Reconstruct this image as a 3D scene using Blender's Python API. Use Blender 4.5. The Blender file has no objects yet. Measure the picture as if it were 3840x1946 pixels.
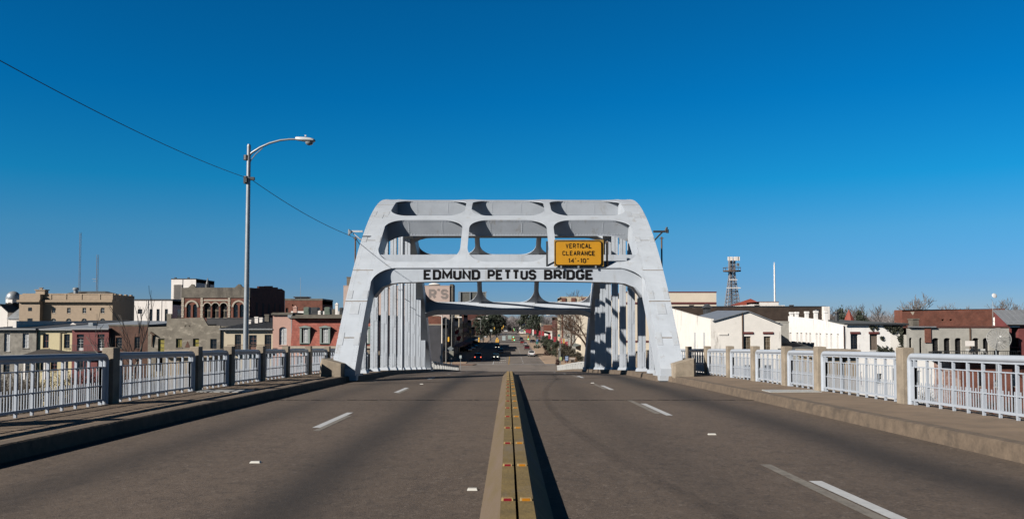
import bpy, math, random
from mathutils import Vector, Matrix
R = math.radians
S = bpy.context.scene
COL = S.collection

# ------------------------------------------------------------------ camera, sky, sun, exposure
PITCH = R(2.4); F = 3266.0; PX, PY = 1905.0, 1071.0
cd = bpy.data.cameras.new('camera'); cam = bpy.data.objects.new('camera', cd); COL.objects.link(cam)
cam.location = (0, 0, 0); cam.rotation_euler = (R(90) + PITCH, 0, 0)
cd.sensor_width = 36; cd.lens = 36 * F / 3840; cd.shift_x = 15 / 3840; cd.shift_y = 98 / 3840
cd.clip_start = .1; cd.clip_end = 30000
S.camera = cam
SUN = Vector((-1.5, -1.08, 1.0)).normalized()          # towards the sun
EL = math.asin(SUN.z)
W = bpy.data.worlds.new("World"); S.world = W; W.use_nodes = True
nt = W.node_tree; bg = nt.nodes['Background']
sky = nt.nodes.new('ShaderNodeTexSky'); sky.sky_type = 'NISHITA'; sky.sun_disc = False
sky.sun_elevation = EL; sky.sun_rotation = math.atan2(SUN.x, SUN.y)
sky.altitude = 1200; sky.air_density = 1.0; sky.dust_density = 0.25; sky.ozone_density = 3.5
# the deep winter blue of the photograph: the sky's colour filtered by height, and blackened overhead to deepen the shadows
gc = nt.nodes.new('ShaderNodeTexCoord'); gs = nt.nodes.new('ShaderNodeSeparateXYZ'); nt.links.new(gc.outputs['Generated'], gs.inputs[0])
gr = nt.nodes.new('ShaderNodeValToRGB'); nt.links.new(gs.outputs[2], gr.inputs[0]); el_ = gr.color_ramp.elements
TINT = [(0.0, (.28, .36, .56)), (.043, (.19, .36, .60)), (.10, (.15, .445, .62)), (.155, (.032, .48, .675)), (.247, (.005, .44, .70)), (.347, (.005, .42, .67)), (.41, (.012, .10, .16)), (1, (.003, .015, .024))]
while len(el_) < len(TINT): el_.new(.5)
for e, (p, c) in zip(el_, TINT): e.position = p; e.color = (*c, 1)
mu_ = nt.nodes.new('ShaderNodeMixRGB'); mu_.blend_type = 'MULTIPLY'; mu_.inputs[0].default_value = 1
nt.links.new(sky.outputs[0], mu_.inputs[1]); nt.links.new(gr.outputs[0], mu_.inputs[2]); nt.links.new(mu_.outputs[0], bg.inputs[0])
bg.inputs[1].default_value = 0.05
sd = bpy.data.lights.new('sun', 'SUN'); so = bpy.data.objects.new('sun', sd); COL.objects.link(so)
sd.energy = 4.6; sd.angle = R(.5); sd.color = (1, .945, .87)
so.rotation_euler = SUN.to_track_quat('Z', 'Y').to_euler(); so.location = (-60, -40, 60)
S.view_settings.view_transform = 'Standard'; S.view_settings.look = 'None'
S.view_settings.exposure = 1.4; S.view_settings.gamma = 1
S.cycles.max_bounces = 5; S.cycles.diffuse_bounces = 1; S.cycles.glossy_bounces = 2

# ------------------------------------------------------------------ helpers
def P(u, v, Y):                       # photograph pixel + real distance -> place in the world
    a, b = (u - PX) / F, (PY - v) / F
    d = Vector((a, math.cos(PITCH) - b * math.sin(PITCH), math.sin(PITCH) + b * math.cos(PITCH)))
    return d * (Y / d.y)
def G(u, v, z):                       # the same on a level of height z
    a, b = (u - PX) / F, (PY - v) / F
    d = Vector((a, math.cos(PITCH) - b * math.sin(PITCH), math.sin(PITCH) + b * math.cos(PITCH)))
    return d * (z / d.z)
def crop(x0, y0, s): return lambda cx, cy: (x0 + cx / s, y0 + cy / s)
L1 = crop(0, 1000, 3.6257); L2 = crop(620, 1000, 3.6257); R1 = crop(2500, 930, 2.51); R2 = crop(3140, 930, 2.51)
C7 = crop(1580, 1150, 4.832); C8 = crop(1900, 1150, 4.832); SRC = lambda x, y: (x, y)

ORG = {}
def thing(name, label, cat, loc, group=None, rz=0):
    o = bpy.data.objects.new(name, None); COL.objects.link(o); o.empty_display_size = .3
    o.location = loc; o.rotation_euler = (0, 0, rz); o['label'] = label; o['category'] = cat
    if group: o['group'] = group
    ORG[o] = Vector(loc)
    return o
def tag(o, label, cat, group=None):
    o['label'] = label; o['category'] = cat
    if group: o['group'] = group
    return o
def struct(o, kind='structure'):
    o['kind'] = kind; return o

class MB:
    def __init__(s): s.v = []; s.f = []
    def poly(s, pts):
        n = len(s.v); s.v += [tuple(p) for p in pts]; s.f.append(tuple(range(n, n + len(pts)))); return s
    def quad(s, a, b, c, d): return s.poly((a, b, c, d))
    def hexa(s, p):                   # 4 bottom + 4 top corners, same winding
        n = len(s.v); s.v += [tuple(q) for q in p]
        for f in ((3, 2, 1, 0), (4, 5, 6, 7), (0, 1, 5, 4), (1, 2, 6, 5), (2, 3, 7, 6), (3, 0, 4, 7)):
            s.f.append(tuple(n + i for i in f))
        return s
    def box(s, x0, x1, y0, y1, z0, z1):
        return s.hexa([(x0, y0, z0), (x1, y0, z0), (x1, y1, z0), (x0, y1, z0), (x0, y0, z1), (x1, y0, z1), (x1, y1, z1), (x0, y1, z1)])
    def prism(s, pts, vec):           # polygon swept by a vector
        n = len(s.v); k = len(pts); vec = Vector(vec)
        s.v += [tuple(p) for p in pts] + [tuple(Vector(p) + vec) for p in pts]
        s.f.append(tuple(range(n + k - 1, n - 1, -1))); s.f.append(tuple(range(n + k, n + 2 * k)))
        for i in range(k):
            j = (i + 1) % k; s.f.append((n + i, n + j, n + k + j, n + k + i))
        return s
    def tube(s, pts, r, k=8, cap=True):
        pts = [Vector(p) for p in pts]; n = len(s.v); m = len(pts)
        rr = r if isinstance(r, (list, tuple)) else [r] * m
        prev = None
        for i, p in enumerate(pts):
            t = (pts[min(i + 1, m - 1)] - pts[max(i - 1, 0)]).normalized()
            if prev is None: a = t.orthogonal().normalized()
            else:
                a = prev - t * prev.dot(t); a = a.normalized() if a.length > 1e-6 else t.orthogonal().normalized()
            prev = a; b = t.cross(a)
            for j in range(k):
                w = 2 * math.pi * j / k + math.pi / k
                s.v.append(tuple(p + (a * math.cos(w) + b * math.sin(w)) * rr[i]))
        for i in range(m - 1):
            for j in range(k):
                q = (j + 1) % k
                s.f.append((n + i * k + j, n + i * k + q, n + (i + 1) * k + q, n + (i + 1) * k + j))
        if cap:
            s.f.append(tuple(n + j for j in range(k - 1, -1, -1))); s.f.append(tuple(n + (m - 1) * k + j for j in range(k)))
        return s
    def lathe(s, prof, c, k=16, ang=2 * math.pi):
        n = len(s.v); c = Vector(c); m = len(prof)
        for r, z in prof:
            for j in range(k):
                w = ang * j / k; s.v.append((c.x + r * math.cos(w), c.y + r * math.sin(w), c.z + z))
        for i in range(m - 1):
            for j in range(k):
                q = (j + 1) % k; s.f.append((n + i * k + j, n + i * k + q, n + (i + 1) * k + q, n + (i + 1) * k + j))
        return s
    def xf(s, M):
        s.v = [tuple(M @ Vector(p)) for p in s.v]; return s
    def build(s, name, mat, parent=None, smooth=False, bevel=0, recalc=True, label=None):
        o0 = Vector((0, 0, 0)); r = parent
        while r is not None:
            if r in ORG: o0 = ORG[r]; break
            r = r.parent
        me = bpy.data.meshes.new(name)
        me.from_pydata([(x - o0.x, y - o0.y, z - o0.z) for x, y, z in s.v], [], s.f)
        me.materials.append(mat)
        if recalc:
            import bmesh
            bm = bmesh.new(); bm.from_mesh(me); bmesh.ops.recalc_face_normals(bm, faces=bm.faces); bm.to_mesh(me); bm.free()
        if smooth:
            me.polygons.foreach_set('use_smooth', [True] * len(me.polygons))
            try: me.set_sharp_from_angle(angle=R(40))
            except Exception: pass
        ob = bpy.data.objects.new(name, me); COL.objects.link(ob)
        if parent: ob.parent = parent
        if bevel:
            b = ob.modifiers.new('b', 'BEVEL'); b.width = bevel; b.segments = 2; b.limit_method = 'ANGLE'; b.angle_limit = R(40)
        if label: ob['label'] = label
        return ob

def copy_tree(o, parent=None):
    c = o.copy(); COL.objects.link(c)
    if parent: c.parent = parent
    for ch in list(o.children): copy_tree(ch, c)
    return c

# ------------------------------------------------------------------ materials
MATS = {}; AL = .42
def mat(name, col, rough=.7, var=.15, scale=3, col2=None, bump=0, bscale=None, metal=0, stains=None, dets=6, emis=None, spec=.4, stretch=(1, 1, 1)):
    """one surface: base colour broken up by noise, optional second colour patches, stains and bump"""
    if name in MATS: return MATS[name]
    m = bpy.data.materials.new(name); m.use_nodes = True; t = m.node_tree; N = t.nodes; B = N['Principled BSDF']; K = t.links
    B.inputs['Roughness'].default_value = rough; B.inputs['Metallic'].default_value = metal
    B.inputs['Specular IOR Level'].default_value = spec
    tc = N.new('ShaderNodeTexCoord'); mp = N.new('ShaderNodeMapping'); mp.inputs['Scale'].default_value = stretch
    K.new(tc.outputs['Object'], mp.inputs[0])
    nz = N.new('ShaderNodeTexNoise'); nz.inputs['Scale'].default_value = scale; nz.inputs['Detail'].default_value = dets; nz.inputs['Roughness'].default_value = .65
    K.new(mp.outputs[0], nz.inputs['Vector'])
    rp = N.new('ShaderNodeValToRGB'); K.new(nz.outputs[0], rp.inputs[0])
    c = Vector(col) * AL; col2 = Vector(col2) * AL if col2 else None; c2 = Vector(col2) if col2 else c * (1 - var)
    rp.color_ramp.elements[0].position = .35; rp.color_ramp.elements[1].position = .68
    rp.color_ramp.elements[0].color = (*c2, 1); rp.color_ramp.elements[1].color = (*(c if col2 else c * (1 + var)), 1)
    out = rp.outputs[0]
    if stains:                        # (colour, scale, threshold, amount, stretch)
        sc, ss, th, am, st = stains; sc = Vector(sc) * AL
        mp2 = N.new('ShaderNodeMapping'); mp2.inputs['Scale'].default_value = st; K.new(tc.outputs['Object'], mp2.inputs[0])
        n2 = N.new('ShaderNodeTexNoise'); n2.inputs['Scale'].default_value = ss; n2.inputs['Detail'].default_value = 8; n2.inputs['Roughness'].default_value = .7
        K.new(mp2.outputs[0], n2.inputs['Vector'])
        r2 = N.new('ShaderNodeValToRGB'); r2.color_ramp.elements[0].position = th; r2.color_ramp.elements[1].position = min(th + .12, 1)
        r2.color_ramp.elements[0].color = (0, 0, 0, 1); r2.color_ramp.elements[1].color = (am, am, am, 1)
        K.new(n2.outputs[0], r2.inputs[0])
        mx = N.new('ShaderNodeMixRGB'); mx.inputs[2].default_value = (*sc, 1)
        K.new(r2.outputs[0], mx.inputs[0]); K.new(out, mx.inputs[1]); out = mx.outputs[0]
    K.new(out, B.inputs['Base Color'])
    if bump:
        n3 = N.new('ShaderNodeTexNoise'); n3.inputs['Scale'].default_value = bscale or scale * 6; n3.inputs['Detail'].default_value = 4
        K.new(tc.outputs['Object'], n3.inputs['Vector'])
        bp = N.new('ShaderNodeBump'); bp.inputs['Strength'].default_value = bump; bp.inputs['Distance'].default_value = .02
        K.new(n3.outputs[0], bp.inputs['Height']); K.new(bp.outputs[0], B.inputs['Normal'])
    if emis:
        B.inputs['Emission Color'].default_value = (*emis[:3], 1); B.inputs['Emission Strength'].default_value = emis[3]
    MATS[name] = m
    return m
def brick(name, c1, c2, mortar, bw=.24, bh=.085, patch=None, pth=.6, pam=.7):
    if name in MATS: return MATS[name]
    m = bpy.data.materials.new(name); m.use_nodes = True; t = m.node_tree; N = t.nodes; B = N['Principled BSDF']; K = t.links
    B.inputs['Roughness'].default_value = .85; B.inputs['Specular IOR Level'].default_value = .2
    c1, c2, mortar = (Vector(q) * AL for q in (c1, c2, mortar)); patch = Vector(patch) * AL if patch else None
    tc = N.new('ShaderNodeTexCoord'); sp = N.new('ShaderNodeSeparateXYZ'); K.new(tc.outputs['Object'], sp.inputs[0])
    ad = N.new('ShaderNodeMath'); ad.operation = 'ADD'; K.new(sp.outputs[0], ad.inputs[0]); K.new(sp.outputs[1], ad.inputs[1])
    cb = N.new('ShaderNodeCombineXYZ'); K.new(ad.outputs[0], cb.inputs[0]); K.new(sp.outputs[2], cb.inputs[1])
    bt = N.new('ShaderNodeTexBrick'); bt.inputs['Scale'].default_value = 1; bt.inputs['Brick Width'].default_value = bw; bt.inputs['Row Height'].default_value = bh
    bt.inputs['Mortar Size'].default_value = .012; bt.inputs['Color1'].default_value = (*c1, 1); bt.inputs['Color2'].default_value = (*c2, 1); bt.inputs['Mortar'].default_value = (*mortar, 1)
    K.new(cb.outputs[0], bt.inputs['Vector'])
    nz = N.new('ShaderNodeTexNoise'); nz.inputs['Scale'].default_value = .9; nz.inputs['Detail'].default_value = 8; nz.inputs['Roughness'].default_value = .7
    K.new(tc.outputs['Object'], nz.inputs['Vector'])
    rp = N.new('ShaderNodeValToRGB'); rp.color_ramp.elements[0].color = (.62, .62, .62, 1); rp.color_ramp.elements[1].color = (1.25, 1.25, 1.25, 1)
    rp.color_ramp.elements[0].position = .3; rp.color_ramp.elements[1].position = .7; K.new(nz.outputs[0], rp.inputs[0])
    mu = N.new('ShaderNodeMixRGB'); mu.blend_type = 'MULTIPLY'; mu.inputs[0].default_value = 1; K.new(bt.outputs[0], mu.inputs[1]); K.new(rp.outputs[0], mu.inputs[2])
    out = mu.outputs[0]
    if patch:
        n2 = N.new('ShaderNodeTexNoise'); n2.inputs['Scale'].default_value = .45; n2.inputs['Detail'].default_value = 9; n2.inputs['Roughness'].default_value = .72
        K.new(tc.outputs['Object'], n2.inputs['Vector'])
        r2 = N.new('ShaderNodeValToRGB'); r2.color_ramp.elements[0].position = pth; r2.color_ramp.elements[1].position = pth + .06
        r2.color_ramp.elements[0].color = (0, 0, 0, 1); r2.color_ramp.elements[1].color = (pam, pam, pam, 1); K.new(n2.outputs[0], r2.inputs[0])
        mx = N.new('ShaderNodeMixRGB'); mx.inputs[2].default_value = (*patch, 1); K.new(r2.outputs[0], mx.inputs[0]); K.new(out, mx.inputs[1]); out = mx.outputs[0]
    K.new(out, B.inputs['Base Color'])
    MATS[name] = m
    return m
RUST = (.20, .10, .045)
STEEL = mat('painted_steel', (.585, .635, .70), .45, .07, 1.3, stains=((.34, .28, .20), 1.1, .575, .5, (2.2, 2.2, .28)))
STEEL_OLD = mat('worn_painted_steel', (.56, .60, .65), .5, .09, 2, stains=((.40, .33, .24), 1.6, .58, .5, (2.5, 2.5, .4)))
RAILM = mat('railing_paint', (.51, .555, .62), .4, .05, 4, stains=((.42, .37, .3), 3, .66, .4, (1, 1, 1)))
CONC = mat('weathered_concrete', (.36, .295, .22), .9, .26, 2.2, bump=.35, bscale=30, stains=((.10, .085, .07), 1.5, .58, .5, (1, 1, .5)))
CONCD = mat('sidewalk_concrete', (.255, .180, .118), .9, .2, 1.1, bump=.25, bscale=45, stains=((.09, .075, .06), .6, .57, .45, (1, .3, 1)))
KERBM = mat('kerb_concrete', (.165, .12, .082), .9, .28, 4.0, bump=.6, bscale=14, stains=((.06, .048, .038), 2.4, .55, .5, (1, .6, 1)))
YELLOWC = mat('yellow_painted_concrete', (.215, .145, .04), .85, .22, 2.5, bump=.4, bscale=26, stains=((.20, .155, .105), 1.6, .56, .8, (1, .25, 1)))
BLACKP = mat('black_paint', (.012, .012, .013), .8, .1, 4, spec=.05)
DARKM = mat('dark_metal', (.04, .042, .045), .5, .2, 4)
RUSTM = mat('rusty_steel', (.13, .075, .045), .8, .4, 8)
GALV = mat('galvanised_steel', (.42, .45, .47), .4, .1, 5, metal=.4)
WHITEP = mat('white_road_paint', (.62, .63, .64), .7, .10, 9, stains=((.25, .23, .2), 9, .60, .6, (1, .5, 1)))
WORNP = mat('worn_road_paint', (.25, .225, .19), .8, .2, 7, stains=((.15, .12, .1), 6, .5, .8, (1, .5, 1)))
CABLE = mat('black_cable', (.015, .015, .015), .6, .1, 4)
SIGNY = mat('yellow_sign_paint', (.66, .31, .005), .45, .05, 3)
WOODP = mat('weathered_wood', (.17, .13, .10), .85, .3, 4, stretch=(4, 4, .4))
GLASS = mat('dark_window_glass', (.012, .014, .017), .12, .3, 1, spec=.6)
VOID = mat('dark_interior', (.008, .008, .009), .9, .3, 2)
BLIND = mat('pale_window_blind', (.55, .56, .57), .6, .1, 4)
CURTAIN = mat('tan_curtain_behind_glass', (.16, .12, .075), .5, .3, 3)
WHITEF = mat('white_window_frame', (.68, .68, .66), .5, .06, 5)
DARKF = mat('dark_window_frame', (.05, .04, .035), .6, .2, 5)
SAGEF = mat('sage_green_frame', (.26, .31, .28), .6, .1, 5)
MAROON = mat('maroon_trim', (.16, .035, .03), .7, .2, 5)
YGLASS = mat('yellow_lit_curtain', (.30, .25, .03), .5, .5, 3)
SLATE = mat('dark_roofing', (.045, .05, .058), .75, .3, 1.2, stains=((.12, .12, .12), 1.2, .6, .5, (1, 1, 1)))
GREYROOF = mat('grey_felt_roof', (.10, .105, .10), .85, .25, .8, stains=((.05, .05, .05), .8, .56, .7, (.4, 1, 1)))
METROOF = mat('metal_sheet_roof', (.33, .35, .38), .45, .12, 1, metal=.3, stains=((.15, .13, .12), .9, .58, .5, (2, .4, 1)))
LIGHTROOF = mat('pale_metal_roof', (.40, .42, .44), .5, .2, .8, metal=.2)
BROWNROOF = mat('brown_shingle_roof', (.055, .045, .038), .9, .25, 3)
ASPH = mat('town_ground', (.11, .10, .085), .95, .3, .05, col2=(.07, .075, .045), bump=0)
BANKM = mat('river_bank', (.075, .065, .04), .95, .4, .4, col2=(.04, .05, .025))
WATERM = mat('river_water', (.03, .04, .035), .08, .1, .2)
# ------------------------------------------------------------------ deck profile (height of the carriageway along Y)
KN = [(-60, -.07), (0, -1.61), (46, -2.80), (55, -3.24), (66, -3.80), (82, -4.62), (115, -6.55), (150, -8.45), (180, -9.65), (205, -10.0), (240, -10.0), (2500, -10.0)]
def zr(Y):
    n = len(KN)
    for i in range(n - 1):
        if Y <= KN[i + 1][0] or i == n - 2:
            (x0, y0), (x1, y1) = KN[i], KN[i + 1]
            d = (y1 - y0) / (x1 - x0)
            def sl(j):
                if j <= 0: return (KN[1][1] - KN[0][1]) / (KN[1][0] - KN[0][0])
                if j >= n - 1: return 0
                a = (KN[j][1] - KN[j - 1][1]) / (KN[j][0] - KN[j - 1][0]); b = (KN[j + 1][1] - KN[j][1]) / (KN[j + 1][0] - KN[j][0])
                return 0 if a * b <= 0 else 2 * a * b / (a + b)
            h = x1 - x0; u = (Y - x0) / h; m0, m1 = sl(i) * h, sl(i + 1) * h
            return (2*u**3 - 3*u*u + 1) * y0 + (u**3 - 2*u*u + u) * m0 + (-2*u**3 + 3*u*u) * y1 + (u**3 - u*u) * m1
KERB = .24
def frange(a, b, st):
    o = []; n = max(1, int(round((b - a) / st)))
    for i in range(n + 1): o.append(a + (b - a) * i / n)
    return o

def road_material():
    m = bpy.data.materials.new('worn_carriageway'); m.use_nodes = True; t = m.node_tree; N = t.nodes; K = t.links; B = N['Principled BSDF']
    B.inputs['Roughness'].default_value = .85; B.inputs['Specular IOR Level'].default_value = .25
    tc = N.new('ShaderNodeTexCoord'); sp = N.new('ShaderNodeSeparateXYZ'); K.new(tc.outputs['Object'], sp.inputs[0])
    def noise(scale, det, st=(1, 1, 1), rough=.6):
        mp = N.new('ShaderNodeMapping'); mp.inputs['Scale'].default_value = st; K.new(tc.outputs['Object'], mp.inputs[0])
        n = N.new('ShaderNodeTexNoise'); n.inputs['Scale'].default_value = scale; n.inputs['Detail'].default_value = det; n.inputs['Roughness'].default_value = rough
        K.new(mp.outputs[0], n.inputs['Vector']); return n.outputs[0]
    def ramp(src, p0, c0, p1, c1):
        r = N.new('ShaderNodeValToRGB'); r.color_ramp.elements[0].position = p0; r.color_ramp.elements[1].position = p1
        r.color_ramp.elements[0].color = (*c0, 1) if len(c0) == 3 else c0; r.color_ramp.elements[1].color = (*c1, 1); K.new(src, r.inputs[0]); return r.outputs[0]
    def mix(f, a, b, mode='MIX'):
        x = N.new('ShaderNodeMixRGB'); x.blend_type = mode
        if isinstance(f, float): x.inputs[0].default_value = f
        else: K.new(f, x.inputs[0])
        for i, q in ((1, a), (2, b)):
            if isinstance(q, tuple): x.inputs[i].default_value = (*q, 1)
            else: K.new(q, x.inputs[i])
        return x.outputs[0]
    def mth(op, a, b=None):
        x = N.new('ShaderNodeMath'); x.operation = op
        for i, q in ((0, a), (1, b)):
            if q is None: continue
            if isinstance(q, (int, float)): x.inputs[i].default_value = q
            else: K.new(q, x.inputs[i])
        return x.outputs[0]
    base = ramp(noise(.35, 6, (1, .35, 1)), .3, (.049, .0365, .0275), .7, (.076, .0565, .0425))
    # oil and tyre darkening along the middle of each lane, wandering a little
    wob = mth('MULTIPLY', mth('SUBTRACT', noise(.07, 3, (.2, 1, 1)), .5), .7)
    ax = mth('ADD', sp.outputs[0], wob)
    def band(c, w, k):
        d = mth('DIVIDE', mth('SUBTRACT', ax, c), w); return mth('MULTIPLY', mth('POWER', 2.718, mth('MULTIPLY', mth('MULTIPLY', d, d), -1.0)), k)
    bands = mth('MAXIMUM', mth('MAXIMUM', band(5.4, .62, 1.0), band(-2.25, .5, .95)), mth('MAXIMUM', band(-5.25, .5, .6), band(2.2, .5, .35)))
    bands = mth('MULTIPLY', bands, ramp(noise(.16, 5, (1.2, .35, 1)), .33, (.72, .72, .72), .55, (1, 1, 1)))
    c = base
    # scattered patches, aggregate speckle
    c = mix(ramp(noise(.9, 8, (1, .5, 1), .7),    .55, (0, 0, 0), .74, (.4, .4, .4)), c, (.029, .023, .0195))
    c = mix(ramp(noise(6, 6, (1, .6, 1), .75), .5, (0, 0, 0), .66, (.5, .5, .5)), c, (.085, .066, .053))
    c = mix(ramp(noise(5.2, 6, (1, .6, 1), .75), .5, (0, 0, 0), .66, (.5, .5, .5)), c, (.021, .0165, .0142))
    c = mix(ramp(noise(13, 3, (1, 1, 1), .7), .6, (0, 0, 0), .66, (.4, .4, .4)), c, (.14, .115, .095))
    c = mix(ramp(noise(28, 3, (1, 1, 1), .7), .56, (0, 0, 0), .68, (.55, .55, .55)), c, (.10, .082, .068))
    c = mix(ramp(noise(22, 3, (1, 1, 1), .7), .54, (0, 0, 0), .66, (.6, .6, .6)), c, (.014, .012, .011))
    c = mix(mth('MULTIPLY', bands, .84), c, (.0105, .0088, .0082))
    K.new(c, B.inputs['Base Color'])
    bp = N.new('ShaderNodeBump'); bp.inputs['Strength'].default_value = .5; bp.inputs['Distance'].default_value = .012
    K.new(noise(55, 3), bp.inputs['Height']); K.new(bp.outputs[0], B.inputs['Normal'])
    return m
ROADM = road_material()
STREETM = mat('street_asphalt', (.25, .205, .17), .9, .2, .12, col2=(.18, .15, .128), stains=((.06, .05, .045), .10, .52, .5, (2.2, .3, 1)))
PLAZAM = mat('tan_paving', (.44, .31, .21), .9, .15, .3)

# ------------------------------------------------------------------ ground, river, road
YS = [-9000, -400, -60, 40, 66, 78, 88, 98, 106, 112, 118, 130, 165, 260, 700, 2000, 6000, 16000]
def zg(Y):
    T = [(-1e5, -22), (-400, -22), (66, -22), (78, -20.6), (88, -18.2), (98, -15.2), (106, -13.8), (112, -13.2), (118, -12.6), (130, -11.6), (165, -10.3), (1e6, -10.3)]
    for (a, b), (c, d) in zip(T, T[1:]):
        if Y <= c: return b + (d - b) * (Y - a) / (c - a)
g = MB(); XS = [-12000, -800, -150, -60, -20, 20, 60, 150, 800, 12000]
for i in range(len(YS) - 1):
    for j in range(len(XS) - 1):
        g.quad((XS[j], YS[i], zg(YS[i])), (XS[j+1], YS[i], zg(YS[i])), (XS[j+1], YS[i+1], zg(YS[i+1])), (XS[j], YS[i+1], zg(YS[i+1])))
struct(g.build('ground', ASPH))
w = MB(); w.quad((-3000, -3000, -21.2), (3000, -3000, -21.2), (3000, 74, -21.2), (-3000, 74, -21.2)); struct(w.build('river', WATERM))
b_ = MB()
for y0, y1 in zip(YS[3:10], YS[4:11]): b_.quad((-140, y0, zg(y0) + .05), (140, y0, zg(y0) + .05), (140, y1, zg(y1) + .05), (-140, y1, zg(y1) + .05))
struct(b_.build('river_bank', BANKM))

YR = frange(-40, 60, 1.5)[:-1] + frange(60, 118, 2)
r_ = MB()
for a, b in zip(YR, YR[1:]):
    for x0, x1 in ((-6.95, -3), (-3, 0), (0, 3), (3, 6.95)):
        r_.quad((x0, a, zr(a)), (x1, a, zr(a)), (x1, b, zr(b)), (x0, b, zr(b)))
road = struct(r_.build('road', ROADM))
def half_w(Y): return 6.95 + (min(max(Y - 118, 0), 70) / 70) ** 1.5 * 4.6
st = MB(); YT = frange(118, 206, 4) + [230, 300, 500, 900, 1400, 2200]
for a, b in zip(YT, YT[1:]):
    st.quad((-half_w(a), a, zr(a)), (half_w(a), a, zr(a)), (half_w(b), b, zr(b)), (-half_w(b), b, zr(b)))
street = struct(st.build('street', STREETM))
cs = MB(); cs.quad((-160, 197, -10.08), (160, 197, -10.08), (160, 208, -10.08), (-160, 208, -10.08)); struct(cs.build('cross_street', STREETM))
# pavements beside the town street, right one wide tan paving
pv = MB()
pv.box(8.9, 18.4, 211, 330, -10.4, -9.86); struct(pv.build('pavement', PLAZAM))
pv = MB(); pv.box(9.3, 17.4, 338, 900, -10.4, -9.86); struct(pv.build('pavement', PLAZAM))
pv = MB(); pv.box(-16.2, -10.2, 213, 900, -10.4, -9.86); struct(pv.build('pavement', PLAZAM))
pv = MB(); pv.box(-19, -11.6, 170, 196, -10.4, -9.8); struct(pv.build('pavement', PLAZAM))
pv = MB(); pv.box(11.6, 26, 170, 196, -10.4, -9.8); struct(pv.build('pavement', PLAZAM))
# slopes of the approach between the bridge and the town
ap = MB()
for a, b in zip(YT[:22], YT[1:23]):
    for s in (-1, 1):
        ap.quad((s * half_w(a), a, zr(a) - .01), (s * (half_w(a) + 2.5), a, zr(a) - .05), (s * (half_w(b) + 2.5), b, zr(b) - .05), (s * half_w(b), b, zr(b) - .01))
        ap.quad((s * (half_w(a) + 2.5), a, zr(a) - .05), (s * (half_w(a) + 2.6), a, zg(a) - 1), (s * (half_w(b) + 2.6), b, zg(b) - 1), (s * (half_w(b) + 2.5), b, zr(b) - .05))
struct(ap.build('approach_embankment', CONCD))

def inner_kerb(Y, s=1):
    w = 6.92 if s > 0 else 6.82
    return w if Y < 36.9 else (w - (Y - 36.9) * (w - 6.4) / .8 if Y < 37.7 else 6.40)
YK = sorted(set(frange(-40, 118, 2) + [36.9, 37.7]))
for s in (-1, 1):
    k = MB(); sw = MB()
    for a, b in zip(YK, YK[1:]):
        ka, kb = inner_kerb(a, s), inner_kerb(b, s); za, zb = zr(a) + KERB, zr(b) + KERB
        k.quad((s * ka, a, zr(a) - .05), (s * kb, b, zr(b) - .05), (s * (kb + .035), b, zb - .02), (s * (ka + .035), a, za - .02))
        k.quad((s * (ka + .035), a, za - .02), (s * (kb + .035), b, zb - .02), (s * (kb + .07), b, zb), (s * (ka + .07), a, za))
        k.quad((s * (ka + .07), a, za), (s * (kb + .07), b, zb), (s * (kb + .3), b, zb + .002), (s * (ka + .3), a, za + .002))
        sw.quad((s * (ka + .3), a, za + .002), (s * (kb + .3), b, zb + .002), (s * 9.35, b, zb + .01), (s * 9.35, a, za + .01))
        sw.quad((s * 9.35, a, za + .01), (s * 9.35, b, zb + .01), (s * 9.35, b, zb - .9), (s * 9.35, a, za - .9))
        sw.quad((s * 9.35, a, za - .9), (s * 9.35, b, zb - .9), (s * 6, b, zb - .9), (s * 6, a, za - .9))
    struct(k.build('kerb', KERBM)); struct(sw.build('sidewalk', CONCD))

# lane markings, one painted dash each, as children of the road
def dash(x, y0, y1, w=.075, m=WHITEP, dz=.006, nm='lane_marking', par=None, x1=None):
    q = MB(); ys = frange(y0, y1, 1.0); x1 = x if x1 is None else x1
    for a, b in zip(ys, ys[1:]):
        xa = x + (x1 - x) * (a - y0) / (y1 - y0); xb = x + (x1 - x) * (b - y0) / (y1 - y0)
        q.quad((xa - w, a, zr(a) + dz), (xa + w, a, zr(a) + dz), (xb + w, b, zr(b) + dz), (xb - w, b, zr(b) + dz))
    return q.build(nm, m, par or road)
LEFT_D = [(16.7, 20.3), (28.5, 31.7), (40.2, 43.4), (52.5, 55.5), (64.5, 67.5), (77, 80), (89, 92), (101, 104)]; RIGHT_D = [(6.4, 10.3), (19.5, 23.3), (30.2, 33.4), (42, 45), (54, 57), (66, 69), (78, 81), (90, 93), (102, 105)]
for a, b in LEFT_D:
    dash(-3.66, a, b); dash(-3.53, a - .6, b - .8, .06, WORNP, .004, 'worn_marking')
for a, b in RIGHT_D:
    dash(3.60, a, b); dash(3.43, a + .5, b + 1.4, .07, WORNP, .004, 'worn_marking')
# joint across the deck, with a ragged sealed edge
random.seed(4)
jn = MB(); x = -6.9
while x < 6.9:
    wd = random.uniform(.12, .3); t = random.uniform(.02, .05); o = random.uniform(-.02, .02)
    jn.quad((x, 24.7 - t + o, zr(24.7) + .009), (x + wd, 24.7 - t + o, zr(24.7) + .009), (x + wd, 24.7 + t + o, zr(24.7) + .0085), (x, 24.7 + t + o, zr(24.7) + .0085)); x += wd + random.choice((0, .02, .05))
jn.build('deck_joint', BLACKP, road)
jn = MB(); x = -6.3
while x < 6.3: wd = random.uniform(.3, .7); o = random.uniform(-.03, .03); jn.quad((x, 36.9 + o, zr(36.9) + .009), (x + wd, 36.9 - o, zr(36.9) + .009), (x + wd, 36.96 - o, zr(36.96) + .009), (x, 36.96 + o, zr(36.96) + .009)); x += wd
jn.build('deck_joint', DARKM, road)
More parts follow.
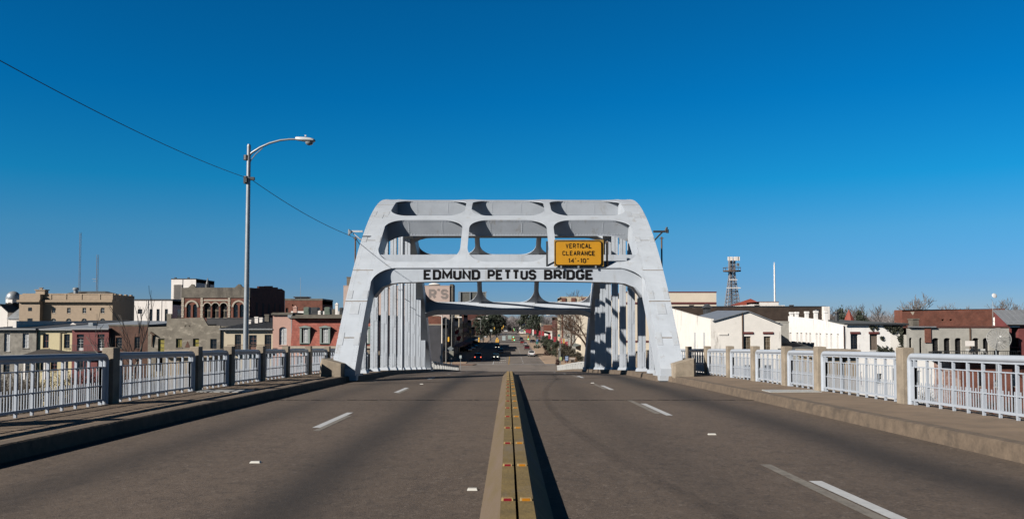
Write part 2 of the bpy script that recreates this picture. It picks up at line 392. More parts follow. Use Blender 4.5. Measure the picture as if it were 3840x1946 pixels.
# street markings
dash(0.15, 205.5, 262, .10, mat('yellow_road_paint', (.50, .28, .03), .8, .2, 3), .02, 'lane_marking', street, .5)
for k in range(14): dash(3.7 + k * .02, 214 + k * 9, 217 + k * 9, .09, WHITEP, .02, 'lane_marking', street)
q = MB(); q.quad((-11, 206.6, -9.98), (11.2, 206.6, -9.98), (11.2, 207.3, -9.98), (-11, 207.3, -9.98)); q.build('stop_line', WHITEP, street)
dash(-3.6, 208, 232, .09, WHITEP, .02, 'lane_marking', street)
for k in range(3):
    q = MB()
    for j in range(6): q.box(-3.1 + j * .45, -2.85 + j * .45, 216 + k * 14, 218.2 + k * 14, -9.985, -9.978)
    q.build('turn_marking', WHITEP, street)

# raised white pavement markers and a few bits on the road
def marker(u, v, w, l, lab, m=None):
    p = G(u, v, -1.9)
    for _ in range(6): p = G(u, v, zr(p.y))
    mk = MB(); z = zr(p.y)
    mk.hexa([(p.x - w, p.y - l, z - .004), (p.x + w, p.y - l, z - .004), (p.x + w, p.y + l, z - .004), (p.x - w, p.y + l, z - .004),
             (p.x - w * .8, p.y - l * .55, z + .022), (p.x + w * .8, p.y - l * .55, z + .022), (p.x + w * .8, p.y + l * .55, z + .022), (p.x - w * .8, p.y + l * .55, z + .022)])
    tag(mk.build('road_stud', m or mat('white_plastic', (.7, .68, .62), .5, .05, 5), bevel=.004), lab, 'road stud', 'white road studs on the bridge lanes')
marker(958, 1734, .075, .05, 'white road stud alone in the outer lane nearer the shaded kerb')
marker(1772, 1836, .06, .05, 'white road stud lying close beside the yellow median')
marker(2670, 1629, .075, .05, 'white road stud in the sunlit lane near the worn dash')
marker(2222, 1436, .075, .05, 'tiny white road stud between the far dashes')
marker(1581, 1440, .075, .05, 'tiny pale road stud just short of the far dash in the shaded lanes')

# ------------------------------------------------------------------ concrete median with its reflectors
md = thing('concrete_median', 'low yellow painted concrete median with a split top and a row of reflectors', 'median', (.08, 20, zr(20)))
YM = frange(2, 46.2, 1.1)
def med(x0t, x1t, x0b, x1b, name, m):
    q = MB(); H = .22
    prof = lambda y, e: [(.08 + x0b * e, y, zr(y) - .03), (.08 + x0t, y, zr(y) + H * e), (.08 + x1t, y, zr(y) + H * e), (.08 + x1b * e, y, zr(y) - .03)]
    ys = YM + [46.6]
    for i, (a, b) in enumerate(zip(ys, ys[1:])):
        A, Bp = prof(a, 1), prof(b, 1 if i < len(ys) - 2 else .75)
        for j in range(3): q.quad(A[j], A[j+1], Bp[j+1], Bp[j])
        if i == len(ys) - 2: q.poly(Bp)
        if x0b > -.1: q.quad(A[0], A[1], Bp[1], Bp[0])
    q.build(name, m, md)
MEDL = mat('yellow_and_bare_concrete', (.17, .118, .082), .9, .3, 1.3, col2=(.145, .10, .042), bump=.4, bscale=26, stretch=(3, .35, 1))
med(-.145, -.015, -.145, -.015, 'half_section', YELLOWC)
q = MB()
for a, b in zip(YM, YM[1:] + [46.6]): q.quad((.08 - .37, a, zr(a) - .03), (.08 - .145, a, zr(a) + .2195), (.08 - .145, b, zr(b) + .2195), (.08 - .37, b, zr(b) - .03))
q.build('sloped_side', MEDL, md)
med(.008, .145, .008, .37, 'half_section', YELLOWC)
q = MB()
for a, b in zip(YM, YM[1:]): q.quad((.063, a, zr(a) + .13), (.09, a, zr(a) + .13), (.09, b, zr(b) + .13), (.063, b, zr(b) + .13))
q.build('joint_gap', BLACKP, md)
REDL = mat('red_reflector_lens', (.22, .012, .02), .3, .05, 3); AMBL = mat('amber_reflector_lens', (.45, .17, .01), .3, .05, 3)
BODYL = mat('cream_reflector_body', (.40, .27, .11), .6, .1, 5)
for k in range(18):
    y = 7.85 + 2.19 * k
    for x, lm in ((.08 - .085, REDL), (.08 + .08, AMBL)):
        z = zr(y) + .22; q = MB()
        q.hexa([(x - .055, y - .05, z - .002), (x + .055, y - .05, z - .002), (x + .055, y + .05, z - .002), (x - .055, y + .05, z - .002),
                (x - .05, y - .025, z + .022), (x + .05, y - .025, z + .022), (x + .05, y + .025, z + .022), (x - .05, y + .025, z + .022)])
        rf = q.build('reflector', BODYL, md, bevel=.004)
        if k < 12:
            l = MB(); l.hexa([(x - .036, y - .0505, z + .001), (x + .036, y - .0505, z + .001), (x + .036, y - .02, z + .001), (x - .036, y - .02, z + .001),
                              (x - .034, y - .031, z + .0205), (x + .034, y - .031, z + .0205), (x + .034, y - .02, z + .0205), (x - .034, y - .02, z + .0205)])
            l.build('lens', lm, rf)

# ------------------------------------------------------------------ railings
POSTS = [8.6, 14.4, 19.8, 25.2, 28.2, 31.8, 35.4, 39.4, 43.5, 47.7, 52, 56.2, 60.5, 64.8, 69, 73.2]
TUBEM = RAILM
def zs(Y): return zr(Y) + KERB + .01
def railing(s, label):
    rt = thing('bridge_railing', label, 'railing', (s * 9, 30, zs(30)))
    X = 9.0 * s
    for Y in POSTS:
        q = MB(); q.box(X - .13, X + .13, Y - .17, Y + .17, zs(Y) - .05, zs(Y) + 1.26)
        q.build('post', CONC, rt, bevel=.012)
    for a, b in zip(POSTS, POSTS[1:]):
        y0, y1 = a + .17, b - .17; near = a < 27
        def zz(y): return zs(y0) + (zs(y1) - zs(y0)) * (y - y0) / (y1 - y0)
        fr = MB()
        def hrail(h, t, d, ya, yb):
            fr.hexa([(X - d, ya, zz(ya) + h), (X + d, ya, zz(ya) + h), (X + d, yb, zz(yb) + h), (X - d, yb, zz(yb) + h),
                     (X - d, ya, zz(ya) + h + t), (X + d, ya, zz(ya) + h + t), (X + d, yb, zz(yb) + h + t), (X - d, yb, zz(yb) + h + t)])
        hrail(.08, .05, .026, y0 + .05, y1 - .05); hrail(.41, .022, .02, y0 + .2, y1 - .2); hrail(.82, .022, .02, y0 + .2, y1 - .2)
        hrail(.985, .04, .03, y0 + .1, y1 - .1)
        for e, sg in ((y0, 1), (y1, -1)):
            fr.box(X - .03, X + .03, min(e + sg * .14, e + sg * .34), max(e + sg * .14, e + sg * .34), zz(e) + .12, zz(e) + .84)
            fr.box(X - .04, X + .04, min(e + sg * .3, e + sg * .34), max(e + sg * .3, e + sg * .34), zz(e) + .0, zz(e) + 1.02)
        pan = fr.build('panel', TUBEM, rt)
        # tube that bends down into an end column at both posts
        r = .068; pts = []
        for i in range(7):
            w = math.pi / 2 * i / 6; pts.append((X, y0 + .085 + .13 * (1 - math.cos(w)), zz(y0) + .945 + .13 * math.sin(w)))
        pts = [(X, y0 + .085, zz(y0) - .02)] + pts
        for i in range(7):
            w = math.pi / 2 * (6 - i) / 6; pts.append((X, y1 - .085 - .13 * (1 - math.cos(w)), zz(y1) + .945 + .13 * math.sin(w)))
        pts.append((X, y1 - .085, zz(y1) - .02))
        q = MB(); q.tube(pts, r, 12); q.build('top_rail', TUBEM, pan, smooth=True)
        n = max(3, int(round((y1 - y0 - .6) / .56))); step = (y1 - y0 - .64) / n; pk = MB()
        for i in range(n + 1):
            y = y0 + .32 + i * step
            if 0 < i < n:
                q = MB(); q.box(X - .025, X + .025, y - .023, y + .023, zz(y) - .01, zz(y) + 1.02)
                q.build('baluster', TUBEM, pan)
            if i < n:
                for j, hh in ((1/6, .5), (2/6, .83), (3/6, .5), (4/6, .83), (5/6, .5)):
                    yy = y + j * step
                    if near:
                        q = MB(); q.box(X - .008, X + .008, yy - .008, yy + .008, zz(yy) + .1, zz(yy) + hh); q.build('picket', TUBEM, pan)
                    else: pk.box(X - .008, X + .008, yy - .008, yy + .008, zz(yy) + .1, zz(yy) + hh)
        if pk.v: pk.build('picket_slats', TUBEM, pan)
    return rt
railing(-1, 'pale metal bridge railing with concrete posts, its road side in shade, passing the street lamp')
railing(1, 'sunlit white metal bridge railing with concrete posts below the white stucco buildings')
# low concrete parapet past the arch, open balusters under a cap
for s, lab in ((-1, 'white concrete parapet with dark gaps running down beyond the arch beside the shaded street side'), (1, 'white concrete parapet with dark gaps beyond the arch below the brown sign')):
    rt = thing('street_parapet', lab, 'parapet', (s * 6.95, 95, zr(95)))
    cap = MB(); a = 79; L = [a + 3.3 * i for i in range(18)]
    for y0, y1 in zip(L, L[1:]):
        if y0 > 119: break
        cap.hexa([(s * 6.95 - .13, y0, zr(y0) + .79), (s * 6.95 + .13, y0, zr(y0) + .79), (s * 6.95 + .13, y1, zr(y1) + .79), (s * 6.95 - .13, y1, zr(y1) + .79),
                  (s * 6.95 - .13, y0, zr(y0) + .92), (s * 6.95 + .13, y0, zr(y0) + .92), (s * 6.95 + .13, y1, zr(y1) + .92), (s * 6.95 - .13, y1, zr(y1) + .92)])
        q = MB(); q.box(s * 6.95 - .24, s * 6.95 + .24, y0 + .05, y0 + .6, zr(y0) - .2, zr(y0) + .83)
        q.build('baluster_block', mat('white_parapet_paint', (.62, .62, .60), .7, .1, 2), rt)
    cap.build('cap', mat('white_parapet_paint', (.62, .62, .6), .7), rt)
# ends of the kerb beside the arch legs: chamfered concrete blocks
for s, lab in ((-1, 'chamfered concrete block in shade at the foot of the arch leg near the street lamp'), (1, 'sunlit chamfered concrete block at the foot of the arch leg by the dark railing panel')):
    q = MB(); z = zr(37.2) + KERB; y0, y1 = 36.35, 38.4; x0, x1 = 6.95, 7.75
    pf = [(x0, z - .1), (x1, z - .1), (x1, z + .78), (x0, z + .56)]
    q.prism([(s * x, y0, zz) for x, zz in pf], (0, y1 - y0, -.06))
    q.prism([(s * x1, y0, z - .1), (s * (x1 + .2), y0 + .6, z - .1), (s * (x1 + .2), y0 + .6, z + .55), (s * x1, y0, z + .80)], (0, y1 - y0 - .6, -.06))
    tag(q.build('concrete_block', CONC, bevel=.02), lab, 'concrete block')
# broad pier tops behind the railing at the deck joint
for s, lab in ((-1, 'weathered concrete pier top behind the shaded railing, below the grey ruined house'), (1, 'weathered concrete pier top behind the sunlit railing, below the white house with ivy')):
    Yp = 32.0; z = P(0, 1312, Yp).z; xa, xb = (11.05, 12.95) if s > 0 else (10.85, 12.6)
    rt = thing('concrete_pier', lab, 'pier', (s * 12, Yp + .7, z - 14))
    t2 = MB(); t2.box(min(s * xa, s * xb), max(s * xa, s * xb), Yp, Yp + 1.6, z - .28, z); t2.build('coping', CONC, rt, bevel=.02)
    for x in (xa + .1, (xa + xb) / 2 - .2, xb - .5):
        q = MB(); q.box(min(s * x, s * (x + .4)), max(s * x, s * (x + .4)), Yp + .15, Yp + 1.4, z - 14, z - .283); q.build('column', CONC, rt)
    q = MB(); q.box(min(s * xa, s * xb) + .05, max(s * xa, s * xb) - .05, Yp + .9, Yp + 1.1, z - 14, z - .5); q.build('web_wall', CONC, rt)
# cover plates over the sidewalk joints
for s, lab in ((-1, 'steel cover plate over the sidewalk joint in the railing shadow'), (1, 'pale steel cover plate over the sunlit sidewalk joint')):
    q = MB(); q.box(min(s * 7.3, s * 8.75), max(s * 7.3, s * 8.75), 24.35, 25.15, zs(24.75) - .01, zs(24.75) + .018)
    tag(q.build('cover_plate', mat('pale_plate', (.52, .52, .50), .5, .15, 6), bevel=.004), lab, 'cover plate')
# ------------------------------------------------------------------ steel arch
YC = 55.9; DEP = .86
def za(Y): return 7.6 - .0296 * (Y - YC) ** 2 - .044 * (Y - YC)
def nrm(Y):                            # inward normal of the arch surface in (Y, z)
    t = Vector((1, -2 * .0296 * (Y - YC) - .044)).normalized(); return Vector((t.y, -t.x))
def A(X, Y, d=0):                      # place on the arch surface, d below it
    n = nrm(Y); return Vector((X, Y + n.x * d, za(Y) + n.y * d))
YN, YF = 37.15, 75.1
arch = thing('steel_arch', 'white riveted steel through arch over the road carrying the bridge name in black', 'bridge arch', (0, YC, zr(YC)))
def rivet(mb, p, n, r=.022):
    p = Vector(p); n = Vector(n).normalized(); a = n.orthogonal().normalized(); b = n.cross(a); i = len(mb.v)
    for k in range(4):
        w = k * math.pi / 2; mb.v.append(tuple(p + (a * math.cos(w) + b * math.sin(w)) * r))
    mb.v.append(tuple(p + n * r * .8))
    for k in range(4): mb.f.append((i + k, i + (k + 1) % 4, i + 4))
XI, XO = 6.5, 7.5
YA = frange(YN, YF, .55)
for s in (-1, 1):
    q = MB(); D = 1.12
    for a, b in zip(YA, YA[1:]):
        p = [A(s * XI, a), A(s * XO, a), A(s * XO, a, D), A(s * XI, a, D)]; r = [A(s * XI, b), A(s * XO, b), A(s * XO, b, D), A(s * XI, b, D)]
        for j in range(4): q.quad(p[j], p[(j+1) % 4], r[(j+1) % 4], r[j])
    q.poly([A(s * XI, YN), A(s * XO, YN), A(s * XO, YN, D), A(s * XI, YN, D)])
    e4 = [A(s * XI, YN), A(s * XO, YN), A(s * XO, YN, D), A(s * XI, YN, D)]; gz = zr(YN) + KERB - .1
    q.hexa([(p.x, p.y + .001, gz) for p in e4] + [p + Vector((0, .001, 0)) for p in e4])
    y = YN + .3
    while y < 56:
        n = nrm(y); up = Vector((0, -n.x, -n.y))
        for xa in (XI + .07, XI + .2, XO - .2, XO - .07): rivet(q, A(s * xa, y), up, .022)
        nn = (-s, 0, 0)
        for dd in (.12, .26, D - .12): rivet(q, A(s * XI, y, dd), nn, .017)
        y += .17 / math.hypot(1, -2 * .0296 * (y - YC))
    rib = q.build('arch_rib', STEEL, arch)
    # cover plates, seams and rivet rows on the outer face
    PL = [(y, l, XI + .03 + o, XI + .27 + o, .014) for y, l in ((38.1, .55), (40.3, .45), (44.2, .5), (47.4, .6)) for o in (0, XO - XI - .3)] + [(39.5, .55, XI + .3, XO - .3, .016), (46.9, .7, XI + .3, XO - .3, .016)]
    for y, l, xa, xb, o in PL:
        d = MB(); d.prism([A(s * xa, y, -o), A(s * xb, y, -o), A(s * xb, y + l, -o), A(s * xa, y + l, -o)], (0, .004, -.02)); d.build('splice_plate', STEEL_OLD, rib)
    sm = MB()
    for y in (40.15, 42.0, 44.35, 47.2, 38.4, 49.6): sm.prism([A(s * XI, y, -.004), A(s * XO, y, -.004), A(s * XO, y + .036, -.004), A(s * XI, y + .036, -.004)], (0, .002, -.012))
    sm.build('seam', mat('seam_rust', (.22, .17, .12), .8, .3, 6), rib)  # thin rust-brown strips along the seams
    # foot plate
    q = MB(); z = zr(YN) + KERB; q.box(min(s * 6.45, s * 7.56), max(s * 6.45, s * 7.56), 37.1, 38.9, z - .2, zr(38.9) + KERB + .07); q.build('foot_plate', STEEL_OLD, arch)
    q = MB(); q.box(min(s * 6.42, s * 7.6), max(s * 6.42, s * 7.6), 72.6, 75, zr(75) + .1, zr(72.6) + KERB + .05); q.build('foot_plate', STEEL_OLD, arch)

# cross struts: box beams that follow the arch surface; stringers between them; rounded corner plates
ST = [(42.2, 42.6), (46.65, 47.3), (51.1, 51.75), (55.55, 56.25), (60.05, 60.7), (64.5, 65.15), (69.4, 69.75)]
XL = [-6.52, -2.22, 2.22, 6.52]; LW = .18
def plate(q, pts, t=.035):             # pts = (X, Y) polygon laid on the arch surface, with thickness
    top = [A(x, y, -.006) for x, y in pts]; bot = [A(x, y, t) for x, y in pts]; n = len(q.v); k = len(pts)
    q.v += [tuple(p) for p in top] + [tuple(p) for p in bot]
    q.f.append(tuple(range(n, n + k))); q.f.append(tuple(range(n + 2 * k - 1, n + k - 1, -1)))
    for i in range(k): j = (i + 1) % k; q.f.append((n + i, n + k + i, n + k + j, n + j))
def web_bottom(x):
    x = abs(x); h = .60 + .12 * (x / 6.5) ** 2
    if x > 5.3: h += .85 * (1 - math.sqrt(max(0, 1 - ((x - 5.3) / 1.25) ** 2)))
    return h
def corner(q, cx, sx, cy, sy, rx, ry, n=9):   # filled corner outside a quarter ellipse, web edge beneath it
    arc = []
    for i in range(n + 1):
        w = math.pi / 2 * i / n
        arc.append((cx + sx * rx * (1 - math.cos(w)), cy + sy * ry * (1 - math.sin(w))))
    for i in range(n): plate(q, [(cx, cy), arc[i], arc[i + 1]])
    return arc
for k, (a, b) in enumerate(ST):
    q = MB(); xs = frange(-6.52, 6.52, .42); portal = k == 0
    yv = (a if k == 0 else b)
    for x0, x1 in zip(xs, xs[1:]):
        if portal:                      # vertical name web at the outer edge, second web behind it
            z0, z1 = za(yv), za(yv); h0, h1 = web_bottom(x0), web_bottom(x1); yy = a + .02 if k == 0 else a
            for y in ((a + .02, b + .55) if k == 0 else (a - .55, b - .02)):
                zt = za(min(max(y, 42.3), 69.5)) if k == 0 else za(min(max(y, 42.3), 69.5))
                zt = min(zt, za(y)) - .005
                zb0, zb1 = za(yv) - .02 - h0, za(yv) - .02 - h1
                q.hexa([(x0, y, zb0), (x1, y, zb1), (x1, y + .02, zb1), (x0, y + .02, zb0), (x0, y, zt), (x1, y, zt), (x1, y + .02, zt), (x0, y + .02, zt)])
            y0, y1 = (a - .03, b + .62) if k == 0 else (a - .62, b + .03)
            q.hexa([(x0, y0, zb0 - .03), (x1, y0, zb1 - .03), (x1, y1, zb1 - .03), (x0, y1, zb0 - .03), (x0, y0, zb0), (x1, y0, zb1), (x1, y1, zb1), (x0, y1, zb0)])
        else:
            hh = DEP; e0 = 0.35 * max(0, (abs(x0) - 5.4) / 1.12) ** 2; e1 = .35 * max(0, (abs(x1) - 5.4) / 1.12) ** 2
            for y, t in ((a, .02), (b - .02, .02)):
                p = [A(x0, y, 0), A(x1, y, 0), A(x1, y, hh + e1), A(x0, y, hh + e0)]; r = [A(x0, y + t, 0), A(x1, y + t, 0), A(x1, y + t, hh + e1), A(x0, y + t, hh + e0)]
                q.hexa(p + r)
            q.hexa([A(x0, a - .05, hh + e0), A(x1, a - .05, hh + e1), A(x1, b + .05, hh + e1), A(x0, b + .05, hh + e0),
                    A(x0, a - .05, hh + e0 + .03), A(x1, a - .05, hh + e1 + .03), A(x1, b + .05, hh + e1 + .03), A(x0, b + .05, hh + e0 + .03)])
        plate(q, [(x0, a - (.0 if k else .03)), (x1, a - (.0 if k else .03)), (x1, b), (x0, b)])
    if k <= 2:
        rv = q; x = -6.3
        while x < 6.3:
            if k:
                n = nrm(a); t = Vector((0, n.y, -n.x))
                if t.y > 0: t = -t
                rivet(rv, A(x, a, .07), t, .034); rivet(rv, A(x, a, DEP - .07), t, .034)
            rivet(rv, A(x, a + .07), (0, -nrm(a).x, -nrm(a).y), .02); rivet(rv, A(x, b - .07), (0, -nrm(a).x, -nrm(a).y), .02)
            x += .155
        if k:
            for xx in (-5.35, -3.55, -.95, .75, 3.4, 5.1):
                for j in range(1, 7): rivet(rv, A(xx, a, .07 + (DEP - .14) * j / 7), t, .034)
    nm = 'portal_strut' if portal else 'cross_strut'
    sob = q.build(nm, STEEL, arch)
    if k == 0: portal_strut = sob
# thin plates around every opening
for i in range(len(ST) - 1):
    y0, y1 = ST[i][1], ST[i + 1][0]
    for xl in (-2.22, 2.22):
        q = MB(); ys = frange(y0, y1, .5)
        for a, b in zip(ys, ys[1:]):
            plate(q, [(xl - LW, a), (xl + LW, a), (xl + LW, b), (xl - LW, b)], .03)
            q.hexa([A(xl - .02, a, .03), A(xl + .02, a, .03), A(xl + .02, b, .03), A(xl - .02, b, .03), A(xl - .02, a, .13), A(xl + .02, a, .13), A(xl + .02, b, .13), A(xl - .02, b, .13)])
            q.hexa([A(xl - .1, a, .13), A(xl + .1, a, .13), A(xl + .1, b, .13), A(xl - .1, b, .13), A(xl - .1, a, .15), A(xl + .1, a, .15), A(xl + .1, b, .15), A(xl - .1, b, .15)])
        q.build('stringer', STEEL, arch)
    L = y1 - y0
    for j in range(3):
        xa = XL[j] + (0 if j == 0 else LW); xb = XL[j + 1] - (0 if j == 2 else LW)
        for cx, sx in ((xa, 1), (xb, -1)):
            q = MB(); corner(q, cx, sx, y0, 1, 1.0, 1.15 if y0 < 56 else .95); q.build('corner_plate', STEEL, arch)
            q = MB(); corner(q, cx, sx, y1, -1, 1.0, .95 if y0 < 56 else 1.15); q.build('corner_plate', STEEL, arch)
for cx, sx in ((-6.52, 1), (6.52, -1)):  # haunches over the roadway at both portals
    q = MB(); corner(q, cx, sx, 42.18, -1, 1.2, 1.05, 12); q.build('portal_haunch', STEEL, arch)
    q = MB(); corner(q, cx, sx, 69.76, 1, 1.2, .9, 12); q.build('portal_haunch', STEEL, arch)

# hangers standing on the kerb
for s in (-1, 1):
    for k in range(9):
        Y = 41.55 + 3.72 * k; zb = zr(Y) + KERB; zt = za(Y) - .45; xc = s * 6.93; q = MB(); hw, dp = .185, .2
        q.box(xc - hw, xc + hw, Y - dp, Y - dp + .025, zb, zt); q.box(xc - hw, xc + hw, Y + dp - .025, Y + dp, zb, zt); q.box(xc - .012, xc + .012, Y - dp, Y + dp, zb, zt)
        for z0, l in ((zb + .25, .75), (zb + 2.6, .7)):
            if z0 + l < zt - .4: q.box(xc + .0, xc + .11, Y - dp - .014, Y - dp, z0, z0 + l)
        for z0 in (zb, ):
            q.hexa([(xc - .30, Y - .42, z0 - .05), (xc + .30, Y - .42, z0 - .05), (xc + .30, Y + .42, z0 - .05), (xc - .30, Y + .42, z0 - .05),
                    (xc - .22, Y - .32, z0 + .16), (xc + .22, Y - .32, z0 + .16), (xc + .22, Y + .32, z0 + .16), (xc - .22, Y + .32, z0 + .16)])
        z = zb + .3
        while z < zt and k < 6:
            for xx in (-.15, .15): rivet(q, (xc + xx, Y - dp, z), (0, -1, 0), .024)
            z += .19
        q.build('hanger', STEEL, arch)
q = MB(); q.tube([(-6.72, 55.3, zr(55) + KERB), (-6.72, 55.3, za(55) - .5)], .085, 10); q.build('drain_pipe', STEEL, arch, smooth=True)

# ------------------------------------------------------------------ block letters drawn as mitred strokes
GLY = {'E': [[(4, 6), (0, 6), (0, 0), (4, 0)], [(0, 3.05), (3.1, 3.05)]], 'D': [[(0, 0), (0, 6), (2.9, 6), (4, 4.9), (4, 1.1), (2.9, 0), 0]],
 'M': [[(0, 0), (0, 6), (2.6, 1.6), (5.2, 6), (5.2, 0)]], 'U': [[(0, 6), (0, 1.1), (1.1, 0), (2.9, 0), (4, 1.1), (4, 6)]], 'N': [[(0, 0), (0, 6), (4, 0), (4, 6)]],
 'P': [[(0, 0), (0, 6), (2.9, 6), (4, 5), (4, 3.6), (2.9, 2.6), (0, 2.6)]], 'T': [[(0, 6), (4, 6)], [(2, 6), (2, 0)]],
 'S': [[(4, 4.6), (4, 5), (3, 6), (1, 6), (0, 5), (0, 4.1), (1, 3.1), (3, 3.1), (4, 2.1), (4, 1), (3, 0), (1, 0), (0, 1), (0, 1.4)]],
 'B': [[(0, 0), (0, 6), (2.9, 6), (3.8, 5.2), (3.8, 3.9), (2.9, 3.1), (4, 2.2), (4, 1), (2.9, 0), 0], [(0, 3.1), (2.9, 3.1)]],
 'R': [[(0, 0), (0, 6), (2.9, 6), (4, 5), (4, 3.7), (2.9, 2.7), (0, 2.7)], [(2.2, 2.7), (4, 0)]], 'I': [[(0, 6), (0, 0)]],
 'G': [[(4, 4.5), (4, 5), (3, 6), (1, 6), (0, 5), (0, 1), (1, 0), (3, 0), (4, 1), (4, 2.7), (2.5, 2.7)]], 'V': [[(0, 6), (2, 0), (4, 6)]],
 'C': [[(4, 4.5), (4, 5), (3, 6), (1, 6), (0, 5), (0, 1), (1, 0), (3, 0), (4, 1), (4, 1.5)]], 'L': [[(0, 6), (0, 0), (4, 0)]], 'A': [[(0, 0), (2.1, 6), (4.2, 0)], [(.8, 2), (3.4, 2)]],
 '1': [[(0, 4.9), (1.2, 6), (1.2, 0)]], '4': [[(3.1, 0), (3.1, 6), (0, 1.9), (4.2, 1.9)]], '0': [[(0, 1.2), (0, 4.8), (1.2, 6), (2.8, 6), (4, 4.8), (4, 1.2), (2.8, 0), (1.2, 0), 0]],
 "'": [[(.5, 7.2), (0, 5.6)]], '"': [[(.4, 6.6), (.1, 5.2)], [(1.4, 6.6), (1.1, 5.2)]], '-': [[(0, 2.7), (2.4, 2.7)]]}
def stroke(q, pts, w, tr, k):
    closed = pts[-1] == 0; pts = [Vector(p) for p in pts if p != 0]; n = len(pts); L = []; Rr = []
    for i in range(n):
        a = pts[i - 1] if (i or closed) else None; b = pts[(i + 1) % n] if (i < n - 1 or closed) else None
        d0 = (pts[i] - a).normalized() if a is not None else None; d1 = (b - pts[i]).normalized() if b is not None else None
        if d0 is None: d0 = d1
        if d1 is None: d1 = d0
        n0 = Vector((-d0.y, d0.x)); n1 = Vector((-d1.y, d1.x)); m = n0 + n1
        m = n0 if m.length < .1 else m.normalized(); sc = min(1 / max(m.dot(n0), .3), 2.2)
        L.append(pts[i] + m * w / 2 * sc); Rr.append(pts[i] - m * w / 2 * sc)
    for i in range(n if closed else n - 1):
        j = (i + 1) % n; q.prism([tr(p, k) for p in (L[i], L[j], Rr[j], Rr[i])], (0, .006, 0)); k += .0004
    return k
def word(q, txt, x0, x1, z0, z1, y, w=1.25, gap=1.9):
    """lettering between x0..x1 and z0..z1 on the plane y, strokes w wide on a six-unit high grid"""
    ws = {'M': 5.2, 'I': 0, '1': 1.2, "'": .5, '"': 1.4, '-': 2.4, ' ': 2}
    adv = [ws.get(c, 4) for c in txt]; tot = sum(adv) + gap * (len(txt) - 1) + w
    sx = (x1 - x0) / tot; sz = (z1 - z0) / (6 + w); cx = w / 2; k = 0.
    for c, a in zip(txt, adv):
        for st_ in GLY.get(c, []):
            k = stroke(q, st_, w, lambda p, kk, cx=cx: (x0 + (p.x + cx) * sx, y - kk, z0 + (p.y + w / 2) * sz), k)
        cx += a + gap
def letter(txt, u0, u1, v0, v1, Y, m, parent, w=1.25, gap=1.9):
    p0, p1 = P(u0, v1, Y), P(u1, v0, Y); q = MB(); word(q, txt, p0.x, p1.x, p0.z, p1.z, Y - .014, w, gap)
    return q.build('lettering', m, parent, recalc=True)
for t_, u0, u1 in (('EDMUND', 1588, 1800), ('PETTUS', 1828, 2010), ('BRIDGE', 2040, 2226)):
    letter(t_, u0, u1, 1011, 1049, 42.228, BLACKP, portal_strut, 1.75, 2.3)

# ------------------------------------------------------------------ clearance sign standing on the portal strut
p0, p1 = P(2081, 996, 42.05), P(2257, 903, 42.05)
cs_ = thing('clearance_sign', 'yellow vertical clearance sign standing on the portal strut of the arch', 'road sign', ((p0.x + p1.x) / 2, 42.05, p0.z))
def rrect(x0, x1, z0, z1, r, y, n=5):
    o = []
    for cx, cz, a0 in ((x1 - r, z1 - r, 0), (x0 + r, z1 - r, 90), (x0 + r, z0 + r, 180), (x1 - r, z0 + r, 270)):
        for i in range(n + 1): w = R(a0 + 90 * i / n); o.append((cx + r * math.cos(w), y, cz + r * math.sin(w)))
    return o
q = MB(); q.prism(rrect(p0.x, p1.x, p0.z, p1.z, .12, 42.05), (0, .03, 0)); q.build('border', BLACKP, cs_)
q = MB(); q.prism(rrect(p0.x + .045, p1.x - .045, p0.z + .045, p1.z - .045, .09, 42.04), (0, .008, 0)); pn = q.build('panel', SIGNY, cs_)
q = MB(); q.box(p0.x - .03, p1.x + .09, 42.1, 42.13, p0.z - .03, p1.z + .05); q.build('back_board', mat('old_sign_board', (.40, .22, .02), .7, .3, 3), cs_)
for t_, u0, u1, v0, v1, w in (('VERTICAL', 2121, 2218, 913, 931, 1.15), ('CLEARANCE', 2109, 2230, 941, 958, 1.15), ("14'-10\"", 2131, 2207, 969, 986, 1.2)):
    letter(t_, u0, u1, v0, v1, 42.045, BLACKP, pn, w, 2.6)
q = MB()
for x in (p0.x + .3, (p0.x + p1.x) / 2, p1.x - .3): q.box(x - .04, x + .04, 42.06, 42.1, p0.z - .12, p0.z + .1)
q.build('mounting_bracket', GALV, cs_)
for u, lab in ((2051.5, 'short upright steel post standing beside the yellow sign, nearer the letters'), (2276.5, 'short rusty upright steel post between the yellow sign and the sunlit arch leg')):
    a = P(u, 1000, 42.3); b = P(u, 905, 42.3); q = MB(); q.box(a.x - .045, a.x + .045, 42.26, 42.34, a.z - .12, b.z)
    q.box(a.x - .12, a.x + .12, 42.22, 42.40, a.z - .12, a.z - .06)
    tag(q.build('steel_post', RUSTM if u > 2200 else DARKM), lab, 'post')

# ------------------------------------------------------------------ cable brackets, conduits, cable, street lamp
a, b = P(1306, 868, 44.5), P(1372, 868, 44.5)
br = thing('cable_bracket', 'white steel cable bracket sticking out of the arch leg on the lamp side', 'bracket', (a.x, 44.5, a.z))
q = MB(); q.box(a.x, -7.45, 44.45, 44.55, a.z - .05, a.z + .05); q.build('arm', STEEL, br)
c1, c2 = P(1325, 875, 44.5), P(1362, 905, 44.5); q = MB(); q.tube([c1, (c2.x + .1, 44.5, c2.z - .1)], .035, 6); q.build('brace', STEEL, br)
q = MB(); q.tube([(a.x + .06, 44.42, a.z + .1), (a.x + .06, 44.42, a.z - .22)], [.05, .06], 8); q.tube([(a.x + .12, 44.42, a.z + .02), (a.x + .12, 44.42, a.z - .12)], .07, 8); q.build('insulator', GALV, br)
a2 = P(2505, 868, 44.5)
b2 = thing('cable_bracket', 'dark steel cable bracket sticking out beyond the yellow sign side of the arch', 'bracket', (a2.x, 44.5, a2.z))
q = MB(); q.box(7.45, a2.x, 44.45, 44.55, a2.z - .055, a2.z + .045); q.build('arm', DARKM, b2)
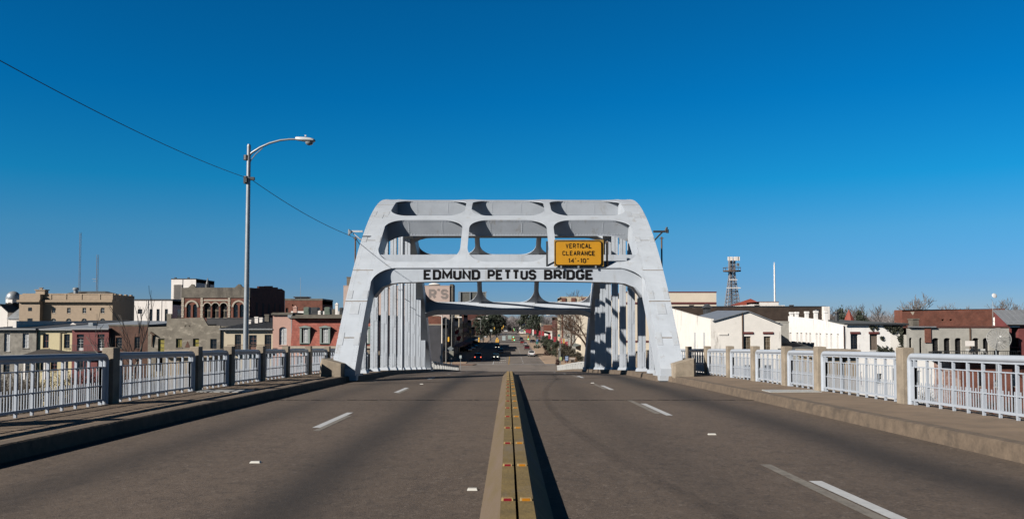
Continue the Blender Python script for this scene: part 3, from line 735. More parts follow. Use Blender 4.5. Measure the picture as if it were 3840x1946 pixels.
c1, c2 = P(2486, 868, 44.5), P(2452, 903, 44.5); q = MB(); q.tube([c1, c2], .04, 6); q.build('brace', DARKM, b2)
q = MB(); q.tube([(a2.x - .12, 44.5, a2.z), (a2.x - .05, 44.5, a2.z + .22)], [.08, .05], 8); q.tube([(a2.x - .03, 44.5, a2.z - .08), (a2.x - .03, 44.5, a2.z + .1)], .07, 8); q.build('insulator', DARKM, b2)
cond = []
for u, lab in ((1332, 'thin rusty conduit pole beside the arch leg under the white bracket'), (2482, 'thin rusty conduit pole beside the arch leg under the dark bracket')):
    p, t = P(u, 1012, 44.3), P(u, 888, 44.3); q = MB(); q.tube([(p.x, 44.3, p.z - .3), (p.x, 44.3, t.z)], .042, 7); q.box(p.x - .1, p.x + .1, 44.27, 44.33, t.z - .1, t.z - .06)
    q.box(min(p.x, math.copysign(7.4, p.x)), max(p.x, math.copysign(7.4, p.x)), 44.28, 44.32, p.z - .02, p.z + .03)
    tag(q.build('conduit_pole', RUSTM, smooth=False), lab, 'conduit'); cond.append((p.x, t.z))
def sag(a, b, s, n=24):
    a, b = Vector(a), Vector(b); return [a.lerp(b, i / n) - Vector((0, 0, 4 * s * (i / n) * (1 - i / n))) for i in range(n + 1)]
XLp, YLp = -9.62, 32.0
za0 = P(920, 671, YLp).z
q = MB(); q.tube([(XLp + .12, y, 4.85 + .0027 * (y - 19.5) ** 2) for y in frange(-8, 32, 1)], .009, 6)
q.tube(sag((XLp + .12, 32, 4.85 + .0027 * 156), (a.x + .06, 44.42, a.z - .2), .17), .012, 6)
q.tube(sag((a.x + .06, 44.42, a.z - .2), (cond[0][0], 44.3, cond[0][1] - .05), .02, 6), .015, 5)
q.tube(sag((cond[0][0], 44.3, cond[0][1] - .05), (-8.4, 84, -.5), .3), .02, 5)
tag(q.build('overhead_cable', CABLE), 'black overhead cable sagging from the street lamp to the arch bracket', 'cable')
lp = thing('street_lamp', 'tall silver street lamp with a curved arm reaching over the near railing', 'street lamp', (XLp, YLp, zs(YLp)))
zt = P(924, 548, YLp).z
q = MB(); q.tube([(XLp, YLp, zs(YLp) - 3), (XLp, YLp, zs(YLp)), (XLp + .03, YLp, zt)], [.115, .105, .07], 14)
q.tube([(XLp + .03, YLp, zt - .02), (XLp + .03, YLp, zt + .06)], [.075, .05], 12); pole = q.build('pole', GALV, lp, smooth=True)
def cp(u, v): return P(u, v, YLp)
q = MB(); q.tube([cp(928, 590), cp(945, 573), cp(975, 554), cp(1010, 538), cp(1050, 527), cp(1085, 523), cp(1112, 523)], [.045, .043, .042, .04, .038, .036, .036], 10)
q.build('arm', GALV, lp, smooth=True)
q = MB(); q.tube([cp(928, 648), cp(932, 625), cp(942, 600), cp(958, 580), cp(985, 556)], .018, 6); q.build('brace', GALV, lp, smooth=True)
q = MB()
for v in (592, 671, 680): c = cp(924, v); q.tube([c + Vector((0, 0, -.09)), c + Vector((0, 0, .09))], .105, 12)
c = cp(928, 668); q.box(c.x + .05, c.x + .26, YLp - .06, YLp + .06, c.z - .08, c.z + .03); q.box(c.x - .1, c.x + .02, YLp - .16, YLp - .1, c.z - .18, c.z)
q.build('clamp', DARKM, lp)
h0, h1 = cp(1109, 522), cp(1182, 530); q = MB(); secs = [(0, .07, .075), (.12, .10, .09), (.45, .155, .10), (.75, .16, .10), (.93, .13, .075), (1, .05, .03)]; n0 = []
for t_, hw, hh in secs:
    c = h0.lerp(h1, t_); ring = []
    for i in range(12):
        w = 2 * math.pi * i / 12; ring.append(len(q.v)); zz = math.sin(w) * hh
        q.v.append((c.x, c.y + math.cos(w) * hw, c.z + .01 + (zz if zz > 0 else zz * .75)))
    if n0:
        for i in range(12): q.f.append((n0[i], n0[(i+1) % 12], ring[(i+1) % 12], ring[i]))
    n0 = ring
q.box((h0.x + h1.x) / 2 - .03, (h0.x + h1.x) / 2 + .03, YLp - .03, YLp + .03, h0.z + .09, h0.z + .15)
hd = q.build('lamp_head', mat('lamp_housing', (.62, .64, .66), .4, .05, 5), lp, smooth=True)
q = MB(); c = h0.lerp(h1, .70); q.lathe([(.15, -.055), (.145, -.10), (.11, -.15), (.05, -.175), (.001, -.18)], c, 14); q.build('lens', mat('lamp_lens', (.30, .32, .33), .15, .1, 3), hd, smooth=True)
# ------------------------------------------------------------------ buildings
class Bld:
    """a building whose front stands on the plane Y; features are read off the photograph as crop pixels on that plane"""
    def __init__(s, name, label, mp, Y, depth, c0, c1, ctop, zb, wall, cat='building', group=None):
        s.mp, s.Y, s.D, s.wall = mp, Y, depth, wall
        u0, v = mp(c0, ctop); u1, _ = mp(c1, ctop)
        a, b = P(u0, 1208, Y), P(u1, 1208, Y); s.x0, s.x1 = a.x, b.x; s.zt = P(u0, v, Y).z; s.zb = zb
        s.root = thing(name, label, cat, ((s.x0 + s.x1) / 2, Y + depth / 2, zb), group)
        s.holes = []; s.w = MB(); s.extra = []
    def X(s, cx): u, _ = s.mp(cx, 0); return P(u, 1208, s.Y).x
    def Z(s, cy, Y=None): _, v = s.mp(0, cy); return P(1905, v, Y or s.Y).z
    def win(s, cx0, cy0, cx1, cy1, kind='sash', frame=None, pane=None, cols=2, rows=4, arch=0, rec=.16, sill=True, trim=None, side=False):
        x0, x1, z0, z1 = s.X(cx0), s.X(cx1), s.Z(cy1), s.Z(cy0)
        return s.winw(x0, x1, z0, z1, kind, frame, pane, cols, rows, arch, rec, sill, trim)
    def winw(s, x0, x1, z0, z1, kind='sash', frame=None, pane=None, cols=2, rows=4, arch=0, rec=.16, sill=True, trim=None):
        s.holes.append((x0, x1, z0, z1)); Y = s.Y; frame = frame or WHITEF; pane = pane or GLASS; t = .06
        if arch:                       # curved head: two filled corners in the wall plane
            w = (x1 - x0) / 2; h = arch * (z1 - z0) if arch < 1 else w
            n = 8; pts = [(x0 + w - w * math.cos(math.pi * i / n), z1 - h + h * math.sin(math.pi * i / n)) for i in range(n + 1)]
            for i in range(n):
                (xa, za_), (xb, zb_) = pts[i], pts[i + 1]
                s.w.hexa([(xa, Y, za_), (xb, Y, zb_), (xb, Y + .3, zb_), (xa, Y + .3, za_), (xa, Y, z1 + .001), (xb, Y, z1 + .001), (xb, Y + .3, z1 + .001), (xa, Y + .3, z1 + .001)])
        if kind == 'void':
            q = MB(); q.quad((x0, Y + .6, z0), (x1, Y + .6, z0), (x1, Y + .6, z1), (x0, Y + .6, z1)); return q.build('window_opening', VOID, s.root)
        f = MB(); y0, y1 = Y + rec, Y + rec + .07
        f.box(x0, x0 + t, y0, y1, z0, z1); f.box(x1 - t, x1, y0, y1, z0, z1); f.box(x0 + t, x1 - t, y0, y1, z1 - t, z1); f.box(x0 + t, x1 - t, y0, y1, z0, z0 + t)
        if kind in ('sash', 'door'):
            for i in range(1, cols): x = x0 + (x1 - x0) * i / cols; f.box(x - .02, x + .02, y0 + .01, y1 - .01, z0 + t, z1 - t)
            for j in range(1, rows):
                z = z0 + (z1 - z0) * j / rows; h = .035 if j * 2 == rows else .02; f.box(x0 + t, x1 - t, y0 + .012, y1 - .012, z - h, z + h)
        if kind == 'door': f.box(x0 + t, x1 - t, y0 + .005, y1, z0 + t, z0 + (z1 - z0) * .22)
        fo = f.build('door' if kind == 'door' else 'window', frame, s.root)
        q = MB(); q.box(x0 + .01, x1 - .01, y1 - .02, y1 + .01, z0 + .01, z1 - .01); q.build('pane' if kind != 'boards' else 'board_panel', pane, fo)
        if sill: q = MB(); q.box(x0 - .08, x1 + .08, Y - .07, Y + rec, z0 - .1, z0 - .003); q.build('sill', trim or s.wall, fo)
        return fo
    def lintel(s, cx0, cy0, cx1, cy1, m=None, out=.12):
        q = MB(); q.box(s.X(cx0), s.X(cx1), s.Y - out, s.Y - .003, s.Z(cy1), s.Z(cy0)); return q.build('lintel', m or MAROON, s.root)
    def box(s, cx0, cy0, cx1, cy1, out, m, name, back=-.003):
        q = MB(); q.box(s.X(cx0), s.X(cx1), s.Y - out, s.Y + back, s.Z(cy1), s.Z(cy0)); return q.build(name, m, s.root)
    def front(s, top=None):
        """front wall with openings cut out; top = list of (cx, cy) drawn above the eave line"""
        xs = sorted({s.x0, s.x1} | {h[0] for h in s.holes} | {h[1] for h in s.holes}); zs_ = sorted({s.zb, s.zt} | {h[2] for h in s.holes} | {h[3] for h in s.holes})
        xs = [x for x in xs if s.x0 <= x <= s.x1]; zs_ = [z for z in zs_ if s.zb <= z <= s.zt]; Y = s.Y
        for xa, xb in zip(xs, xs[1:]):
            for za_, zb_ in zip(zs_, zs_[1:]):
                cx, cz = (xa + xb) / 2, (za_ + zb_) / 2
                if not any(h[0] < cx < h[1] and h[2] < cz < h[3] for h in s.holes): s.w.quad((xa, Y, za_), (xb, Y, za_), (xb, Y, zb_), (xa, Y, zb_))
        for a, b, c, d in s.holes:
            r = .62; s.w.quad((a, Y, c), (a, Y + r, c), (a, Y + r, d), (a, Y, d)); s.w.quad((b, Y, c), (b, Y, d), (b, Y + r, d), (b, Y + r, c))
            s.w.quad((a, Y, d), (a, Y + r, d), (b, Y + r, d), (b, Y, d)); s.w.quad((a, Y, c), (b, Y, c), (b, Y + r, c), (a, Y + r, c))
        if top:
            pts = [(s.X(cx), Y, s.Z(cy)) for cx, cy in top]
            s.w.prism([(s.x0, Y, s.zt)] + pts + [(s.x1, Y, s.zt)], (0, .35, 0))
    def sides(s, zl=None, zr_=None, zbk=None):
        """side and back walls; heights at the back may differ"""
        zb2 = s.zt if zbk is None else zbk; Y, D = s.Y, s.D
        s.w.quad((s.x0, Y, s.zb), (s.x0, Y, s.zt), (s.x0, Y + D, zb2), (s.x0, Y + D, s.zb))
        s.w.quad((s.x1, Y, s.zb), (s.x1, Y + D, s.zb), (s.x1, Y + D, zb2), (s.x1, Y, s.zt))
        s.w.quad((s.x0, Y + D, s.zb), (s.x1, Y + D, s.zb), (s.x1, Y + D, zb2), (s.x0, Y + D, zb2))
    def flat(s, m=None, para=.5, cap=None, cw=.18):
        q = MB(); z = s.zt - para; q.box(s.x0 + .2, s.x1 - .2, s.Y + .36, s.Y + s.D - .3, z - .2, z); q.build('roof', m or GREYROOF, s.root)
        s.w.box(s.x0 + .0, s.x0 + .3, s.Y + .002, s.Y + s.D - .002, z - .4, s.zt - .002); s.w.box(s.x1 - .3, s.x1, s.Y + .002, s.Y + s.D - .002, z - .4, s.zt - .002)
        s.w.box(s.x0 + .3, s.x1 - .3, s.Y + .004, s.Y + .3, z - .4, s.zt - .004)
        q = MB(); e = .06; h = s.zt + .003
        q.box(s.x0 - e, s.x1 + e, s.Y - e, s.Y + .36, h, h + cw); q.box(s.x0 - e, s.x0 + .36, s.Y + .36, s.Y + s.D, h, h + cw); q.box(s.x1 - .36, s.x1 + e, s.Y + .36, s.Y + s.D, h, h + cw)
        q.build('coping', cap or s.wall, s.root)
    def shed(s, cyback, m, over=.3, t=.14, seams=0):
        zb2 = s.Z(cyback, s.Y + s.D); s.zback = zb2; q = MB(); sl = (zb2 - s.zt) / s.D
        a, b = s.Y - over, s.Y + s.D + .2; za_ = s.zt - over * sl + .02; zb_ = zb2 + .2 * sl + .02
        q.hexa([(s.x0 - .12, a, za_), (s.x1 + .12, a, za_), (s.x1 + .12, b, zb_), (s.x0 - .12, b, zb_), (s.x0 - .12, a, za_ + t), (s.x1 + .12, a, za_ + t), (s.x1 + .12, b, zb_ + t), (s.x0 - .12, b, zb_ + t)])
        if seams:
            x = s.x0 + .2
            while x < s.x1:
                q.hexa([(x, a, za_ + t), (x + .05, a, za_ + t), (x + .05, b, zb_ + t), (x, b, zb_ + t), (x, a, za_ + t + .05), (x + .05, a, za_ + t + .05), (x + .05, b, zb_ + t + .05), (x, b, zb_ + t + .05)]); x += seams
        q.build('roof', m, s.root)
        q = MB(); q.box(s.x0 - .12, s.x1 + .12, a - .1, a - .003, za_ - .06, za_ + t * .7); q.build('gutter', mat('gutter_metal', (.30, .31, .32), .5, .1, 4), s.root)
        return zb2
    def done(s): return s.w.build('wall', s.wall, s.root)
    def chimney(s, cx0, cx1, cyt, dy, h=1.5, m=None):
        Y = s.Y + dy; u0, v = s.mp(cx0, cyt); u1, _ = s.mp(cx1, cyt); a, b = P(u0, v, Y), P(u1, v, Y); q = MB()
        q.box(a.x, b.x, Y, Y + (b.x - a.x), a.z - h, a.z - .16); q.box(a.x - .06, b.x + .06, Y - .06, Y + (b.x - a.x) + .06, a.z - .157, a.z)
        return q.build('chimney', m or s.wall, s.root)

STUCCO_GREY = mat('grey_mottled_stucco', (.30, .275, .235), .9, .35, 1.0, bump=.3, stains=((.13, .115, .10), .7, .52, .7, (1, 1, .6)))
STUCCO_RUIN = mat('crumbling_grey_plaster', (.30, .265, .21), .92, .3, .7, col2=(.19, .165, .13), bump=.5, bscale=4, stains=((.52, .46, .37), .7, .535, .75, (1, 1, 1.8)))
CREAMW = mat('cream_painted_wall', (.70, .60, .36), .8, .06, .8, stains=((.45, .38, .24), .9, .62, .4, (2, 2, .4)))
CREAM2 = mat('pale_cream_stucco', (.62, .53, .39), .85, .06, .8, stains=((.45, .38, .29), .7, .6, .4, (2, 2, .4)))
MAROONW = mat('maroon_painted_wall', (.20, .045, .042), .8, .15, 1.5, stains=((.11, .04, .035), 1, .58, .5, (1, 1, .5)))
PINKW = mat('pink_stucco', (.60, .365, .295), .85, .07, .9, stains=((.42, .26, .22), .8, .62, .4, (2, 2, .4)))
PALEPINK = mat('pale_pink_stucco', (.60, .46, .40), .85, .05, .5, stains=((.45, .35, .30), .6, .62, .4, (2, 2, .4)))
STONEW = mat('tan_limestone', (.44, .335, .235), .85, .08, 1.2, stains=((.28, .22, .16), .5, .6, .4, (1, 1, .5)))
WHITEW = mat('white_painted_wall', (.96, .90, .84), .8, .05, .8, stains=((.42, .36, .30), .6, .565, .6, (2.2, 2.2, .35)))
WHITER = mat('peeling_white_wall', (1.0, .97, .93), .8, .05, 1.0, stains=((.34, .30, .27), .9, .56, .7, (2.4, 2.4, .3)))
WHITEST = mat('stained_white_stucco', (.95, .90, .83), .85, .06, .7, stains=((.22, .19, .16), .45, .575, .8, (1.6, 1.6, .35)))
CREAM3 = mat('light_cream_wall', (.84, .73, .58), .8, .04, .5)
GREYCRETE = mat('grey_cement_band', (.17, .15, .12), .9, .3, .9, stains=((.07, .06, .05), .5, .52, .7, (1.5, 1.5, .35)), bump=.3)
GREYST = mat('pale_grey_stucco', (.47, .45, .40), .85, .12, .9, stains=((.25, .23, .20), .8, .57, .5, (2, 2, .5)))
BRK = brick('red_brick', (.27, .075, .045), (.19, .055, .035), (.20, .13, .10))
BRKD = brick('dark_red_brick', (.155, .045, .032), (.10, .03, .024), (.10, .06, .05))
BRKB = brick('brown_brick', (.17, .075, .05), (.12, .055, .038), (.14, .10, .08), patch=(.22, .17, .13), pth=.62)
BRKW = brick('whitewashed_brick', (.42, .19, .14), (.34, .14, .10), (.40, .32, .27), patch=(.62, .52, .46), pth=.5, pam=.6)
BRKDK = brick('dark_brown_brick', (.085, .055, .04), (.06, .04, .03), (.07, .055, .045), patch=(.15, .12, .10), pth=.6)
TILE = brick('rose_fish_scale_shingle', (.46, .15, .11), (.38, .115, .085), (.22, .07, .055), .42, .34)
WPIER = mat('pale_stone_trim', (.50, .43, .34), .8, .12, 3)

# ---- row of riverside houses on the left bank
b = Bld('stucco_house', 'grey mottled stucco house with a dark roof beside the cream house', L1, 120, 30, -190, 500, 852, -13.4, STUCCO_GREY)
b.win(60, 905, 140, 1152, pane=BLIND, rows=4); b.win(312, 905, 395, 1105, pane=BLIND); b.win(-110, 905, -30, 1105)
for cx in (60, 330): b.win(cx, 1245, cx + 85, 1440, 'sash', DARKF)
b.front(); z = b.shed(742, SLATE, .4); b.sides(zbk=z); b.done()
b = Bld('cream_house', 'small cream house with dark windows between the grey stucco house and the maroon house', L1, 120.3, 30, 500, 985, 858, -13.4, CREAMW)
b.win(588, 914, 668, 1105, frame=MAROON, cols=2, rows=2); b.win(874, 914, 954, 1108, frame=DARKF, cols=2, rows=2); b.win(560, 1245, 640, 1420, 'sash', DARKF); b.win(700, 1245, 790, 1420, 'sash', MAROON); b.win(860, 1245, 940, 1420, 'sash', DARKF)
q = MB(); x = b.X(828); q.tube([(x, b.Y - .1, b.Z(1180)), (x, b.Y - .1, b.Z(895)), (b.X(895), b.Y - .1, b.Z(892))], .055, 6); b.front(); q.build('drain_pipe', WOODP, b.root)
z = b.shed(748, LIGHTROOF); b.sides(zbk=z)
q = MB(); p0, p1, pt = P(*L1(930, 803), 132), P(*L1(1065, 803), 132), P(*L1(990, 758), 132); q.prism([p0, p1, pt], (0, 6, 0)); q.build('roof_dormer', WHITEW, b.root); b.done()
q = MB(); p0, p1 = P(*L1(500, 858), 128), P(*L1(1060, 742), 146); q.box(P(*L1(490, 800), 128).x, P(*L1(535, 800), 128).x, 122, 148, b.zt, P(*L1(500, 738), 128).z); q.build('party_wall', WHITEW, b.root)
b = Bld('maroon_house', 'maroon house with two white French doors opening on a narrow balcony', L1, 119.7, 30, 985, 1482, 850, -13.4, MAROONW)
for c in (1052, 1333):
    b.win(c, 968, c + 88, 1140, 'door', WHITEF, cols=2, rows=5, sill=False); b.win(c - 4, 918, c + 92, 962, 'sash', DARKF, cols=1, rows=1, sill=False)
    b.win(c, 1245, c + 90, 1420, 'door', DARKF, cols=2, rows=3, sill=False)
b.front(); z = b.shed(752, LIGHTROOF, .3); b.sides(zbk=z); b.done()
q = MB(); q.box(b.X(980), b.X(1405), b.Y - 1.5, b.Y - .003, b.Z(1160), b.Z(1146)); bl = q.build('balcony', DARKM, b.root)
q = MB(); x = b.X(982)
while x < b.X(1403): q.box(x, x + .025, b.Y - 1.48, b.Y - 1.45, b.Z(1146), b.Z(1065)); x += .22
q.box(b.X(980), b.X(1405), b.Y - 1.5, b.Y - 1.44, b.Z(1068), b.Z(1062)); q.build('balcony_rail', DARKM, bl)
q = MB(); p = P(*L1(1200, 802), 130); p2 = P(*L1(1262, 760), 130); q.box(p.x, p2.x, 130, 131.6, p.z - .9, p2.z); q.box(p.x + .2, p2.x - .2, 129.97, 129.995, p.z + .2, p2.z - .3); tag(q.build('rooftop_unit', GALV, bevel=.04), 'small grey air conditioning box on the maroon house roof', 'roof unit')
b = Bld('brick_house', 'brown brick house with a flat parapet behind the bare tree, between maroon house and ruin', L1, 120.2, 28, 1482, 2018, 806, -13.4, BRKB)
b.win(1580, 962, 1662, 1115, frame=DARKF); b.win(1832, 952, 1906, 1110, frame=DARKF); b.win(1580, 1240, 1660, 1420, frame=DARKF)
b.front(); b.sides(); b.flat(SLATE, .4, GREYCRETE); b.done()
b = Bld('plaster_ruin', 'roofless looking grey plaster building with crumbling patches and a stepped top', L2, 119.8, 26, -233, 748, 822, -13.4, STUCCO_RUIN)
b.win(148, 976, 230, 1100, frame=DARKF, pane=YGLASS, cols=2, rows=1); b.win(380, 976, 462, 1100, frame=DARKF, pane=YGLASS, cols=1, rows=2); b.win(615, 980, 702, 1142, frame=DARKF, cols=2, rows=3)
b.win(-95, 976, -8, 1160, frame=DARKF, pane=YGLASS, cols=1, rows=3); b.win(265, 797, 340, 822, 'void', arch=1.0)
for c in (-120, 120, 380, 600): b.win(c, 1225, c + 90, 1420, 'void')
b.front([(-233, 822), (-232, 820), (18, 812), (20, 700), (14, 640), (78, 640), (80, 705), (250, 700), (512, 688), (580, 800), (745, 798)]); b.sides()
q = MB(); q.box(b.x0 + .1, b.x1 - .1, b.Y + .5, b.Y + b.D - .2, b.zt - 2.4, b.zt - 2.2); q.build('roof', SLATE, b.root)
q = MB(); q.hexa([(b.X(-195), b.Y - .5, b.Z(905)), (b.X(-130), b.Y - .5, b.Z(930)), (b.X(-130), b.Y - .005, b.Z(940)), (b.X(-195), b.Y - .005, b.Z(915)), (b.X(-180), b.Y - .45, b.Z(885)), (b.X(-125), b.Y - .4, b.Z(920)), (b.X(-125), b.Y - .005, b.Z(925)), (b.X(-180), b.Y - .005, b.Z(885))])
q.tube([(b.X(-165), b.Y - .15, b.Z(925)), (b.X(-175), b.Y - .12, b.Z(1085))], [.12, .06], 6); q.build('rusty_spout', RUSTM, b.root)
q = MB(); q.poly([(b.X(270), b.Y - .02, b.Z(1098)), (b.X(345), b.Y - .02, b.Z(1098)), (b.X(307), b.Y - .02, b.Z(1005))]); q.build('exposed_brick_patch', BRKB, b.root); b.done()
b = Bld('metal_roof_house', 'low cream house with a dark standing seam roof and a balcony behind the street lamp', L2, 120.1, 26, 762, 1462, 850, -13.4, CREAM2)
b.win(947, 920, 1033, 1140, frame=DARKF, cols=3, rows=5, sill=False); b.win(1140, 928, 1245, 1140, 'door', mat('brown_door', (.22, .10, .07), .6), cols=2, rows=4, sill=False); b.win(1352, 922, 1444, 1132, frame=DARKF, cols=3, rows=5, sill=False)
for c in (940, 1180, 1352): b.win(c, 1240, c + 70, 1420, frame=DARKF)
b.front(); z = b.shed(705, SLATE, .5, seams=.6); b.sides(zbk=z); b.done()
q = MB(); q.box(b.X(880), b.X(1462), b.Y - 1.1, b.Y - .003, b.Z(1152), b.Z(1142)); bl = q.build('balcony', WHITEW, b.root); q = MB(); x = b.X(882)
while x < b.X(1460): q.box(x, x + .025, b.Y - 1.08, b.Y - 1.05, b.Z(1142), b.Z(1058)); x += .16
q.box(b.X(880), b.X(1462), b.Y - 1.1, b.Y - 1.04, b.Z(1061), b.Z(1055)); q.build('balcony_rail', RUSTM, bl)
for k, (c0, c1, cy) in enumerate(((1125, 1165, 722), (1215, 1260, 680), (1278, 1320, 690), (1352, 1408, 648))): b.chimney(c0, c1, cy, 9 + 2 * k, 2.2, WHITEW if k < 3 else GREYCRETE)
b = Bld('pink_house', 'tall narrow pink stucco house with one arched sash window beside the rose shingled house', L2, 119.6, 30, 1462, 1732, 648, -13.4, PINKW)
b.win(1548, 818, 1652, 1062, cols=2, rows=4, arch=.14, pane=BLIND); b.win(1560, 1230, 1640, 1400, frame=DARKF)
b.front(); b.sides(); b.flat(SLATE, .3, GREYCRETE, .25); q = MB(); x = b.X(1722); q.tube([(x, b.Y - .12, b.zb), (x, b.Y - .12, b.Z(700))], .07, 6); q.box(x - .5, x + .1, b.Y - .4, b.Y - .01, b.Z(695), b.Z(655)); q.build('drain_pipe', GALV, b.root)
b.box(1445, 655, 1735, 632, .3, GREYCRETE, 'cornice'); b.done()
for c0, c1, ct in ((1475, 1600, 585), (1600, 1740, 583), (1580, 1625, 566)):
    pass
b = Bld('shingled_house', 'rose house with a fish scale shingled upper storey and sage green dormer windows', L2, 119.6, 30, 1732, 2830, 668, -13.4, PINKW)
dw = []
for c in (1920, 2190, 2460, 2730):
    b.Y -= .95; dw.append(b.win(c - 42, 832, c + 45, 1034, cols=2, rows=4, arch=.12, pane=BLIND, sill=False, rec=.06)); b.Y += .95
for c in (1800, 2020, 2300, 2600): b.win(c, 1215, c + 70, 1400, frame=WHITEF)
b.front(); b.sides()
q = MB()
xs = [b.x0] + [v for c in (1920, 2190, 2460, 2730) for v in (b.X(c - 62), b.X(c + 65))] + [b.x1]
for i, (xa, xb) in enumerate(zip(xs, xs[1:])):     # sloped shingled mansard, broken by the dormers
    zt_, zb_ = b.Z(705), b.Z(1062); zm = b.Z(808)
    if i % 2 == 0: q.hexa([(xa, b.Y - 1.0, zb_), (xb, b.Y - 1.0, zb_), (xb, b.Y - .01, zb_), (xa, b.Y - .01, zb_), (xa, b.Y - .12, zt_), (xb, b.Y - .12, zt_), (xb, b.Y - .01, zt_), (xa, b.Y - .01, zt_)])
    else: f = (zm - zb_) / (zt_ - zb_); q.hexa([(xa, b.Y - 1.0 + .88 * f, zm), (xb, b.Y - 1.0 + .88 * f, zm), (xb, b.Y - .01, zm), (xa, b.Y - .01, zm), (xa, b.Y - .12, zt_), (xb, b.Y - .12, zt_), (xb, b.Y - .01, zt_), (xa, b.Y - .01, zt_)])
q.build('shingle_mansard', TILE, b.root)
for c in (1920, 2190, 2460, 2730):
    q = MB(); xl, xr, zl, zh = b.X(c - 68), b.X(c + 70), b.Z(1044), b.Z(830); y0, y1 = b.Y - 1.02, b.Y - .004
    q.box(xl, b.X(c - 42), y0, y1, zl, zh); q.box(b.X(c + 45), xr, y0, y1, zl, zh); q.box(b.X(c - 42), b.X(c + 45), y0, y1, zl, b.Z(1034))
    q.prism([(xl - .08, y0 - .1, zh), (xr + .08, y0 - .1, zh), (xr + .08, y0 - .1, zh + .12), ((xl + xr) / 2, y0 - .1, b.Z(798)), (xl - .08, y0 - .1, zh + .12)], (0, 1.05, 0)); q.build('dormer_surround', SAGEF, b.root)
b.box(1732, 700, 2830, 668, 1.0, GREYCRETE, 'cornice'); b.box(1732, 1105, 2830, 1075, 1.25, WPIER, 'string_course'); b.box(1732, 1075, 2830, 1062, 1.0, TILE, 'shingle_skirt')
b.flat(SLATE, .3, GREYCRETE); b.done(); ROSE = b
q = MB(); p0 = P(*L2(1478, 608), 128); p1 = P(*L2(2400, 583), 128); q.box(p0.x, p1.x, 138, 138.4, p0.z - .6, p1.z - .1); q.build('rear_parapet', WHITEW, ROSE.root)
for c0, c1, ct, nm in ((1738, 1786, 526, 'pink pointed chimney on the shingled house roof edge'), (2310, 2345, 485, 'small white finial chimney behind the green roof units')):
    a, c = P(*L2(c0, ct), 121.5), P(*L2(c1, 638), 121.5); q = MB(); w = c.x - a.x
    q.box(a.x, c.x, 121.5, 121.5 + w, c.z - .6, a.z - .35); q.box(a.x - .05, c.x + .05, 121.45, 121.55 + w, a.z - .347, a.z - .22)
    m_ = Vector(((a.x + c.x) / 2, 121.5 + w / 2, a.z)); cs4 = [(a.x, 121.5, a.z - .217), (c.x, 121.5, a.z - .217), (c.x, 121.5 + w, a.z - .217), (a.x, 121.5 + w, a.z - .217)]
    for i in range(4): q.poly([cs4[i], cs4[(i + 1) % 4], m_])
    q.build('chimney', PINKW if c0 < 2000 else WHITEW, ROSE.root)
GRN = mat('green_unit_paint', (.14, .18, .14), .5, .1, 4)
for c0, c1, ct, cb, m_, lab in ((1880, 1950, 552, 622, GRN, 'green air conditioning unit on the rose house roof beside the white chimney'), (1985, 2070, 555, 620, DARKM, 'dark slatted roof unit in the middle of the rose house roof'),
        (2162, 2235, 552, 622, GRN, 'green air conditioning unit on the rose house roof nearest the arch leg'), (2265, 2312, 578, 630, GREYCRETE, 'grey low roof unit beside the green unit near the arch leg'), (2075, 2112, 598, 638, WHITEW, 'low white box standing on the rose house roof between the units'), (2365, 2405, 560, 606, DARKM, 'dark roof unit partly behind the arch leg')):
    a, c = P(*L2(c0, ct), 124), P(*L2(c1, cb), 124); q = MB(); q.box(a.x, c.x, 124, 125.6, c.z - .5, a.z); q.box(a.x + .08, c.x - .08, 123.97, 123.995, c.z + .05, a.z - .15); q.box(a.x + .1, c.x - .1, 124.15, 125.45, a.z + .002, a.z + .05)
    tag(q.build('rooftop_unit', m_, bevel=.03), lab, 'roof unit')

# ---- hip roofed pavilion on the bank
pz = P(*L1(240, 1215), 104).z; pav = thing('pavilion', 'small open pavilion with a brown hip roof in front of the cream house', 'pavilion', (P(*L1(580, 1215), 104).x, 107, pz - 2.6))
x0, x1 = P(*L1(240, 1215), 104).x, P(*L1(925, 1210), 104).x; zr_ = P(*L1(620, 1118), 107).z
q = MB(); A4 = [(x0, 104, pz), (x1, 104, pz), (x1, 110, pz), (x0, 110, pz)]; rd = [(P(*L1(560, 1118), 107).x, 107, zr_), (P(*L1(690, 1118), 107).x, 107, zr_)]
q.quad(A4[0], A4[1], rd[1], rd[0]); q.quad(A4[2], A4[3], rd[0], rd[1]); q.poly([A4[1], A4[2], rd[1]]); q.poly([A4[3], A4[0], rd[0]]); q.poly(A4); q.build('roof', BROWNROOF, pav)
q = MB(); q.box(x0, x1, 103.9, 103.997, pz - .16, pz + .02); q.build('fascia', CREAM2, pav)
for x in (x0 + .6, (x0 + x1) / 2, x1 - .6):
    for y in (104.5, 109.5): q = MB(); q.box(x - .1, x + .1, y - .1, y + .1, pz - 2.8, pz - .01); q.build('post', WHITEW, pav)

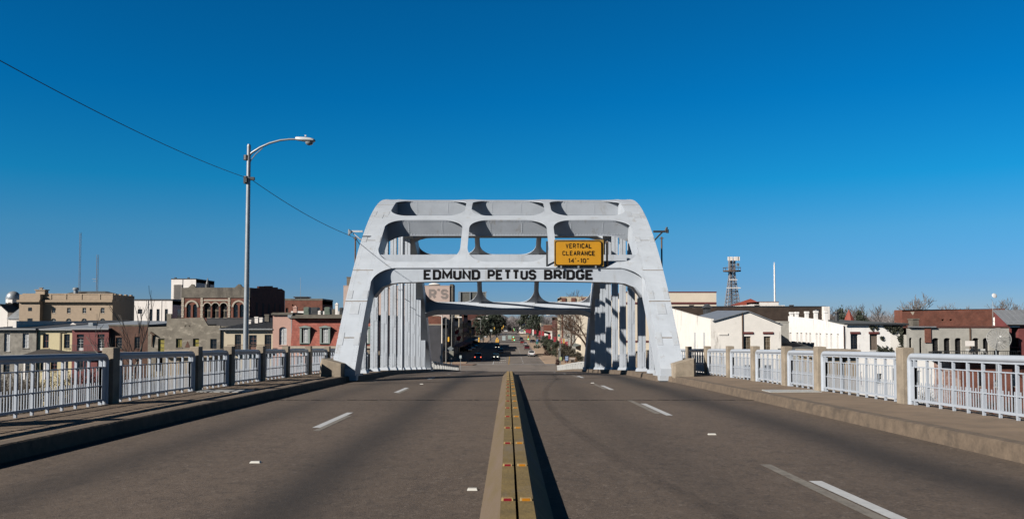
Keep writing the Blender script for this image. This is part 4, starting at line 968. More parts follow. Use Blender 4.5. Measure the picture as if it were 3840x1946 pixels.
# ---- behind the row
b = Bld('stone_courthouse', 'large tan stone public building with a balustraded parapet and small square windows', L1, 230, 13.4, 302, 1526, 452, -10.3, STONEW)
for c in (700, 907, 1117, 1367):
    b.win(c, 558, c + 50, 630, cols=2, rows=2, frame=WHITEF); b.win(c - 8, 702, c + 62, 800, frame=WHITEF, arch=.3, cols=2, rows=3)
b.win(424, 556, 474, 602, cols=2, rows=2); b.win(418, 702, 484, 800, arch=.3, cols=2, rows=3); b.win(1217, 560, 1240, 594, 'void')
b.front(); b.sides(); b.done()
b.box(280, 482, 1540, 452, .9, STONEW, 'cornice'); b.box(295, 506, 1535, 484, .3, STONEW, 'dentil_band')
q = MB(); z0, z1 = b.Z(450), b.Z(376); q.box(b.x0, b.x1, b.Y + .1, b.Y + .6, z0, z1); q.box(b.x1 - .5, b.x1, b.Y + .6, b.Y + b.D, z0, z1 - .1); q.box(b.x0 - .1, b.x1 + .1, b.Y, b.Y + .7, z1, z1 + .25)
for c in (302, 665, 870, 1080, 1330, 1500): q.box(b.X(c), b.X(c + 26), b.Y - .02, b.Y + .098, z0, z1 + .1)
q.build('parapet', STONEW, b.root)
for k in range(4): q = MB(); q.box(b.x1 - .55, b.x1 + .04, b.Y + 1.6 + k * 3.2, b.Y + 2.6 + k * 3.2, z0 - .05, z1 + .22); q.build('parapet_pier', STONEW, b.root)
q = MB(); q.box(b.X(302), b.X(582), b.Y - 1.6, b.Y - .004, b.zb, b.Z(378)); q.box(b.X(285), b.X(590), b.Y - 2.3, b.Y - 1.604, b.Z(482), b.Z(455)); pvl = q.build('corner_pavilion', STONEW, b.root)
for (a, c, d, e) in ((424, 556, 474, 602), (418, 702, 484, 800)):
    q = MB(); q.box(b.X(a), b.X(d), b.Y - 1.64, b.Y - 1.603, b.Z(e), b.Z(c)); q.build('window', GLASS, pvl)
q = MB(); q.box(b.X(488), b.X(612), b.Y - .5, b.Y + 1.4, b.Z(378), b.Z(322)); q.box(b.X(478), b.X(622), b.Y - .7, b.Y + 1.6, b.Z(322), b.Z(310)); q.box(b.X(530), b.X(565), b.Y - .1, b.Y + .4, b.Z(310), b.Z(290)); q.box(b.X(520), b.X(575), b.Y - .2, b.Y + .5, b.Z(290), b.Z(284)); q.build('chimney', STONEW, b.root)
q = MB(); zt_, zb_ = P(*L1(1000, 340), 240).z, b.Z(376); y0, y1 = b.Y + 2, b.Y + 12; xa, xb = b.X(760), b.X(1420)
t4 = [(b.X(880), b.Y + 6, zt_), (b.X(1270), b.Y + 6, zt_), (b.X(1270), b.Y + 8, zt_), (b.X(880), b.Y + 8, zt_)]; q.hexa([(xa, y0, zb_), (xb, y0, zb_), (xb, y1, zb_), (xa, y1, zb_)] + t4); q.build('hip_roof', GREYROOF, b.root)
q = MB(); c = P(*L1(1030, 362), 233); q.lathe([(.01, 1.6), (.55, 1.55), (.8, 1.3), (.8, .9), (.55, .85), (.55, -1)], c - Vector((0, 0, .0)), 14); tag(q.build('roof_ventilator', GALV, smooth=True), 'shiny metal ventilator drum on the stone building roof', 'ventilator')
# domed church tower
c = P(*L1(180, 435), 250); ct = thing('domed_tower', 'white church tower with a silver dome and arched openings beside the stone building', 'church tower', (c.x, c.y, -10.3)); r = 88 / 3.6257 * 250 / F
q = MB(); k = 8
for i in range(8):
    w0, w1 = 2 * math.pi * i / 8 + math.pi / 8, 2 * math.pi * (i + 1) / 8 + math.pi / 8
    q.quad((c.x + r * math.cos(w0), c.y + r * math.sin(w0), -10.3), (c.x + r * math.cos(w1), c.y + r * math.sin(w1), -10.3), (c.x + r * math.cos(w1), c.y + r * math.sin(w1), c.z), (c.x + r * math.cos(w0), c.y + r * math.sin(w0), c.z))
q.build('drum', WHITEW, ct)
q = MB(); q.lathe([(r * 1.08, 0), (r * 1.08, .35), (r * 1.0, .38)] + [(r * math.cos(w * math.pi / 20), .4 + r * .95 * math.sin(w * math.pi / 20)) for w in range(0, 10)] + [(.01, .4 + r * .95)], c, 16); q.build('dome', mat('silver_dome', (.42, .45, .48), .4, .1, 1, metal=.3), ct, smooth=True)
for i in (4, 5, 6, 7):
    w = 2 * math.pi * i / 8 + math.pi / 4; d = Vector((math.cos(w), math.sin(w), 0)); t_ = Vector((-d.y, d.x, 0)); p = c + d * (r * .93) - Vector((0, 0, 2.9)); pts = [p - t_ * 1.0, p + t_ * 1.0] + [p + Vector((0, 0, .8)) + t_ * math.cos(a_ * math.pi / 6) + Vector((0, 0, math.sin(a_ * math.pi / 6))) for a_ in range(7)]
    q = MB(); q.prism(pts, d * .06); q.build('arched_opening', VOID, ct)
def house(name, lab, mp, Y, D, c0, c1, ce, cr, wall, roof, ridge='y'):
    """gable house: ridge along Y (gable to the viewer) or along X"""
    b = Bld(name, lab, mp, Y, D, c0, c1, ce, -10.3, wall); b.front(); b.sides(); zt_ = b.Z(cr); xm = (b.x0 + b.x1) / 2
    q = MB()
    if ridge == 'y':
        b.w.prism([(b.x0, Y, b.zt), (b.x1, Y, b.zt), (xm, Y, zt_)], (0, .2, 0))
        q.hexa([(b.x0 - .3, Y - .3, b.zt - .1), (xm, Y - .3, zt_), (xm, Y + D, zt_), (b.x0 - .3, Y + D, b.zt - .1), (b.x0 - .3, Y - .3, b.zt + .1), (xm, Y - .3, zt_ + .2), (xm, Y + D, zt_ + .2), (b.x0 - .3, Y + D, b.zt + .1)])
        q.hexa([(xm, Y - .3, zt_), (b.x1 + .3, Y - .3, b.zt - .1), (b.x1 + .3, Y + D, b.zt - .1), (xm, Y + D, zt_), (xm, Y - .3, zt_ + .2), (b.x1 + .3, Y - .3, b.zt + .1), (b.x1 + .3, Y + D, b.zt + .1), (xm, Y + D, zt_ + .2)])
    else:
        ym = Y + D / 2; b.w.prism([(b.x0, Y, b.zt), (b.x0, Y + D, b.zt), (b.x0, ym, zt_)], (.2, 0, 0)); b.w.prism([(b.x1 - .2, Y, b.zt), (b.x1 - .2, Y + D, b.zt), (b.x1 - .2, ym, zt_)], (.2, 0, 0))
        q.hexa([(b.x0 - .2, Y - .3, b.zt - .1), (b.x1 + .2, Y - .3, b.zt - .1), (b.x1 + .2, ym, zt_), (b.x0 - .2, ym, zt_), (b.x0 - .2, Y - .3, b.zt + .1), (b.x1 + .2, Y - .3, b.zt + .1), (b.x1 + .2, ym, zt_ + .2), (b.x0 - .2, ym, zt_ + .2)])
        q.hexa([(b.x0 - .2, ym, zt_), (b.x1 + .2, ym, zt_), (b.x1 + .2, Y + D + .3, b.zt - .1), (b.x0 - .2, Y + D + .3, b.zt - .1), (b.x0 - .2, ym, zt_ + .2), (b.x1 + .2, ym, zt_ + .2), (b.x1 + .2, Y + D + .3, b.zt + .1), (b.x0 - .2, Y + D + .3, b.zt + .1)])
    q.build('roof', roof, b.root); b.done(); return b
house('white_church_hall', 'white gabled hall with a dark roof below the domed tower', L1, 242, 16, -120, 100, 620, 515, WHITEW, SLATE)
b = house('grey_roof_hall', 'pale hall with a broad grey metal roof touching the stone building', L1, 236, 14, 110, 330, 705, 540, WHITEW, LIGHTROOF, 'x')
b = Bld('white_slot_building', 'plain white two storey building with tall dark slot windows behind the brick house', L1, 190, 20, 1822, 2340, 462, -10.3, WHITEW)
b.win(1870, 576, 1932, 640, frame=DARKF, sill=False)
for c, e in ((2030, 800), (2126, 800), (2238, 790), (1866, 790)):
    if c != 1866: b.win(c, 575, c + 42, e, frame=DARKF, cols=1, rows=3, sill=False)
b.front(); b.sides(); b.flat(SLATE, .5, DARKM, .35)
q = MB()
for k in range(3): q.box(b.x1 - .02, b.x1 + .02, b.Y + 3 + k * 5, b.Y + 4.6 + k * 5, b.Z(800), b.Z(575))
q.build('side_window', GLASS, b.root); b.done()
for c in (2005, 2185): b.box(c, 790, c + 10, 462, .08, WHITEW, 'pilaster')
b = Bld('white_tower_block', 'tall white windowless tower with a pierced screen panel above the arcaded brick building', L2, 215, 13.5, 72, 408, 172, -10.3, WHITEW)
b.front(); b.sides(); b.flat(SLATE, .4, DARKM, .2); b.box(226, 440, 232, 172, .06, DARKM, 'joint')
q = MB()
for i in range(9):
    for j in range(14):
        x = b.X(102) + (b.X(215) - b.X(102)) * (i + .5 * (j % 2)) / 9.5; z = b.Z(440) + (b.Z(238) - b.Z(440)) * j / 14
        q.box(x, x + .34, b.Y - .22, b.Y - .02, z, z + .15)
q.build('pierced_screen', mat('screen_block', (.70, .63, .56), .8, .1, 2), b.root); b.done()
for c0, c1, lab in ((118, 190, 'low dark vent cluster on the white tower edge nearer its screen'), (295, 322, 'dark box vent in the middle of the white tower roof')):
    q = MB(); a = P(*L2(c0, 150), 217); d = P(*L2(c1, 172), 217); q.box(a.x, d.x, 217, 219, d.z - .3, a.z - .25); q.box(a.x, a.x + .4, 217.2, 217.8, a.z - .247, a.z + .1); tag(q.build('roof_vent', DARKM), lab, 'roof vent')
b = Bld('arcaded_brick_building', 'red brick building with arched windows, pale quoins and a grey cement top band', L2, 165, 25.8, 215, 1146, 422, -12, BRK)
for c in (286, 372): b.win(c, 508, c + 58, 690, 'sash', DARKF, cols=1, rows=2, arch=1.0, sill=False, rec=.3)
for c in (522, 632, 745): b.win(c, 495, c + 92, 695, 'sash', CREAM2, cols=2, rows=2, arch=1.0, sill=False, rec=.35, pane=VOID)
for c in (922, 1008): b.win(c, 508, c + 62, 690, 'sash', DARKF, cols=1, rows=2, arch=1.0, sill=False, rec=.3)
b.front(); b.w.quad((b.x0, b.Y, b.zb), (b.x0, b.Y, b.zt), (b.x0, b.Y + b.D, b.zt), (b.x0, b.Y + b.D, b.zb)); b.w.quad((b.x0, b.Y + b.D, b.zb), (b.x1, b.Y + b.D, b.zb), (b.x1, b.Y + b.D, b.zt), (b.x0, b.Y + b.D, b.zt)); b.done()
q = MB(); q.prism([(b.X(215), b.Y - .12, b.Z(422)), (b.X(1146), b.Y - .12, b.Z(422)), (b.X(1146), b.Y - .12, b.Z(285)), (b.X(1060), b.Y - .12, b.Z(284)), (b.X(1030), b.Y - .12, b.Z(262)), (b.X(1015), b.Y - .12, b.Z(240)), (b.X(990), b.Y - .12, b.Z(236)), (b.X(968), b.Y - .12, b.Z(258)), (b.X(940), b.Y - .12, b.Z(284)),
   (b.X(415), b.Y - .12, b.Z(284)), (b.X(390), b.Y - .12, b.Z(262)), (b.X(378), b.Y - .12, b.Z(240)), (b.X(352), b.Y - .12, b.Z(236)), (b.X(335), b.Y - .12, b.Z(258)), (b.X(305), b.Y - .12, b.Z(284)), (b.X(215), b.Y - .12, b.Z(288))], (0, .5, 0)); q.build('cement_parapet', GREYCRETE, b.root)
q = MB(); zz = [285, 290, 290, 265, 265, 262, 262, 280, 280, 300, 300, 330]
ys = [165.39, 168, 171, 171, 176, 176, 181, 181, 185, 185, 188, 190.8]; top = [(b.x1, y, P(0, L2(0, c_)[1], y).z) for y, c_ in zip(ys, zz)]
q.prism([(b.x1, 165.39, b.zb)] + top + [(b.x1, 190.8, b.zb)], (-.4, 0, 0)); sw_ = q.build('side_wall', BRKD, b.root)
q = MB()
for k in range(5): q = MB(); q.box(b.x1 - .01, b.x1 + .03, 169 + k * 4.3, 170.2 + k * 4.3, b.Z(690), b.Z(480)); q.build('side_window', VOID, sw_)
q = MB(); q.box(b.x0 + .3, b.x1 - .4, b.Y + .5, b.Y + b.D - .3, b.Z(330), b.Z(322)); q.build('roof', SLATE, b.root)
for c in (215, 474, 846, 1108):
    q = MB(); z = b.Z(690); j = 0
    while z < b.Z(440):
        w_ = 0 if j % 2 else 7; q.box(b.X(c + w_ / 2), b.X(c + 36 - w_ / 2), b.Y - .1, b.Y - .003, z, z + .38); z += .42; j += 1
    q.build('quoin', WPIER, b.root)
def archring(cx, cy, rx, w, m, nm):
    q = MB(); n = 12; x, z = b.X(cx), b.Z(cy); r0 = b.X(cx + rx) - x; r1 = b.X(cx + rx + w) - x
    for i in range(n):
        a0, a1 = math.pi * i / n, math.pi * (i + 1) / n; q.prism([(x + r0 * math.cos(a0), b.Y - .14, z + r0 * math.sin(a0)), (x + r1 * math.cos(a0), b.Y - .14, z + r1 * math.sin(a0)), (x + r1 * math.cos(a1), b.Y - .14, z + r1 * math.sin(a1)), (x + r0 * math.cos(a1), b.Y - .14, z + r0 * math.sin(a1))], (0, .137, 0))
    q.build(nm, m, b.root)
for c in (358, 996): archring(c, 548, 72, 22, WPIER, 'arch_ring')
for c in (568, 678, 791): archring(c, 540, 48, 12, WPIER, 'arch_ring')
b.box(520, 466, 846, 444, .1, WPIER, 'pale_band')
b = Bld('dark_flat_store', 'dark grey walled flat roofed store between the arcaded brick building and the cream house', L2, 158, 6, 560, 1475, 704, -12, mat('dark_grey_wall', (.055, .055, .06), .85, .2, 1)); b.front(); b.sides(); b.flat(SLATE, .3, DARKM, .12); b.done()
q = MB(); c = P(*L2(575, 245), 190); q.lathe([(.6, -1.6), (.6, 0), (.42, .15), (.05, 1.5)], c, 8); q.box(c.x - 2, c.x + 6, 189, 192, c.z - 2.4, c.z - .9); tag(q.build('dark_spire', DARKM), 'dark pointed spire cap behind the arcaded brick building', 'spire')
b = Bld('low_brick_building', 'low red brick building with a dark flat top behind the rose house chimneys', L2, 200, 12, 1622, 2132, 458, -10.3, BRK)
b.win(1720, 490, 1740, 530, frame=DARKF); b.win(1635, 560, 1670, 620, frame=DARKF); b.front(); b.sides(); b.flat(SLATE, .5, GREYCRETE, .4); b.done()
q = MB(); a = P(*L2(1762, 420), 204); d = P(*L2(1912, 455), 204); q.box(a.x, d.x, 204, 208, d.z - .6, a.z); q.box(a.x - .3, d.x + .3, 203.8, 208.2, a.z + .002, a.z + .25); tag(q.build('rooftop_unit', DARKM), 'long dark box unit on the low red brick building', 'roof unit')
b = Bld('pink_store', 'tall pale pink store wall painted with large grey letters behind the arch', SRC, 243, 9, 1287, 1686, 1073, -10.3, PALEPINK)
b.front(); b.sides(); b.flat(GREYROOF, .6, PALEPINK, .2); w_ = b.done()
letter("R'S", 1608, 1681, 1084, 1121, 242.98, mat('faded_grey_lettering', (.27, .225, .205), .8, .12, 1), w_, 1.9, 2.4)
q = MB(); q.box(b.x1 + .003, b.x1 + .9, b.Y + .3, b.Y + 9, b.zb, b.zt + .6); q.build('shaded_side_strip', GREYCRETE, b.root)  # strip for the store's side wall, its shade put into the grey colour
a, d = P(*L2(2466, 148), 246), P(*L2(2540, 270), 246); q = MB(); q.box(a.x, d.x, 246, 250, d.z - 1, a.z); q.box(a.x - .1, d.x + .1, 245.9, 250.1, a.z + .002, a.z + .2); q.build('lift_house', mat('brown_cement', (.20, .16, .12), .9, .2, 1), b.root)
c = P(1629, 1068, 246); ds = thing('rooftop_tank', 'white domed tank lid on the roof above the large grey letters', 'tank', (c.x, c.y, c.z)); q = MB(); q.lathe([(.01, .55), (.6, .5), (1.3, .35), (1.75, 0), (1.4, -.15), (.2, -.15), (.2, -.6)], c, 16); q.build('lid', WHITEW, ds, smooth=True)
bb = thing('roof_billboard', 'bare grey back of a roof billboard on thin posts beside the pink store', 'billboard', (P(1775, 1140, 690).x, 690, P(1775, 1140, 690).z - 1))
a, d = P(1726, 1096, 690), P(1822, 1141, 690); q = MB(); q.box(a.x, d.x, 690, 690.5, d.z, a.z); q.build('panel', mat('grey_billboard_back', (.13, .13, .115), .8, .2, .6), bb)
q = MB(); q.box(a.x - .8, d.x + .8, 689.6, 689.99, a.z - .1, a.z + .5)
for u in (1721, 1726, 1763, 1822): x = P(u, 1100, 689).x; q.box(x - .35, x + .35, 689, 689.58, d.z - .5, a.z + .3)
q.build('post_frame', GALV, bb)
b = Bld('billboard_store', 'dull brick block carrying the roof billboard far along the shaded side', SRC, 690, 30, 1700, 1829, 1142, -10.3, BRKD); b.front(); b.sides(); b.flat(); b.done()

# ---- right bank
def side_holes(b, specs, xface, m=None):
    pass
b = Bld('cream_hall', 'big plain cream building with maroon coping and bands behind the arch hangers', R1, 172, 40, -395, 470, 420, -10.3, CREAM3)
b.front(); b.sides(); b.flat(GREYROOF, .6, MAROON, .22); b.done(); b.box(-395, 527, 470, 509, .12, MAROON, 'band'); b.box(-395, 886, 470, 870, .12, MAROON, 'band')
b = Bld('brown_brick_block', 'long dark brown brick building running behind the white stucco houses', R1, 152, 14, 74, 1500, 556, -11, BRKDK)
b.front(); b.sides(); b.flat(SLATE, .4, DARKM, .18); b.done()
for c0, c1, ct in ((220, 255, 535), (838, 872, 535), (1165, 1195, 535)): b.chimney(c0, c1, ct, 2, 1, BRKDK)
a, d = P(*R1(352, 535), 145), P(*R1(430, 605), 145); q = MB(); q.box(a.x + .3, d.x - .3, 145, 147, d.z - 1, a.z - .5); q.prism([(a.x, 144.8, a.z - .497), (d.x, 144.8, a.z - .497), ((a.x + d.x) / 2, 144.8, a.z + .2)], (0, 2.4, 0)); q.build('dark_dormer', SLATE, b.root)
q = MB(); p = P(*R1(1497, 556), 151.5); q.box(p.x - .5, p.x + .5, 151, 152, p.z - 2.4, p.z + .1); q.build('white_pier', WHITEW, b.root)
b = Bld('white_gable_house', 'white stucco house with a low gable, two brown sash windows and maroon lintels', R1, 118, 30, 445, 1075, 728, -13.4, WHITEST)
b.win(722, 830, 790, 966, frame=mat('grey_brown_frame', (.36, .31, .25), .6), pane=CURTAIN, cols=2, rows=3); b.win(912, 830, 976, 966, frame=mat('grey_brown_frame', (.3, .26, .2), .6), pane=CURTAIN, cols=2, rows=3)
for c in (560, 722, 912): b.win(c, 1100, c + 70, 1250, frame=DARKF)
b.front([(446, 690), (762, 597), (1058, 722)]); b.lintel(713, 808, 812, 788); b.lintel(904, 808, 1000, 788)
x0, x1, Y, D = b.x0, b.x1, b.Y, b.D; zf = b.Z(690); zbk = P(0, R1(0, 566)[1], Y + D).z
b.w.prism([(x0, Y + .001, b.zb), (x0, Y + .001, b.Z(668)), (x0, Y + 9, P(0, R1(0, 640)[1], Y + 9).z), (x0, Y + D, zbk), (x0, Y + D, b.zb)], (-.45, 0, 0))
b.w.quad((x1, Y, b.zb), (x1, Y + D, b.zb), (x1, Y + D, b.zt), (x1, Y, b.zt)); b.w.quad((x0, Y + D, b.zb), (x1, Y + D, b.zb), (x1, Y + D, b.zt), (x0, Y + D, b.zt))
xm, zm = b.X(762), b.Z(597); q = MB(); Y2 = Y + 17
for xa, za_ in ((x0 - .2, zf), (x1 + .2, b.Z(728))):
    q.hexa([(xa, Y - .25, za_), (xm, Y - .25, zm), (xm, Y2, zm + .25), (xa, Y2, za_ + .25), (xa, Y - .25, za_ + .12), (xm, Y - .25, zm + .12), (xm, Y2, zm + .37), (xa, Y2, za_ + .37)])
q.build('roof', METROOF, b.root); q = MB(); x = b.X(712); q.box(x - .07, x + .07, Y - .12, Y - .003, b.Z(968), b.Z(600)); q.build('drain_pipe', RUSTM, b.root)
b.box(490, 818, 575, 800, .1, WHITEST, 'ledge'); b.done()
for k, y in enumerate((121.5, 127.5)):
    q = MB(); q.box(x0 - .47, x0 - .452, y, y + .9, P(0, R1(0, 960)[1], y).z, P(0, R1(0, 795)[1], y).z); q.build('side_window', BLIND, b.root)
b = Bld('link_building', 'narrow grey stucco link between the white gable house and the white slotted house', R1, 126, 12, 1068, 1150, 700, -13.4, GREYST); b.front(); b.sides(); b.flat(); b.done()
b = Bld('lean_to', 'low lean-to with a grey felt roof at the foot of the slotted white wall', R1, 117, 8, 1072, 1420, 962, -13.4, GREYST); b.front(); z = b.shed(905, GREYROOF, .2); b.sides(zbk=z); b.done()

b = Bld('white_long_house', 'long white house with parapet chimneys, slot windows on its side and ivy by the corner', R2, 118, 24, 58, 640, 722, -13.4, WHITER)
b.win(122, 806, 190, 952, frame=DARKF, cols=2, rows=3, pane=GLASS); b.win(302, 806, 375, 962, 'boards', WOODP, WOODP, sill=True); b.lintel(118, 807, 210, 787); b.lintel(292, 807, 388, 787)
b.win(368, 1180, 412, 1275, frame=WHITEF, cols=2, rows=3); b.win(205, 1165, 222, 1290, frame=MAROON); b.win(515, 1130, 540, 1250, frame=MAROON)
b.front(); x0, x1, Y, D = b.x0, b.x1, b.Y, b.D
# side wall towards the street of light, with slots, stepped parapet and five chimneys
def sz(u, v): Yy = x0 * F / (u - PX); return Yy, P(u, v, Yy).z
SL = [(1158, 795, 915), (1222, 797, 918), (1260, 797, 930), (1308, 800, 935), (1343, 800, 942), (1405, 802, 948), (1438, 802, 948), (1499, 803, 950), (1542, 805, 950), (1603, 808, 950)]
holes = []
for c, t_, e in SL:
    u, v = R1(c, t_); ya, zt_ = sz(u + 4.4, v); yb, _ = sz(u - 3.2, v); zb_ = sz(u, R1(0, e)[1])[1]; holes.append((ya, yb, zb_, zt_))
tp = [R1(*p) for p in ((1665, 722), (1640, 722), (1590, 712), (1500, 690), (1400, 670), (1280, 655), (1142, 640))]
tops = [sz(u, v) for u, v in tp]; tops[0] = (Y, tops[0][1]); Yend = tops[-1][0]
zlo, zhi = min(h[2] for h in holes), max(h[3] for h in holes)
ysl = sorted({Y, Yend} | {h[0] for h in holes} | {h[1] for h in holes}); zsl = sorted({b.zb} | {h[2] for h in holes} | {h[3] for h in holes})
sw = MB()
for ya, yb in zip(ysl, ysl[1:]):
    for zA, zB in zip(zsl, zsl[1:]):
        if not any(h[0] < (ya + yb) / 2 < h[1] and h[2] < (zA + zB) / 2 < h[3] for h in holes): sw.quad((x0, ya, zA), (x0, yb, zA), (x0, yb, zB), (x0, ya, zB))
sw.poly([(x0, Y, zhi)] + [(x0, y, z) for y, z in tops] + [(x0, Yend, zhi)])
for ya, yb, zA, zB in holes:
    for pq in (((ya, zA), (ya, zB)), ((yb, zA), (yb, zB)), ((ya, zA), (yb, zA)), ((ya, zB), (yb, zB))):
        (p_, q_), (r_2, s_) = pq; sw.quad((x0, p_, q_), (x0, r_2, s_), (x0 + .5, r_2, s_), (x0 + .5, p_, q_))
for i in range(len(tops) - 1):
    (ya, zA), (yb, zB) = tops[i], tops[i + 1]; sw.quad((x0, ya, zA), (x0, yb, zB), (x0 + .4, yb, zB), (x0 + .4, ya, zA))
sob = sw.build('side_wall', WHITER, b.root)
for k, (ya, yb, zA, zB) in enumerate(holes):
    q = MB(); q.quad((x0 + .3, ya, zA), (x0 + .3, yb, zA), (x0 + .3, yb, zB), (x0 + .3, ya, zB)); q.build('slot_window', VOID if k in (1, 2, 4, 8) else mat('dusty_glass', (.16, .13, .11), .5, .2, 3), sob)
for c0, c1, ct in ((1140, 1170, 602), (1188, 1220, 600), (1282, 1314, 596), (1364, 1400, 591), (1461, 1494, 591)):
    u0, v0 = R1(c0, ct); u1, _ = R1(c1, ct); ya, zt_ = sz(u1 - 1.5, v0); w_ = .52; q = MB()
    q.box(x0 - .02, x0 + w_ * .8, ya, ya + w_ * 1.2, zt_ - 2.6, zt_ - .3); q.box(x0 - .07, x0 + w_ * .8 + .06, ya - .06, ya + w_ * 1.2 + .06, zt_ - .297, zt_); q.build('chimney', WHITER, b.root)
zb2 = tops[-1][1] - .8; q = MB(); q.hexa([(x0 + .4, Y - .3, b.zt), (x1 + .3, Y - .3, b.zt), (x1 + .3, Yend, zb2), (x0 + .4, Yend, zb2), (x0 + .4, Y - .3, b.zt + .2), (x1 + .3, Y - .3, b.zt + .2), (x1 + .3, Yend, zb2 + .2), (x0 + .4, Yend, zb2 + .2)]); q.build('roof', GREYROOF, b.root)
q = MB(); q.box(x0, x1 + .3, Y - .42, Y - .305, b.zt - .02, b.zt + .17); q.build('gutter', DARKM, b.root)
b.w.quad((x1, Y, b.zb), (x1, Yend, b.zb), (x1, Yend, zb2), (x1, Y, b.zt)); b.w.quad((x0, Yend, b.zb), (x1, Yend, b.zb), (x1, Yend, zb2), (x0, Yend, zb2))
q = MB(); x = b.X(58); q.tube([(x, Y - .1, b.zb), (x, Y - .1, b.Z(730))], .06, 6); q.build('drain_pipe', RUSTM, b.root); b.box(495, 1000, 590, 805, .03, WHITEST, 'blocked_window'); b.done()
for cx, cy, lab in ((1600, 610, 'dark metal flue with a cap on the grey felt roof of the long white house'), (1412, 590, 'dark brick flue behind the parapet chimneys of the long white house')):
    p = P(*R1(cx, cy), 131 if cx > 1500 else 136); q = MB(); q.tube([(p.x, p.y, p.z - 1.6), (p.x, p.y, p.z)], .28, 8); q.lathe([(.01, .25), (.5, .12), (.55, 0), (.3, -.12)], p, 10); tag(q.build('roof_flue', DARKM), lab, 'flue')
# ivy patches on the wall
IVY = mat('ivy_leaf', (.045, .05, .028), .8, .4, 3)
random.seed(9); q = MB()
def leafq(q, c, r, n, flat=None):
    for _ in range(n):
        d = Vector((random.gauss(0, 1), random.gauss(0, 1), random.gauss(0, 1))).normalized(); p = Vector(c) + Vector((random.gauss(0, r), random.gauss(0, r * (.12 if flat else 1)), random.gauss(0, r)))
        a_ = d.orthogonal().normalized(); e = d.cross(a_); s_ = random.uniform(.08, .16) if flat else r * random.uniform(.3, .5); q.quad(p - a_ * s_, p - e * s_, p + a_ * s_, p + e * s_)
for cx, cy, r in ((320, 745, .18), (365, 750, .12), (455, 738, .2), (490, 752, .16), (530, 750, .3), (555, 765, .3), (600, 760, .35), (618, 800, .3), (520, 780, .2), (605, 830, .25), (585, 850, .15), (595, 890, .2), (600, 940, .2), (500, 955, .12), (415, 850, .12), (455, 965, .25), (430, 975, .25), (400, 965, .2), (385, 940, .15)):
    leafq(q, (b.X(cx), Y - .12, b.Z(cy)), r, int(60 * r / .2), True)
tag(q.build('ivy', IVY, recalc=False), 'straggling dark ivy clinging to the corner of the long white house', 'ivy')
b = Bld('grey_balcony_house', 'weathered grey stucco house with arched dark openings and a cluttered balcony', R2, 117, 24, 648, 1615, 752, -13.4, GREYST)
for c, w_, t_, e in ((672, 28, 842, 960), (768, 26, 842, 1000), (890, 62, 845, 1002), (998, 62, 845, 1002), (1102, 62, 845, 1002), (1266, 64, 845, 1002), (1366, 56, 845, 1002), (1465, 62, 962, 1005)):
    b.win(c, t_, c + w_, e, 'sash', DARKF, VOID, cols=2, rows=2, arch=.12, sill=False, rec=.3)
for c, w_, t_, e, f_ in ((1312, 40, 1160, 1300, DARKF), (1460, 50, 1242, 1305, WHITEF), (1630, 55, 1160, 1300, DARKF), (945, 40, 1140, 1280, DARKF), (740, 40, 1160, 1300, WHITEF), (1180, 50, 1180, 1300, DARKF)):
    pass
b.front(); b.sides(); b.flat(GREYROOF, .5, BRKD, .22); b.box(818, 890, 876, 755, .15, BRK, 'brick_pilaster'); b.box(1240, 1000, 1252, 755, .1, RUSTM, 'drain_pipe'); b.box(660, 745, 918, 737, .4, LIGHTROOF, 'tin_flashing')
q = MB(); q.box(b.X(805), b.X(1620), b.Y - 2.4, b.Y - .003, b.Z(1024), b.Z(1010)); bal = q.build('balcony', GREYCRETE, b.root)
q = MB(); x = b.X(810)
while x < b.X(1615): q.box(x, x + .03, b.Y - 2.38, b.Y - 2.34, b.Z(1010), b.Z(965)); x += .28
q.box(b.X(808), b.X(1618), b.Y - 2.4, b.Y - 2.33, b.Z(966), b.Z(961)); q.build('balcony_rail', DARKM, bal); b.done(); GB = b
def rb(m, c0, c1, t_, e, lab, out, wins):
    nb = Bld('brick_wing', lab, R2, 116.4 - out, 1.0 + out - .45, c0, c1, t_, -14, m)
    for c, w_, a_, e_, f_ in wins: nb.win(c, a_, c + w_, e_, 'sash', f_, cols=2, rows=2, arch=.1, trim=WPIER)
    nb.front(); nb.sides(); nb.flat(GREYROOF, .1, GREYCRETE, .1); nb.done(); return nb
rb(WHITER, 645, 905, 1050, 1400, 'low peeling white wing below the end of the cluttered balcony', 0, ((740, 38, 1150, 1290, WHITEF), (868, 16, 1180, 1290, DARKF)))
rb(BRKW, 905, 1150, 1052, 1400, 'low whitewashed pink brick wing under the cluttered balcony', .1, ((955, 30, 1150, 1280, WHITEF),))
rb(BRK, 1150, 1900, 1054, 1400, 'low red brick wing under the mesh dish end of the balcony', .05, ((1312, 40, 1160, 1300, DARKF), (1458, 55, 1240, 1308, WHITEF), (1632, 52, 1160, 1300, WHITEF)))
q = MB(); q.box(GB.X(1125), GB.X(1208), GB.Y - 2.1, GB.Y - 2.05, GB.Z(918), GB.Z(870)); q.quad((GB.X(1208), GB.Y - 2.06, GB.Z(915)), (GB.X(1258), GB.Y - .8, GB.Z(965)), (GB.X(1200), GB.Y - .8, GB.Z(985)), (GB.X(1160), GB.Y - 2, GB.Z(960))); tag(q.build('hanging_sheet', WHITEW), 'white cloth sheet hung out on the grey balcony', 'sheet')
random.seed(2)
